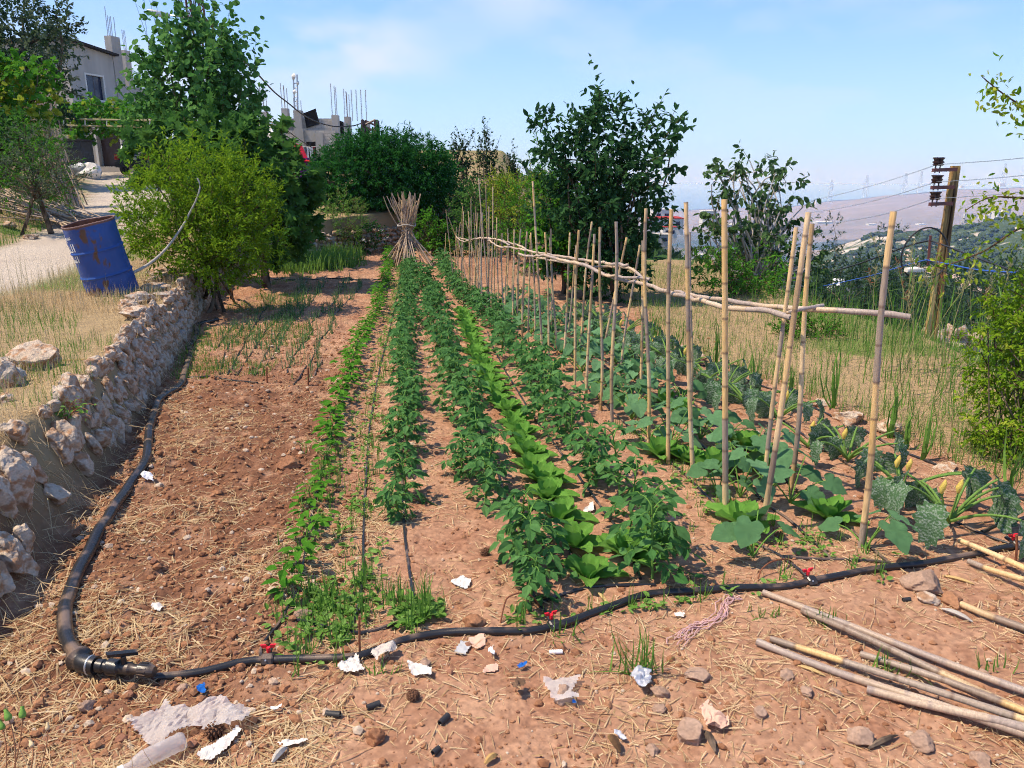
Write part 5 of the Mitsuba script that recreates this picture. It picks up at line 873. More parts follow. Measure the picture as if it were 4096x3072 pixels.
# ---------------------------------------------------------------- house at the upper left
u_, n_h, v_ = np.array([.225, .974, 0]), np.array([.974, -.225, 0]), np.array([-.974, .225, 0]); C0 = aty(294, 417, 45.0); C0[2] = 2.0; Z = np.array([0, 0, 1.0])
def hp(X, Y): q = onplane(X, Y, C0, n_h) - C0; return np.array([q @ u_, q[2]])
k = thing('village_house', 'grey rendered two storey house with a lean-to roof and a dark sliding window', 'house')
tl, tr = aty(263, 160, 45.0)[2] - 2.0, hp(449, 224); w_ = [hp(*q) for q in ((341, 298), (411, 309), (422, 402), (355, 395))]; wx0, wx1 = (w_[0][0] + w_[3][0]) / 2, (w_[1][0] + w_[2][0]) / 2; wz0, wz1 = (w_[2][1] + w_[3][1]) / 2, (w_[0][1] + w_[1][1]) / 2
gl = tr[0]; P_ = sg.Polygon([(0, 0), (gl, 0), (gl, tr[1]), (0, tl)], [[(wx0, wz0), (wx0, wz1), (wx1, wz1), (wx1, wz0)]])
part(k, 'gable_wall', plate(P_, C0, u_, Z, -.25), 'concrete'); part(k, 'side_wall', frame_box(C0 - n_h * .26, v_, u_, Z, 9, .25, tl - .02), 'concrete')
rd = unit(u_ * gl + Z * (tr[1] - tl)); up_ = np.cross(v_, rd); up_ = up_ if up_[2] > 0 else -up_
part(k, 'roof', frame_box(C0 + Z * tl - rd * .35 + n_h * .35, rd, v_, up_, np.hypot(gl, tr[1] - tl) + .5, 9.5, .12), 'roof_dark')
wd = part(k, 'window', plate(sg.Polygon([(wx0 - .09, wz0 - .09), (wx1 + .09, wz0 - .09), (wx1 + .09, wz1 + .09), (wx0 - .09, wz1 + .09)], [[(wx0, wz0), (wx0, wz1), (wx1, wz1), (wx1, wz0)]]), C0 + n_h * .03, u_, Z, -.08), 'white_wall')
for j in range(2): a = wx0 + (wx1 - wx0) * j / 2; part(wd, 'pane', frame_box(C0 + u_ * a + Z * wz0 - n_h * (.10 + .05 * j), u_, Z, -n_h, (wx1 - wx0) / 2, wz1 - wz0, .03), 'dark_glass')
part(wd, 'mullion', frame_box(C0 + u_ * ((wx0 + wx1) / 2 - .02) + Z * wz0 - n_h * .09, u_, Z, -n_h, .04, wz1 - wz0, .02), 'dark_metal')
ca, cb = hp(463, 384), hp(456, 146); cw = .75; cl = part(k, 'column', frame_box(C0 + u_ * (gl + .02) + n_h * .05, u_, -n_h, Z, cw, .45, cb[1]), 'concrete')
for j in range(5): b = C0 + u_ * (gl + .1 + .13 * j) - n_h * (.1 + .2 * (j % 2)) + Z * cb[1]; part(cl, 'rebar', tube(np.array([b, b + Z * (1.1 + .5 * (j == 1)) + u_ * .04]), .018, 4)[:2], 'rebar')
pz0, pz1 = hp(486, 392)[1], hp(486, 340)[1]; p1 = hp(650, 368)[0]; part(k, 'parapet', frame_box(C0 + u_ * (gl + cw + .05) + Z * pz0, u_, -n_h, Z, p1 - gl - cw, .2, pz1 - pz0), 'concrete'); part(k, 'terrace_wall', frame_box(C0 + u_ * (gl + cw + .05) - n_h * .1, u_, -n_h, Z, p1 - gl - cw, .2, pz0 - .02), 'concrete')
for j, (X, Y0, Y1) in enumerate(((628, 200, 365), (598, 300, 365))): q0, q1 = hp(X, Y1), hp(X, Y0); c_ = part(k, 'column', frame_box(C0 + u_ * q0[0] - n_h * (2 + j) + Z * (q0[1] - .3), u_, -n_h, Z, .5, .4, q1[1] - q0[1] + .3), 'concrete'); [part(c_, 'rebar', tube(np.array([C0 + u_ * (q0[0] + .1 + .12 * s) - n_h * (2.1 + j) + Z * q1[1], C0 + u_ * (q0[0] + .1 + .12 * s) - n_h * (2.1 + j) + Z * (q1[1] + 1.2)]), .016, 4)[:2], 'rebar') for s in range(3)]
fx0, fx1 = aty(170, 600, 44.6)[0], aty(650, 600, 44.6)[0]; fz1 = aty(400, 430, 44.6)[2]; FO = np.array([fx0, 44.6, 1.6]); E1, E2 = np.array([1.0, 0, 0]), Z
def fr(X, Y): q = aty(X, Y, 44.6); return q[0] - fx0, q[2] - 1.6
d0, d1 = fr(402, 667), fr(476, 520); e0_, e1_ = fr(556, 668), fr(600, 512)
part(k, 'front_wall', plate(sg.Polygon([(0, 0), (fx1 - fx0, 0), (fx1 - fx0, fz1 - 1.6), (0, fz1 - 1.6)], [[(d0[0], d0[1]), (d0[0], d1[1]), (d1[0], d1[1]), (d1[0], d0[1])], [(e0_[0], e0_[1]), (e0_[0], e1_[1]), (e1_[0], e1_[1]), (e1_[0], e0_[1])]]), FO, E1, E2, -.25), 'concrete')
dr_ = part(k, 'door', frame_box(FO + [d0[0], .42, d0[1]], E1, [0, 1.0, 0], Z, d1[0] - d0[0], .05, d1[1] - d0[1]), 'dark_metal'); part(dr_, 'frame', plate(sg.Polygon([(d0[0] - .12, d0[1]), (d1[0] + .12, d0[1]), (d1[0] + .12, d1[1] + .12), (d0[0] - .12, d1[1] + .12)], [[(d0[0], d0[1] + .01), (d0[0], d1[1]), (d1[0], d1[1]), (d1[0], d0[1] + .01)]]), FO - [0, .003, 0], E1, E2, .05), 'white_wall')
part(k, 'door', frame_box(FO + [e0_[0], .42, e0_[1]], E1, [0, 1.0, 0], Z, e1_[0] - e0_[0], .05, e1_[1] - e0_[1]), 'dark_metal'); part(k, 'threshold', frame_box(FO + [d0[0] - .4, -.45, 0], E1, [0, 1.0, 0], Z, 3.6, .44, d0[1]), 'concrete'); part(k, 'flat_roof', frame_box(FO + [0, .3, fz1 - 1.6 - .14], E1, [0, 1.0, 0], Z, fx1 - fx0, 5, .12), 'concrete')
k = thing('pergola', 'rusty yellow metal pergola frame carrying a grape vine in front of the house', 'pergola'); py = 38.0
for Y in (475, 501):
    a, b = aty(222, Y, py), aty(640, Y + 8, py); part(k, 'beam', tube(np.array([a, b]), .045, 6)[:2], 'yellow_metal', 40)
for j, X in enumerate(range(255, 640, 86)): a, b = aty(X, 476, py), aty(X, 503, py); part(k, 'strut', tube(np.array([a, b]), .03, 5)[:2], 'white_wall', 40)
for X in (226, 636): b = aty(X, 700, py); b[2] = gz(b[0], b[1]); part(k, 'post', tube(np.array([b, aty(X, 475, py)]), .05, 6)[:2], 'yellow_metal', 40)
for j in range(4): a = aty(300 + j * 90, 478, py); part(k, 'rafter', tube(np.array([a, a + [0, 6.0, .35]]), .04, 5)[:2], 'yellow_metal', 40)
tree('grape_vine', 'grape vine covering the pergola and hanging down before the door', 'vine', on(240, 690, 39.5), [lobe(330, 455, 110, 22, 41, 200), lobe(470, 450, 120, 26, 41, 200), lobe(300, 485, 80, 22, 38.6, 60), lobe(440, 492, 110, 22, 38.6, 60), lobe(470, 520, 35, 28, 38.7, 50), lobe(330, 525, 30, 30, 38.7, 50), lobe(560, 480, 60, 40, 39, 80)], BEAN, L_ROUND, .20, 420, 9, .4, .06, seed=110, mixpal=(YOUNG, .15), trunk_top=aty(250, 480, 39.5), droop=.6, up=.1, rndpow=1.2)
# car --------------------------------------------------------------
k = thing('parked_car', 'dark blue grey estate car with roof rails parked before the house door, seen from behind', 'car'); co = aty(465, 700, 40.5); co[2] = 2.02 - .1; CW = 1.78
def cbody(prof, w0, w1, zs): pass
sec = [(0.0, .42, .95, .86), (.10, .36, 1.02, .93), (.55, .30, 1.05, .97), (1.2, .28, 1.03, 1.0), (2.4, .28, 1.0, 1.0), (3.4, .28, .98, 1.0), (4.0, .34, .92, .95), (4.25, .42, .8, .85)]
def rect_loft(secs, k=20, e=.30):
    V, a = [], np.arange(k) / k * 2 * np.pi
    for y, z0, z1, w in secs: c, s = np.cos(a), np.sin(a); V.append(np.stack([CW / 2 * w * np.sign(c) * np.abs(c) ** e, np.full(k, y), (z0 + z1) / 2 + (z1 - z0) / 2 * np.sign(s) * np.abs(s) ** e], 1))
    n = len(secs); V = np.vstack(V + [V[0].mean(0)[None], V[-1].mean(0)[None]]); i, j = np.meshgrid(np.arange(n - 1), np.arange(k), indexing='ij'); i, j = i.ravel(), j.ravel(); j2 = (j + 1) % k
    F = np.stack([i * k + j, (i + 1) * k + j, (i + 1) * k + j2, i * k + j2], 1); F = np.vstack([F[:, [0, 1, 2]], F[:, [0, 2, 3]], np.stack([np.arange(k), (np.arange(k) + 1) % k, np.full(k, n * k)], 1), np.stack([(n - 1) * k + (np.arange(k) + 1) % k, (n - 1) * k + np.arange(k), np.full(k, n * k + 1)], 1)]); return V, F
cx = co + [CW / 2, 0, 0]; V, F = rect_loft(sec); put(k + '__body', (V + cx, F), 'car_paint', 40); V, F = rect_loft([(.12, .95, 1.0, .86), (.40, .96, 1.50, .80), (.75, .96, 1.60, .80), (2.2, .96, 1.62, .80), (2.9, .96, 1.45, .82), (3.4, .94, 1.0, .88)], e=.22); put(k + '__cabin', (V + cx, F), 'car_paint', 40)
part(k, 'rear_window', plate(sg.Polygon([(-.62, 0), (.62, 0), (.53, .42), (-.53, .42)]), cx + [0, .165, 1.05], np.array([1, 0, 0.0]), unit([0, .48, 1.0]), .012), 'car_glass'); part(k, 'side_window', plate(sg.Polygon([(0, 0), (2.3, 0), (1.9, .4), (.25, .4)]), cx + [-.722, .6, 1.06], np.array([0, 1.0, 0]), unit([.12, 0, 1.0]), -.012), 'car_glass')
for s in (-1, 1):
    part(k, 'tail_light', box(cx[0] + s * .74, cx[1] + .02, cx[2] + .86, .2, .16, .26), 'red_lens'); part(k, 'roof_rail', tube(cx + np.array([[s * .6, .55, 1.6], [s * .6, .7, 1.68], [s * .6, 2.1, 1.69], [s * .6, 2.3, 1.62]]), .02, 5)[:2], 'black_rubber')
    for y in (.75, 3.4):
        V, F = lathe([(.12, -.10), (.30, -.10), (.33, -.07), (.33, .07), (.30, .10), (.12, .10)], 20); w = part(k, 'wheel', (xform(V, basis([1, 0, 0]), cx + [s * .80, y, .33]), F), 'black_rubber', 35); V, F = lathe([(0, -.09), (.2, -.085), (.2, .085), (0, .09)], 14); part(w, 'rim', (xform(V, basis([1, 0, 0]), cx + [s * .81, y, .33]), F), 'steel')
part(k, 'bumper', box(cx[0], cx[1] - .02, cx[2] + .48, 1.66, .16, .26), 'black_rubber'); part(k, 'number_plate', box(cx[0], cx[1] - .03, cx[2] + .78, .5, .02, .12), 'white_wall'); part(k, 'tailgate_trim', box(cx[0], cx[1] - .02, cx[2] + .92, .9, .03, .05), 'steel')
k = thing('rubbish_bin', 'dark bin with pale stones on its lid beside the house wall', 'bin'); b = aty(298, 690, 37); b[2] = gz(b[0], b[1]); part(k, 'body', box(b[0], b[1], b[2] + .75, 1.5, 1.0, 1.5), 'black_rubber'); part(k, 'lid', box(b[0], b[1], b[2] + 1.55, 1.6, 1.1, .08), 'roof_dark'); place({**STONE1[1]}, k + '__stone', b + [-.2, -.2, 1.68], [.35, .25, .12])
for j, (X, Y, m, lab) in enumerate(((332, 660, 'white_cloth', 'white full sack beside the dark bin'), (345, 690, 'grey_sheet', 'grey green heap of sheeting at the foot of the bin'), (362, 672, 'white_wall', 'pale sack on top of the sheeting heap'))): b = aty(X, Y, 36.5); b[2] = gz(b[0], b[1]); place({**STONE2[j], 'bsdf': {'type': 'ref', 'id': 'mat_' + m}}, thing('sack', lab, 'sack'), b + [0, -.1 * j, .35], [.55 + .4 * (j == 1), .4, .45])
# ---------------------------------------------------------------- concrete block house with roof columns
k = thing('block_house', 'unfinished concrete block house with bare columns and reinforcing bars on its roof', 'house'); BY = 55.0
def q(X, Y, d=BY): return aty(X, Y, d)
def wall_rect(X0, Y0, X1, Y1, d, th, mat, nm, holes=()):
    a, b = q(X0, Y1, d), q(X1, Y0, d); b[0] = q(X1, (Y0 + Y1) / 2, d)[0]; a[0] = q(X0, (Y0 + Y1) / 2, d)[0]; hl = []
    for h in holes: c, e = q(h[0], h[3], d), q(h[2], h[1], d); hl.append([(c[0] - a[0], c[2] - a[2]), (c[0] - a[0], e[2] - a[2]), (e[0] - a[0], e[2] - a[2]), (e[0] - a[0], c[2] - a[2])])
    return part(k, nm, plate(sg.Polygon([(0, 0), (b[0] - a[0], 0), (b[0] - a[0], b[2] - a[2]), (0, b[2] - a[2])], hl), a, np.array([1.0, 0, 0]), Z, -th), mat)
def col(X0, X1, Y0, Y1, d, dep=.6, bars=4, blen=1.6, nm='column'):
    a, b = q(X0, Y1, d), q(X1, Y0, d); a[0] = q(X0, Y0, d)[0]; c_ = part(k, nm, frame_box(a, [1.0, 0, 0], [0, 1.0, 0], Z, b[0] - a[0], dep, b[2] - a[2]), 'concrete')
    for j in range(bars): o = np.array([a[0] + (b[0] - a[0]) * (.12 + .76 * j / max(1, bars - 1)), d + .1 + .3 * (j % 2), b[2]]); part(c_, 'rebar', tube(np.array([o, o + Z * blen * (1 - .06 * j)]), .022, 4)[:2], 'rebar')
    return c_
wall_rect(1126, 474, 1340, 700, 55.3, .3, 'blockwork', 'upper_wall'); a = q(1345, 474, 55.3); sd_ = np.array([0, 1.0, 0]); part(k, 'side_wall', frame_box(np.array([q(1349, 600, 55)[0], 55.1, 0]), sd_, np.cross(Z, sd_), Z, 4.2, .3, q(1349, 479, 55)[2]), 'blockwork')
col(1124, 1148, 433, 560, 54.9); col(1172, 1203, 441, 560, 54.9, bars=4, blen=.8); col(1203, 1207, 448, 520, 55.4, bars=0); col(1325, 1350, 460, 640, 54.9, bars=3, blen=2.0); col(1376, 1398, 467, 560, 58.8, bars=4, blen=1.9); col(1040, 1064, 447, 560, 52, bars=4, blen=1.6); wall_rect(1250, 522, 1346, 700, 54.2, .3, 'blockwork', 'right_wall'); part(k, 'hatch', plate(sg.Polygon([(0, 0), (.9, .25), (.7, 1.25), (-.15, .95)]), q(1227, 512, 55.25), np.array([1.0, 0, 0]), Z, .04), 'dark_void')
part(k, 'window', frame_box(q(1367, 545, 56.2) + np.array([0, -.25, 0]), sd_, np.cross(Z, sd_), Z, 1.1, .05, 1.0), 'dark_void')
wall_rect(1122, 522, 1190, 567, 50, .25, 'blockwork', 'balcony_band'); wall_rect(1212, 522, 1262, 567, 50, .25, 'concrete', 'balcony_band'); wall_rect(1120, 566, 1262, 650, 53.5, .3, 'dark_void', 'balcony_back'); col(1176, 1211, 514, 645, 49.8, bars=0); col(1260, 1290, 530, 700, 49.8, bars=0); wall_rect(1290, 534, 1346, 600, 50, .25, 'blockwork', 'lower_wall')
k = thing('roof_mast', 'thin ladder mast with small dishes on the roof of the block house', 'mast'); m0 = [aty(1179, 440, 54.6), aty(1192, 440, 54.6)]; m1 = [aty(1173, 305, 54.6), aty(1188, 298, 54.6)]
for s in (0, 1): part(k, 'rail', tube(np.array([m0[s], m1[s]]), .05, 5)[:2], 'steel')
for j in range(6): f = .12 + j * .13; part(k, 'rung', tube(np.array([m0[0] + (m1[0] - m0[0]) * f, m0[1] + (m1[1] - m0[1]) * f]), .03, 4)[:2], 'steel')
for X, Y, rd_ in ((1173, 306, .22), (1176, 368, .16), (1190, 332, .14)): V, F = lathe([(0, .08), (rd_ * .6, .04), (rd_, -.04), (rd_ * .6, 0.03), (0, .06)], 16); part(k, 'dish', (xform(V, basis([-.6, -.7, .1]), aty(X, Y, 54.4)), F), 'white_wall', 35)
k = thing('washing_line', 'washing line with blue, white and red clothes under the balcony', 'washing line')
for X, wd_, m, h in ((1134, 9, 'blue_cloth', 48), (1141, 8, 'blue_cloth', 52), (1150, 9, 'navy_cloth', 50), (1161, 10, 'navy_cloth', 50), (1173, 14, 'white_cloth', 50), (1222, 14, 'grey_cloth', 34), (1232, 12, 'white_cloth', 54), (1243, 12, 'white_cloth', 58), (1250, 10, 'white_cloth', 42), (1257, 6, 'red_cloth', 32)):
    a, b = aty(X - wd_ / 2, 588, 48.6), aty(X + wd_ / 2, 588 + h, 48.6); nx_ = 5; xs = np.linspace(a[0], b[0], nx_); V = np.array([[x, 48.6 + .06 * math.sin(i * 2.3 + j), z] for j, z in enumerate(np.linspace(a[2], b[2], 4)) for i, x in enumerate(xs)]); F = np.array([[j * nx_ + i, j * nx_ + i + 1, (j + 1) * nx_ + i + 1, (j + 1) * nx_ + i] for j in range(3) for i in range(nx_ - 1)]); part(k, 'garment', (V, F), m, True)
part(k, 'line', tube(np.array([aty(1120, 586, 48.6), aty(1265, 587, 48.6)]), .012, 4)[:2], 'white_wall')
k = thing('yard_wall', 'grey sheet and concrete wall beside the purple blanket', 'wall'); a, b = aty(1140, 950, 32), aty(1300, 640, 32); part(k, 'panel', frame_box(np.array([a[0], 32, .5]), [1, 0, 0.0], [0, 1.0, 0], Z, b[0] - a[0], .15, b[2] - .5), 'grey_sheet'); part(k, 'capping', frame_box(np.array([a[0], 31.97, b[2]]), [1, 0, 0.0], [0, 1.0, 0], Z, b[0] - a[0], .2, .06), 'concrete')
k = thing('blanket', 'purple blanket with pale stripes hanging over the grey yard wall', 'blanket'); a, b = aty(1193, 780, 31.8), aty(1246, 640, 31.8); V = np.array([[a[0] + (b[0] - a[0]) * i / 10, 31.80 - .05 - .035 * math.sin(i * 1.9) - .02 * (j > 0), b[2] + .08 + (a[2] - b[2]) * j / 8] for j in range(9) for i in range(11)]); put(k + '__cloth', (V, np.array([[j * 11 + i, j * 11 + i + 1, j * 11 + i + 12, j * 11 + i + 11] for j in range(8) for i in range(10)])), 'purple_cloth', True)
k = thing('brown_gate', 'dark brown corrugated metal gate below the purple blanket', 'gate'); a, b = aty(1238, 930, 31), aty(1300, 740, 31); n = 15; V = np.array([[a[0] + (b[0] - a[0]) * i / (n * 2), 31 + .03 * (i % 2), z] for z in (.5, b[2]) for i in range(n * 2 + 1)]); m_ = n * 2 + 1; put(k, (V, np.array([[i, i + 1, m_ + i + 1, m_ + i] for i in range(m_ - 1)])), 'dark_metal')
k = thing('garden_chair', 'red plastic chair tipped against the grey yard wall top', 'chair'); c = aty(1196, 642, 31.9); part(k, 'backrest', frame_box(c + [.0, -.05, .0], unit([.9, 0, -.25]), [0, 1.0, 0], unit([-.45, 0, 1.0]), .55, .4, .06 + .95), 'red_plastic') if False else part(k, 'backrest', plate(sg.Polygon([(-.25, 0), (.25, 0), (.2, .55), (-.2, .55)]), c + [.1, 0, .12], np.array([.9, .3, -.2]) / .97, unit([-.35, .2, 1.0]), .04), 'red_plastic')
part(k, 'seat', plate(sg.Polygon([(-.25, 0), (.25, 0), (.25, .45), (-.25, .45)]), c + [.1, 0, .12], np.array([.9, .3, -.2]) / .97, unit([.5, -.7, -.25]), .04), 'red_plastic')
part(k, 'armrest', tube(np.array([c + [-.28, -.05, .06], c + [-.22, -.08, .28], c + [.0, -.06, .36], c + [.08, 0, .3]]), .03, 6)[:2], 'red_plastic', 40)
for s in (.12, .38): part(k, 'leg', tube(np.array([c + [s, -.1, .1], c + [s + .16, -.16, -.28]]), .022, 5)[:2], 'white_cloth')
k = thing('tin_awning', 'slanting corrugated sheet awning between two concrete posts', 'awning'); A = [aty(1004, 497, 30), aty(1090, 506, 30), aty(1180, 680, 27), aty(1075, 660, 27)]; n = 22; V = []
for r_ in range(5):
    for i in range(n + 1): f, g = i / n, r_ / 4; p = (A[0] * (1 - f) + A[1] * f) * (1 - g) + (A[3] * (1 - f) + A[2] * f) * g; V.append(p + np.array([0, .03, .05]) * math.sin(i * 3.1416 / 2 * 1.9))
put(k + '__sheet', (np.array(V), np.array([[j * (n + 1) + i, j * (n + 1) + i + 1, (j + 1) * (n + 1) + i + 1, (j + 1) * (n + 1) + i] for j in range(4) for i in range(n)])), 'white_wall', True)
for X0, X1, Y0 in ((966, 1006, 488), (1088, 1122, 497)): a, b = aty(X0, 700, 30.3), aty(X1, Y0, 30.3); part(k, 'post', frame_box(np.array([aty(X0, Y0, 30.3)[0], 30.3, .5]), [1, 0, 0.0], [0, 1.0, 0], Z, b[0] - aty(X0, Y0, 30.3)[0], .5, b[2] - .5), 'concrete')
rr_ = np.random.default_rng(12)
for j in range(16): a = aty(rr_.uniform(1000, 1040), rr_.uniform(486, 500), 30.2 + rr_.uniform(0, .5)); b = aty(rr_.uniform(1060, 1120), rr_.uniform(490, 508), 30.2 + rr_.uniform(0, .5)); part(k, 'scrap_stick', tube(np.array([a, (a + b) / 2 + [0, 0, rr_.uniform(0, .12)], b]), .02, 4)[:2], 'old_wood')
k = thing('white_house', 'white walled house partly hidden behind the leaning trunk of the dome tree', 'house'); a, b = aty(1380, 930, 29.5), aty(1500, 770, 29.5); c, e = aty(1440, 817, 29.5), aty(1474, 793, 29.5); part(k, 'wall', plate(sg.Polygon([(0, 0), (b[0] - a[0], 0), (b[0] - a[0], b[2] - a[2]), (0, b[2] - a[2])], [[(c[0] - a[0], c[2] - a[2]), (c[0] - a[0], e[2] - a[2]), (e[0] - a[0], e[2] - a[2]), (e[0] - a[0], c[2] - a[2])]]), a, E1, Z, -.3), 'white_wall'); part(k, 'window', frame_box(c + np.array([0, .2, 0]), E1, [0, 1.0, 0], Z, e[0] - c[0], .05, e[2] - c[2]), 'dark_glass'); V, F = lathe([(0, .05), (.2, .02), (.26, -.03), (0, .03)], 14); part(k, 'dish', (xform(V, basis([-.2, -1, .1]), aty(1403, 812, 29.2)), F), 'steel')
# poles and cables ---------------------------------------------------
def lattice(k, base, h, w0, w1, nseg, mat, leg=.045, bar=.025):
    for sx in (-1, 1):
        for sy in (-1, 1): part(k, 'leg', tube(np.array([base + [sx * w0 / 2, sy * w0 / 2, 0], base + [sx * w1 / 2, sy * w1 / 2, h]]), leg, 4)[:2], mat)
    for j in range(nseg):
        for (ax_, ay_), (bx_, by_) in (((-1, -1), (1, -1)), ((1, -1), (1, 1)), ((1, 1), (-1, 1)), ((-1, 1), (-1, -1))):
            f0, f1 = j / nseg, (j + 1) / nseg; wa, wb = w0 + (w1 - w0) * f0, w0 + (w1 - w0) * f1; s = 1 if j % 2 else -1; p, q_ = ((ax_, ay_), (bx_, by_)) if s > 0 else ((bx_, by_), (ax_, ay_)); part(k, 'brace', tube(np.array([base + [p[0] * wa / 2, p[1] * wa / 2, h * f0], base + [q_[0] * wb / 2, q_[1] * wb / 2, h * f1]]), bar, 4)[:2], mat)
k = thing('lattice_pole', 'dark red steel lattice pole rising behind the poplar', 'pole'); b = aty(795, 175, 22.5); lattice(k, np.array([b[0], 22.5, 1.0]), 10.5, .46, .20, 30, 'dark_red_metal', .028, .016); LP_ = np.array([b[0], 22.5])
k = thing('street_lamp', 'grey street lamp head on a thin arm fixed to the red lattice pole', 'lamp'); a0 = aty(775, 120, 22.3); P = resample([a0, aty(765, 88, 22.3), aty(735, 70, 22.3), aty(672, 62, 22.3)], .1); put(k + '__arm', tube(P, .022, 6)[:2], 'steel', 40); h0, h1 = aty(678, 63, 22.3), aty(592, 44, 22.3); d = unit(h1 - h0); V, F = rect_loft([(0, -.05, .05, .05), (.12, -.08, .06, .11), (.5, -.09, .06, .14), (np.linalg.norm(h1 - h0), -.05, .03, .09)], 12, .5); R_ = np.stack([np.cross(d, Z), d, np.cross(np.cross(d, Z), d)], 1); put(k + '__head', (xform(V, R_, h0), F), 'steel', 40)
k = thing('distant_lattice_pole', 'short dark lattice pole top beside a bare concrete column right of the block house', 'pole'); b = aty(1484, 560, 50); lattice(k, np.array([b[0], 50, 1.0]), aty(1484, 481, 50)[2] - 1.0, .95, .8, 12, 'dark_metal', .10, .06)
k = thing('concrete_column', 'bare concrete column with reinforcing bars beside the distant lattice pole', 'column'); a, b = aty(1452, 560, 52), aty(1474, 484, 52); part(k, 'shaft', frame_box(np.array([aty(1452, 484, 52)[0], 52, 1.0]), E1, [0, 1.0, 0], Z, b[0] - aty(1452, 484, 52)[0], .6, b[2] - 1.0), 'concrete')
for j in range(4): o = np.array([b[0] - .15 - .3 * j, 52.2, b[2]]); part(k, 'rebar', tube(np.array([o, o + Z * 1.9]), .022, 4)[:2], 'rebar')
def cable(label, pts, rad, mat, name='cable', group=None):
    P = resample([aty(*p) for p in pts], .4); put(thing(name, label, 'cable', group), tube(P, rad, 5)[:2], mat, True)
cable('thick dark cable running from the red lattice pole down to the distant column', [(812, 60, 22.4), (905, 175, 26), (1010, 275, 31), (1130, 395, 38), (1230, 470, 43), (1330, 505, 47), (1400, 505, 49), (1462, 485, 51)], .035, 'black_rubber')
cable('thinner dark cable from the lattice pole to the balcony', [(820, 150, 22.5), (905, 260, 26), (1010, 385, 31), (1110, 490, 38), (1200, 560, 44), (1262, 598, 49)], .025, 'black_rubber')
rc = np.random.default_rng(4)
for j in range(5): o = aty(745 + rc.uniform(-8, 8), 18 + rc.uniform(-14, 14), 22.2); a_ = np.linspace(0, 6.283, 30); s = rc.uniform(.2, .42); put(thing('cable_coil', 'loop of black cable hanging on the red lattice pole', 'cable', 'cable loops on the lattice pole'), tube(o + np.stack([np.cos(a_) * s * .5, np.sin(a_) * .1, np.sin(a_) * s], 1), .012, 5, False)[:2], 'black_rubber', True)
k = thing('power_pole', 'weathered wooden power pole with three crossarms below the terrace at the right', 'pole'); PD = 19.0; pb, pt = aty(3694, 1540, PD), aty(3822, 664, PD); pb[2] -= 1.2; pdv = pt - pb
for s, m, wd_ in ((-1, 'old_wood', .10), (1, 'old_wood', .10)):
    V = []
    for f in np.linspace(0, 1, 9): w = .30 - .15 * f; c = pb + pdv * f; V += [c + [s * w * .5, -.09, 0], c + [s * (w * .5 - .07), -.09, 0], c + [s * (w * .5 - .07), .09, 0], c + [s * w * .5, .09, 0]]
    F = [[4 * i + a, 4 * i + (a + 1) % 4, 4 * i + 4 + (a + 1) % 4, 4 * i + 4 + a] for i in range(8) for a in range(4)] + [[32, 33, 34, 35]]; part(k, 'post_half', (np.array(V), np.array(F)), m)
V = []
for f in np.linspace(0, 1, 9): w = .30 - .15 * f; c = pb + pdv * f; V += [c + [w * .5 - .071, -.05, 0], c + [-w * .5 + .071, -.05, 0], c + [-w * .5 + .071, .05, 0], c + [w * .5 - .071, .05, 0]]
part(k, 'web', (np.array(V), np.array(F)), 'old_wood'); br = aty(3640, 1540, PD - .2); part(k, 'strut', frame_box(aty(3672, 1545, PD - .25), [1, 0, 0.0], [0, 1.0, 0], unit(aty(3730, 1190, PD - .2) - aty(3672, 1545, PD - .25)), .07, .05, 3.1), 'pale_wood')
WIRE0 = []
for Y, X0, X1 in ((678, 3731, 3825), (748, 3725, 3815), (814, 3718, 3808)):
    a, b = aty(X0, Y + 3, PD - .15), aty(X1, Y, PD - .15); arm = part(k, 'crossarm', frame_box(a + [0, -.05, -.04], unit(b - a), [0, 1.0, 0], [0, 0, 1.0], np.linalg.norm(b - a), .1, .08), 'dark_red_metal')
    for X in (X0 + 10, X0 + 28):
        o = aty(X, Y - 2, PD - .15); V, F = lathe([(0, -.09), (.015, -.09), (.015, .07), (.06, .08), (.075, .10), (.045, .12), (.075, .14), (.078, .17), (.05, .18), (.06, .22), (.085, .24), (.085, .26), (0, .27)], 12); part(arm, 'insulator', (V + o, F), 'porcelain', 30)
    WIRE0.append((X0 + 18, Y - 20))
part(k, 'bracket', tube(np.array([aty(3722, 942, PD - .3), aty(3712, 1060, PD - .3)]), .035, 5)[:2], 'dark_red_metal'); part(k, 'bracket', tube(np.array([aty(3712, 1042, PD - .3), aty(3760, 1046, PD)]), .03, 5)[:2], 'dark_red_metal')
for j, (X, Y) in enumerate(WIRE0):
    cable(f'{("upper", "middle", "lower")[j]} thin power line from the crossarms going left over the valley', [(3222 + 20 * j, 808 + 42 * j, 40), (3480, 745 + 62 * j, 27), (X, Y, PD - .15)], .009, 'steel', 'power_line'); cable(f'{("upper", "middle", "lower")[j]} thin power line from the crossarms going off to the right', [(X, Y, PD - .15), (3960, Y - 14, 15), (4200, Y - 38, 12)], .007, 'steel', 'power_line')
cable('twisted black cable strung from the power pole to the left', [(3300, 1095, 30), (3420, 1060, 26), (3540, 1018, 22), (3650, 978, 20), (3722, 962, PD - .3)], .024, 'black_rubber'); cable('twisted black cable strung from the power pole to the right', [(3722, 962, PD - .3), (3800, 990, 17), (3920, 1036, 15), (4100, 1100, 13)], .020, 'black_rubber')
cable('bright blue cable strung to the left of the power pole', [(3295, 1144, 30), (3480, 1104, 25), (3620, 1062, 21), (3706, 1040, PD - .3)], .018, 'blue_cable'); cable('bright blue cable strung to the right of the power pole', [(3706, 1040, PD - .3), (3800, 1058, 17), (3900, 1078, 15), (4060, 1090, 13)], .015, 'blue_cable')
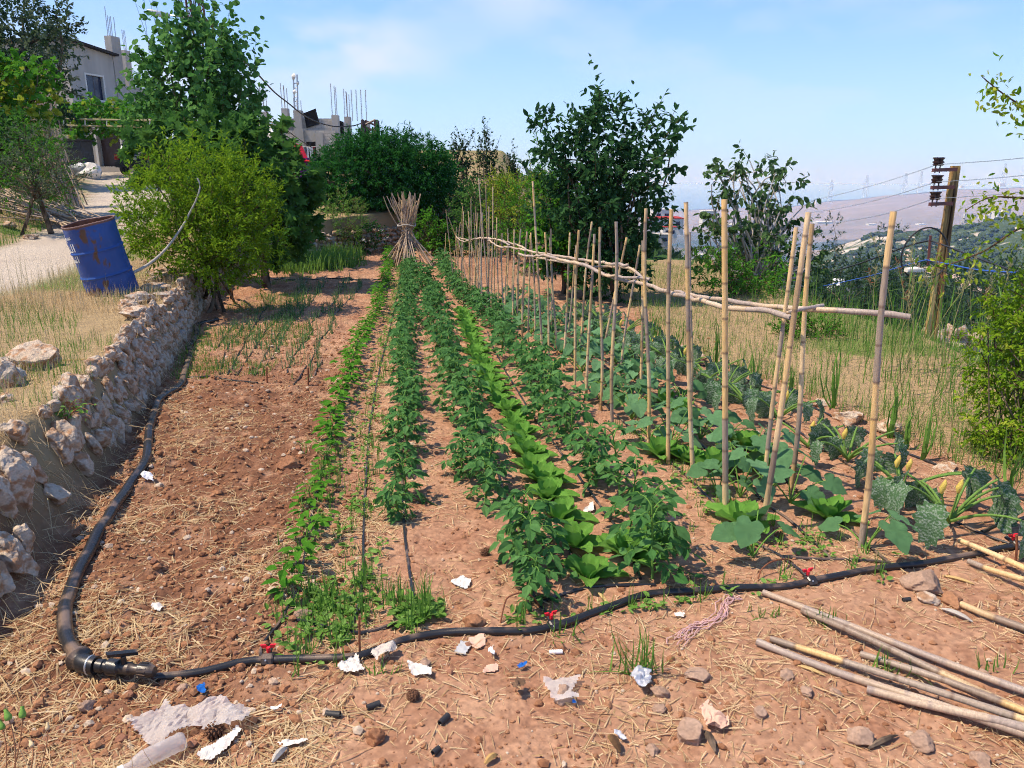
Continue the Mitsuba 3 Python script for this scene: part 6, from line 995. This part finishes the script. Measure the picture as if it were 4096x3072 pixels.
cable('lowest thin black cable left of the power pole', [(3265, 1178, 30), (3480, 1140, 25), (3620, 1100, 21), (3735, 1075, PD)], .010, 'black_rubber'); cable('lowest thin black cable right of the power pole', [(3735, 1075, PD), (3860, 1120, 16), (4000, 1190, 14), (4120, 1230, 13)], .009, 'black_rubber')
a_ = np.linspace(0, 6.283, 40); o = aty(3700, 1016, PD - .4); s = .46 * 2.3 * .5; put(thing('cable_coil', 'large black cable coil hanging on the wooden power pole', 'cable'), tube(o + np.stack([np.cos(a_) * .56 * 1.0, np.sin(a_ * 2) * .05, np.sin(a_) * .62], 1), .020, 6, False)[:2], 'black_rubber', True)
k = thing('pole_lamp', 'small pale street lamp on the wooden power pole', 'lamp'); h0, h1 = aty(3690, 1082, PD - .5), aty(3624, 1080, PD - .5); put(k + '__arm', tube(np.array([aty(3730, 1075, PD), h0]), .02, 5)[:2], 'steel'); d = unit(h1 - h0); R_ = np.stack([np.cross(d, Z), d, np.cross(np.cross(d, Z), d)], 1); V, F = rect_loft([(0, -.03, .05, .08), (.15, -.05, .08, .16), (np.linalg.norm(h1 - h0), -.05, .05, .12)], 12, .5); put(k + '__head', (xform(V, R_, h0), F), 'white_wall', 40)
# houses in the distance ---------------------------------------------
r = np.random.default_rng(77)
def far_house(X, Y, wpx, hpx, d, label, group=None, mat='white_wall', roof='white_wall', wins=2):
    a, b = aty(X - wpx / 2, Y + hpx / 2, d), aty(X + wpx / 2, Y - hpx / 2, d); w, h = b[0] - a[0], b[2] - a[2]; k = thing('hill_house', label, 'house', group); part(k, 'wall', box(a[0] + w / 2, d + w / 2, a[2] + h / 2 - h * .3, w, w, h * 1.6), mat); part(k, 'roof', box(a[0] + w / 2, d + w / 2, b[2] + h * .03, w * 1.05, w * 1.05, h * .06), roof)
    for j in range(wins): ww = w / (wins * 2.4); part(k, 'window', box(a[0] + w * (j + .7) / (wins + .4), d - .02 * w, a[2] + h * .55, ww, .04 * w, h * .34), 'dark_glass')
far_house(2650, 865, 80, 50, 150, 'white house with a dark window just right of the apple tree'); far_house(2660, 895, 150, 40, 140, 'long low white house with a dark red roof edge right of the apple tree', roof='red_tile', wins=4); far_house(2680, 930, 60, 40, 132, 'small white house with a red roof below the long one', roof='red_tile'); far_house(2640, 960, 90, 40, 128, 'grey concrete house at the bottom of the group beside the apple tree', mat='concrete', roof='concrete')
far_house(2840, 865, 60, 40, 170, 'flat white house behind the walnut tree twigs'); far_house(2920, 915, 70, 30, 180, 'white house glimpsed through the walnut tree'); far_house(2815, 1045, 50, 46, 70, 'white porch showing between the canes and the sapling', wins=1)
for j in range(34):
    X = r.uniform(3850, 4040); Y = 880 - (X - 3900) * .12 + r.uniform(-26, 40); far_house(X, Y, r.uniform(9, 17), r.uniform(8, 13), 900 + r.uniform(-60, 30), 'small pale house of the village on the right hand hill', 'village houses on the hill', r.choice(['white_wall', 'concrete', 'white_wall']), 'concrete', 1)
far_house(4010, 860, 44, 22, 880, 'large pale building at the top of the hill village', wins=3); far_house(3640, 1064, 110, 6, 1000, 'very long pale shed on the hill above the pines', wins=0)
for j, (X, Y, w, h) in enumerate(((3300, 890, 60, 5), (3490, 898, 30, 4), (3690, 897, 30, 4), (3270, 808, 14, 8), (3850, 746, 14, 6), (4010, 738, 20, 8))): far_house(X, Y, w, h, 2600 if j < 3 else 4300, ('long white shed in the blue valley at the left', 'white shed in the middle of the blue valley', 'small white shed in the blue valley behind the pole', 'single house on the far ridge by the walnut tree', 'tiny hut on the far ridge right of the pole', 'white hut on the far ridge at the right')[j], wins=0)
k = thing('greenhouse', 'white arched plastic greenhouse among the pines', 'greenhouse'); c = aty(3385, 1188, 120); rw = 1.7; a_ = np.linspace(.15, math.pi, 12); V = np.array([[c[0] - math.cos(t) * rw, c[1] + y, c[2] + math.sin(t) * rw * 1.5] for y in (0, 4) for t in a_]); put(k + '__cover', (V, np.array([[i, i + 1, 12 + i + 1, 12 + i] for i in range(11)])), 'white_cloth', True)
for t in a_[1:-1:2]: part(k, 'hoop', tube(np.array([[c[0] - math.cos(t) * rw * 1.01, c[1] + y, c[2] + math.sin(t) * rw * 1.515] for y in (0, 4)]), .04, 4)[:2], 'steel')
for j, (X, Y) in enumerate(((3319, 800), (3459, 780), (3614, 774), (3676, 766), (4008, 735))): b = aty(X, Y + 12, 4600); k = thing('pylon', 'faint transmission tower standing on the far ridge', 'pylon', 'transmission towers on the far ridge'); lattice(k, b, 130, 26, 6, 4, 'steel', .8, .5)
for j, pts in enumerate(([(3620, 1000), (3640, 1050), (3720, 1090), (3860, 1140)], [(3860, 1140), (3960, 1180), (4100, 1210)])):
    Q = []
    for X, Y in pts:
        rr2 = ray(X, Y); t = np.geomspace(300, 1100, 400); p = rr2 * t[:, None] + [0, 0, EYE]; Rr = np.hypot(p[:, 0], p[:, 1]); zz_ = z_hill(np.arctan2(p[:, 0], p[:, 1]), Rr, p[:, 0], p[:, 1]); i = int(np.argmax(p[:, 2] < zz_)) or 200; Q.append(p[i])
    Q = resample(Q, 12); Rr = np.hypot(Q[:, 0], Q[:, 1]); Q[:, 2] = z_hill(np.arctan2(Q[:, 0], Q[:, 1]), Rr, Q[:, 0], Q[:, 1]) + 1; tn = unit(np.gradient(Q, axis=0)); sd2 = np.cross(tn, Z); V = np.vstack([Q + sd2 * 4, Q - sd2 * 4 + [0, 0, 1.0]]); n = len(Q); struct('dirt_road', (V, np.array([[i, n + i, n + i + 1, i + 1] for i in range(n - 1)])), 'pale_track')
r = np.random.default_rng(78); B = MB(); ico = trimesh.creation.icosphere(subdivisions=1)
A = r.uniform(.30, .80, 3200); Rr = 345 + 600 * r.random(3200) ** .8; x, y = Rr * np.sin(A), Rr * np.cos(A); zq = z_hill(A, Rr, x, y); kq = meshkit.fbm(np.stack([x * .012, y * .012, x * 0], -1), 3, 41) > .47
for x_, y_, z_ in zip(x[kq], y[kq], zq[kq]): s = r.uniform(2.0, 4.5); v = ico.vertices * (1 + .3 * r.normal(size=(42, 1)).clip(-1, 1)) * [s, s, s * .75]; B.add(v + [x_, y_, z_ + s * .3], ico.faces)
struct('hill_scrub', B.mesh(), 'scrub', True, kind='stuff', label='round dark green scrub dotted over the hillside across the valley')
r = np.random.default_rng(79); B = MB(); Q = []
while len(Q) < 520:
    d = 30 * (230 / 30) ** r.random(); t = r.uniform(.02, .80); x = t * d
    if d < 38 and t < .30: continue
    z = macro(x, d) if d < 80 else EYE - .205 * math.hypot(x, d); Q.append((x, d, float(z)))
for x, d, z in Q: s = r.uniform(.8, 1.9) * (1 + d / 120); m = int(80); u = unit(r.normal(size=(m, 3))) * [s, s, s * .8] * r.uniform(.6, 1, (m, 1)); u[:, 2] = np.abs(u[:, 2]); scat(B, L_OVAL, u + [x, d, z], u + r.normal(size=(m, 3)) * .5, u + [0, 0, 1.0], s * .5, r.choice([PINE, OLIVE, WAL]), np.clip(r.random() * .6 + .4 * r.random(m), 0, 1))
struct('slope_scrub', B.mesh(), 'leaf', False, B.uv(), kind='stuff', label='dark bushes and scrub covering the slope below the terrace')
B = MB(); r = np.random.default_rng(80)
k = thing('rubble_wall', 'collapsed grey stone wall below the terrace behind the power pole', 'stone wall'); 
for j in range(60): X, Y = r.uniform(3700, 3900), r.uniform(1330, 1440); p = aty(X, Y, 23 + r.uniform(-.6, .6)); place(STONE1[j % 7], nextkey(k + '__stone'), p, np.array([.28, .28, .2]) * r.uniform(.6, 1.2), randrot(r, .5))
# ---------------------------------------------------------------- litter on the ground
def sheet(name, label, cat, pts, mat, amp=.02, seed=0, res=.012, lift=.012, fold=24.0, smooth=False):
    r = np.random.default_rng(seed); P = np.array([gnd(*q)[:2] for q in pts]); poly = sg.Polygon(P).buffer(0); x0, y0, x1, y1 = poly.bounds; res = max(res, (x1 - x0) / 70)
    X, Y = np.meshgrid(np.arange(x0, x1, res), np.arange(y0, y1, res)); n, m = X.shape
    if n < 3 or m < 3: X, Y = np.meshgrid(np.linspace(x0, x1, 5), np.linspace(y0, y1, 5)); n, m = X.shape
    import shapely; inside = shapely.contains_xy(poly, X.ravel(), Y.ravel()); jx = np.column_stack([X.ravel(), Y.ravel()]); i = np.arange((n - 1) * (m - 1)); a = (i // (m - 1)) * m + i % (m - 1); Q = np.stack([a, a + 1, a + m + 1, a + m], 1); Q = Q[inside[Q].sum(1) >= 3]
    p = np.column_stack([jx, jx[:, 0] * 0 + seed]); ca, sa = math.cos(seed), math.sin(seed); f1 = np.abs(meshkit.noise(np.column_stack([(ca * jx[:, 0] + sa * jx[:, 1]) * fold, (-sa * jx[:, 0] + ca * jx[:, 1]) * fold * .3, jx[:, 0] * 0 + seed])) - .5); f2 = np.abs(meshkit.noise(p * fold * 2.3) - .5)
    z = H(jx[:, 0], jx[:, 1]) + lift + amp * (1.5 * f1 + .6 * f2) + amp * .5 * meshkit.noise(p * 5); V = np.column_stack([jx + amp * .5 * (np.column_stack([f2, f1]) - .25), z]); return put(thing(name, label, cat), (V, Q), mat, smooth)
sheet('plastic_sheet', 'large crumpled clear plastic sheet on the soil in the bottom left', 'plastic sheet', [(505, 2890), (640, 2862), (670, 2820), (700, 2845), (820, 2835), (920, 2830), (960, 2870), (1020, 2900), (980, 2950), (850, 2955), (760, 2945), (700, 2975), (620, 3010), (600, 2990), (560, 2950)], 'film', .05, 1, .010)
sheet('plastic_bag', 'thin pale plastic bag pinned under the round stone', 'plastic bag', [(2165, 2735), (2240, 2730), (2330, 2720), (2300, 2770), (2290, 2800), (2320, 2820), (2270, 2835), (2200, 2815), (2190, 2770)], 'film', .03, 2, .008)
sheet('rag', 'crumpled grey white rag lying over the supply pipe', 'rag', [(1485, 2640), (1530, 2610), (1570, 2605), (1600, 2625), (1560, 2655), (1525, 2665), (1515, 2680), (1495, 2655)], 'dirty_cloth', .035, 3, .006, .03)
for j, (lab, pts, m, amp) in enumerate((('torn pale paper with a pointed flap below the rag', [(1345, 2690), (1430, 2640), (1440, 2665), (1465, 2695), (1405, 2710)], 'paper', .03), ('crumpled pale leaf of paper on the bare soil', [(1625, 2675), (1690, 2668), (1735, 2700), (1730, 2728), (1700, 2712), (1645, 2712)], 'paper', .03), ('pink triangular shard of pottery', [(1925, 2706), (1945, 2672), (1990, 2668), (2000, 2690)], 'pink_scrap', .004), ('pink shard half under the grey one', [(1870, 2560), (1940, 2558), (1945, 2590), (1915, 2610), (1880, 2590)], 'pink_scrap', .004), ('grey flat shard of board beside the supply pipe', [(1812, 2620), (1843, 2568), (1893, 2583), (1860, 2632)], 'grey_shard', .003), ('crumpled white paper beside the grey shard', [(1950, 2625), (1970, 2612), (1982, 2650), (1955, 2645)], 'white_cloth', .03),
        ('crumpled pale pink paper bag beside the ochre rock', [(2795, 2870), (2830, 2840), (2850, 2875), (2915, 2880), (2920, 2915), (2870, 2945), (2830, 2930)], 'pink_scrap', .06), ('white scrap beside the thick pipe', [(565, 1938), (590, 1920), (620, 1925), (618, 1945), (575, 1948)], 'white_cloth', .02), ('brown crumpled paper near the pine cone at the bottom left', [(790, 3040), (860, 3000), (960, 2925), (975, 2945), (890, 3030), (840, 3060)], 'paper', .03), ('white torn paper at the bottom left of the front soil', [(1110, 2980), (1180, 2965), (1245, 2968), (1200, 2995), (1140, 3000)], 'paper', .03), ('white curl of paper left of the black tubes', [(1080, 2840), (1100, 2855), (1140, 2835), (1115, 2862), (1085, 2865)], 'white_cloth', .03),
        ('white crumbled patch of lime in the straw', [(1800, 2330), (1850, 2310), (1890, 2325), (1870, 2360), (1820, 2350)], 'white_wall', .01), ('crumbled white paper under the lettuce row', [(2330, 2060), (2370, 2020), (2380, 2050), (2340, 2070)], 'paper', .03), ('white torn scrap near the second red tap', [(2270, 2490), (2330, 2480), (2310, 2500), (2280, 2502)], 'white_cloth', .015), ('white scrap under the right tomato row', [(2600, 2210), (2640, 2200), (2640, 2220), (2610, 2222)], 'white_cloth', .02), ('pale scrap right of the second tap', [(2690, 2460), (2740, 2455), (2735, 2472), (2700, 2470)], 'paper', .01), ('small white scrap in the soil by the drip line', [(1445, 2440), (1435, 2410), (1425, 2430), (1430, 2450)], 'white_cloth', .02), ('pale scrap on the tilled strip', [(605, 2448), (640, 2430), (665, 2440), (640, 2465)], 'paper', .02))):
    sheet('paper_scrap', lab, 'scrap', pts, m, amp, 10 + j, .006, .008)
for j, (lab, pts) in enumerate((('small blue plastic scrap below the pipe elbow', [(785, 2775), (800, 2755), (825, 2752), (830, 2785), (800, 2790)]), ('blue plastic scrap in the middle of the front soil', [(2065, 2685), (2085, 2670), (2112, 2668), (2110, 2680), (2085, 2692)]), ('blue edge of plastic beside the thin bag', [(2285, 2822), (2300, 2810), (2312, 2828), (2290, 2835)]))): sheet('plastic_scrap', lab, 'scrap', pts, 'blue_scrap', .02, 40 + j, .005)
sheet('foil_wrapper', 'crumpled silver and red foil wrapper in the grass tuft', 'wrapper', [(2515, 2740), (2550, 2710), (2600, 2705), (2605, 2750), (2580, 2790), (2550, 2780)], 'foil', .04, 50, .005); sheet('foil_scrap', 'silver foil scrap beside the grey wood chip', 'scrap', [(2450, 2940), (2470, 2930), (2510, 2965), (2500, 2972)], 'foil', .02, 51, .005)
sheet('dry_leaf', 'dark curled dry leaf left of the thin bag', 'leaf', [(2045, 2775), (2075, 2755), (2110, 2752), (2105, 2785), (2060, 2815)], 'brown_leaf', .05, 52, .006)
# bottle
k = thing('plastic_bottle', 'dirty clear plastic bottle lying at the bottom edge beside the plastic sheet', 'bottle'); b0, b1 = gnd(745, 2995), gnd(580, 3075); d = unit((b1 - b0) * [1, 1, 0]); L = .19; rb = .031; prof = [(0, 0), (.026, .002), (.031, .012)] + [(.031 - .0022 * (i % 2), .02 + .011 * i) for i in range(10)] + [(.030, .135), (.022, .160), (.012, .178), (.012, .20), (0, .20)]; V, F = lathe(prof, 22); b0[2] += rb; put(k + '__body', (xform(V, basis(d), b0), F), 'bottle_film', True); V, F = lathe([(0, .198), (.0145, .198), (.0145, .214), (0, .215)], 16); part(k, 'cap', (xform(V, basis(d), b0), F), 'white_cloth', 35)
def cone(label, X, Y, s, seed, axis):
    k = thing('pine_cone', label, 'pine cone'); r = np.random.default_rng(seed); c = gnd(X, Y) + [0, 0, s * .55]; ax = unit(axis); R_ = basis(ax); V, F = lathe([(0, -s * .9), (s * .45, -s * .75), (s * .62, -s * .1), (s * .4, s * .6), (0, s)], 12); put(k + '__core', (xform(V, R_, c), F), 'cone_scale', True); T = stone_mesh(5, 0)
    for j in range(64):
        f = j / 64; h = s * (-.85 + 1.75 * f); rad = s * .72 * math.sin(math.pi * (.14 + .80 * f)) ** .8; a = j * 2.39996; out = np.array([math.cos(a), math.sin(a), .25 + .5 * f]); p = np.array([math.cos(a) * rad, math.sin(a) * rad, h]); Rs = basis(unit(out), [0, 0, 1]); part(k, 'scale', (xform(xform(T.vertices * np.array([.16, .22, .20]) * s, Rs, p), R_, c), T.faces), 'cone_scale')
cone('open pine cone on the bare front soil', 1653, 2800, .030, 1, [.1, -.7, .7]); cone('pine cone lying on the plastic sheet at the bottom left', 860, 2945, .036, 2, [-.4, -.6, .35]); cone('pine cone under the middle tomato row', 1940, 2215, .030, 3, [.2, -.3, .8]); cone('small closed pine cone beside the cucumber drip line', 3115, 2150, .026, 4, [1, .1, .1])
def tubelet(label, X, Y, ang, L, rad, mat='black_rubber', name='tube_piece'):
    c = gnd(X, Y); d = np.array([math.cos(ang), math.sin(ang), .05]); V, F = lathe([(rad * .7, 0), (rad, 0), (rad, L), (rad * .7, L), (rad * .7, 0)], 14); put(thing(name, label, 'tube'), (xform(V, basis(d), c + [0, 0, rad] - d * L / 2), F), mat, 35)
tubelet('short black tube piece, upper one on the front soil', 1495, 2832, .5, .05, .012); tubelet('short black tube piece, right one with an open end', 1777, 2893, 1.0, .048, .012); tubelet('black stub of tube at the bottom edge', 1745, 3018, .9, .03, .011); tubelet('white paper tube lying right of the second red tap', 2223, 2618, .02, .055, .009, 'white_cloth', 'paper_tube'); tubelet('dark slim tube piece near the left weeds', 1333, 2865, -.15, .055, .012); tubelet('small black tube piece on the soil near the white stone', 3625, 2406, .1, .035, .010)
def splinter(label, a, b, w, mat='pale_wood', name='wood_splinter', cat='splinter'):
    A, B_ = gnd(*a), gnd(*b); A[2] += w; B_[2] += w; n = 5; C = curve3(A, B_, [0, 0, w * .8], n); put(thing(name, label, cat), tube(C, np.array([.35, .9, 1, .8, .25]) * w, 5)[:2], mat)
splinter('pale splinter of cane below the fallen canes', (3190, 2672), (3300, 2712), .008); splinter('pale splinter beside the large brown rock', (3770, 2305), (3895, 2342), .009); splinter('grey split cane piece below the earth lump', (3765, 2445), (3890, 2492), .012, 'pale_bark'); splinter('grey wood chip at the bottom centre', (2435, 2955), (2480, 3020), .016, 'old_wood', 'wood_chip', 'wood chip'); splinter('brown twig at the bottom right of the fallen canes', (3470, 3005), (3590, 2950), .010, 'bark', 'dry_twig', 'twig'); splinter('dark broken branch below the ochre rock', (2820, 2935), (2860, 3020), .014, 'bark', 'dry_twig', 'twig'); splinter('pale straw stalk behind the second red tap', (2390, 2375), (2440, 2430), .008); splinter('dark weathered cane leaf stub at the foot of the last upright cane', (3460, 1800), (3470, 1880), .012, 'old_wood', 'wood_chip', 'wood chip'); splinter('grey wood chip at the bottom left of the bare soil', (1090, 3060), (1150, 3000), .013, 'pale_bark', 'wood_chip', 'wood chip'); splinter('dark wood chip at the bottom edge in the middle', (1940, 3068), (1990, 3030), .012, 'old_wood', 'wood_chip', 'wood chip'); splinter('long pale stalk lying in the dry grass of the terrace', (225, 1440), (425, 1438), .006)
# pink netting strand
P = path([(2960, 2405), (2905, 2425), (2900, 2470), (2850, 2500), (2790, 2512), (2750, 2545), (2720, 2570)], .02); r = np.random.default_rng(88); k = thing('pink_netting', 'tangled strand of pale pink netting on the soil', 'netting')
for j in range(9): Q = P + np.cumsum(r.normal(size=P.shape) * .006, 0) - 0; Q += r.normal(size=2) * .008; C = np.column_stack([Q, H(Q[:, 0], Q[:, 1]) + .006 + .012 * r.random(len(Q))]); part(k, 'strand', tube(C, .0022, 4)[:2], 'net')
# sprig on the wall, seed heads in the near left corner
c = gnd(265, 1690); r = np.random.default_rng(89); k = thing('bramble_sprig', 'small bright green leafy sprig growing out of the stone wall', 'plant'); SB, B = MB(), MB()
for j in range(6): t = c + [r.uniform(-.06, .22), r.uniform(-.1, .05), r.uniform(.0, .20)]; C = curve3(c, t, [0, 0, .05], 6); SB.add(*tube(C, .0025, 4, uv=PALU(RUST))); n = 10; i = r.integers(1, 6, n); scat(B, L_OVAL, C[i] + r.normal(size=(n, 3)) * .012, r.normal(size=(n, 3)) + [0, -.3, 0], r.normal(size=(n, 3)) * .4 + [0, 0, 1], .032 * r.uniform(.6, 1.2, n), WEED, r.random(n))
SB.part(k, 'stem', 'twig', True, True); B.part(k, 'leaves', 'leaf', False, True)
def seedhead(label, X, Y, bX, bY, d, size, pal):
    k = thing('seed_head', label, 'plant'); t = aty(X, Y, d); b = aty(bX, bY, d - .05); C = curve3(b, t, [.01, 0, .01], 8); MB().add(*tube(C, .0016, 5, uv=PALU(RUST))).part(k, 'stem', 'twig', True, True); V, F = lathe([(0, -size), (size * .55, -size * .85), (size * .62, -size * .2), (size * .30, size * .7), (size * .34, size * 1.1), (0, size * 1.15)], 12); dd = unit(C[-1] - C[-2]); MB().add(xform(V, basis(dd), t), F, PALU(pal)).part(k, 'bud', 'twig', True, True)
    r = np.random.default_rng(int(X)); n = 26; B = MB(); blades(B, r, np.tile(t + dd * size, (n, 1)), size * .9, .0012, STRAW, .5); B.part(k, 'tuft', 'leaf', False, True)
seedhead('green seed head in the near left corner, the left one', 30, 2860, 60, 3120, 1.62, .014, WEED); seedhead('green seed head in the near left corner, the taller right one', 90, 2850, 45, 3110, 1.66, .014, WEED); seedhead('dry brown seed head right of the green ones in the near left corner', 190, 2905, 150, 3110, 1.64, .009, STRAW); seedhead('fluffy brown seed head at the very bottom left', 125, 2975, 110, 3120, 1.60, .010, STRAW); seedhead('dull brown seed head near the bottom left edge', 285, 3055, 270, 3130, 1.60, .008, STRAW); seedhead('cut off green seed head at the left picture edge', 5, 2900, 20, 3120, 1.62, .012, WEED)
grass('corner_stalks', 'dry grass stalks in the near left corner', 70, lambda r, n: (r.uniform(-1.75, -.95, n), r.uniform(1.5, 2.1, n)), .24, .0028, STRAW, 90, .8)
grass('terrace_stalks', 'tall thin dry grass stalks by the path left of the drum', 160, lambda r, n: reject(r, n, -7.5, -4.6, 7.2, 9.6, lambda x, y: is_up(x, y) * (1 - road_mask(x, y))), .55, .004, TALL, 91, .25)
B = MB(); r = np.random.default_rng(92); P = []
for j in range(26):
    X, Y = r.uniform(3480, 3990), r.uniform(1420, 1560); d = r.uniform(6.5, 9.5); b = aty(X, Y, d); b[2] = gz(b[0], b[1]); h = r.uniform(.7, 1.35); t = b + [r.normal() * .25, r.normal() * .1, h]; C = curve3(b, t, r.normal(size=3) * .05, 7); k = thing('reed_grass', 'tall seeding grass stem at the terrace edge before the power pole', 'grass stem', 'seeding grass stems before the power pole'); MB().add(*tube(C, np.linspace(.005, .002, 7), 4, uv=(TALL + .5, r.random() * .5))).part(k, 'stem', 'twig', True, True); q = MB(); n = 26; i = C[-1] + (C[-2] - C[-1]) * r.random((n, 1)) * 1.2; scat(q, L_NARROW, i, r.normal(size=(n, 3)) * .5 + [0, 0, .9], r.normal(size=(n, 3)), .06, TALL if j % 3 else RUST, r.random(n), .5); m = 4; i = r.integers(1, 5, m); blades(q, r, C[i], .38, .012, GRASS, .7); q.part(k, 'seed_head', 'leaf', False, True)
# ---------------------------------------------------------------- air
scene['air'] = {'type': 'homogeneous', 'albedo': {'type': 'rgb', 'value': [.93, .95, .985]}, 'sigma_t': {'type': 'rgb', 'value': [.00007, .000105, .00018]}}
HZ = (-460.0, 120.0)
scene['haze'] = {'type': 'cube', 'to_world': T4().translate([0, 0, sum(HZ) / 2]).scale([50000, 50000, (HZ[1] - HZ[0]) / 2]), 'bsdf': {'type': 'null'}, 'interior': {'type': 'ref', 'id': 'air'}}
scene['camera']['medium'] = {'type': 'ref', 'id': 'air'}; labels['haze'] = {'kind': 'stuff', 'label': 'blue summer haze over the valley'}
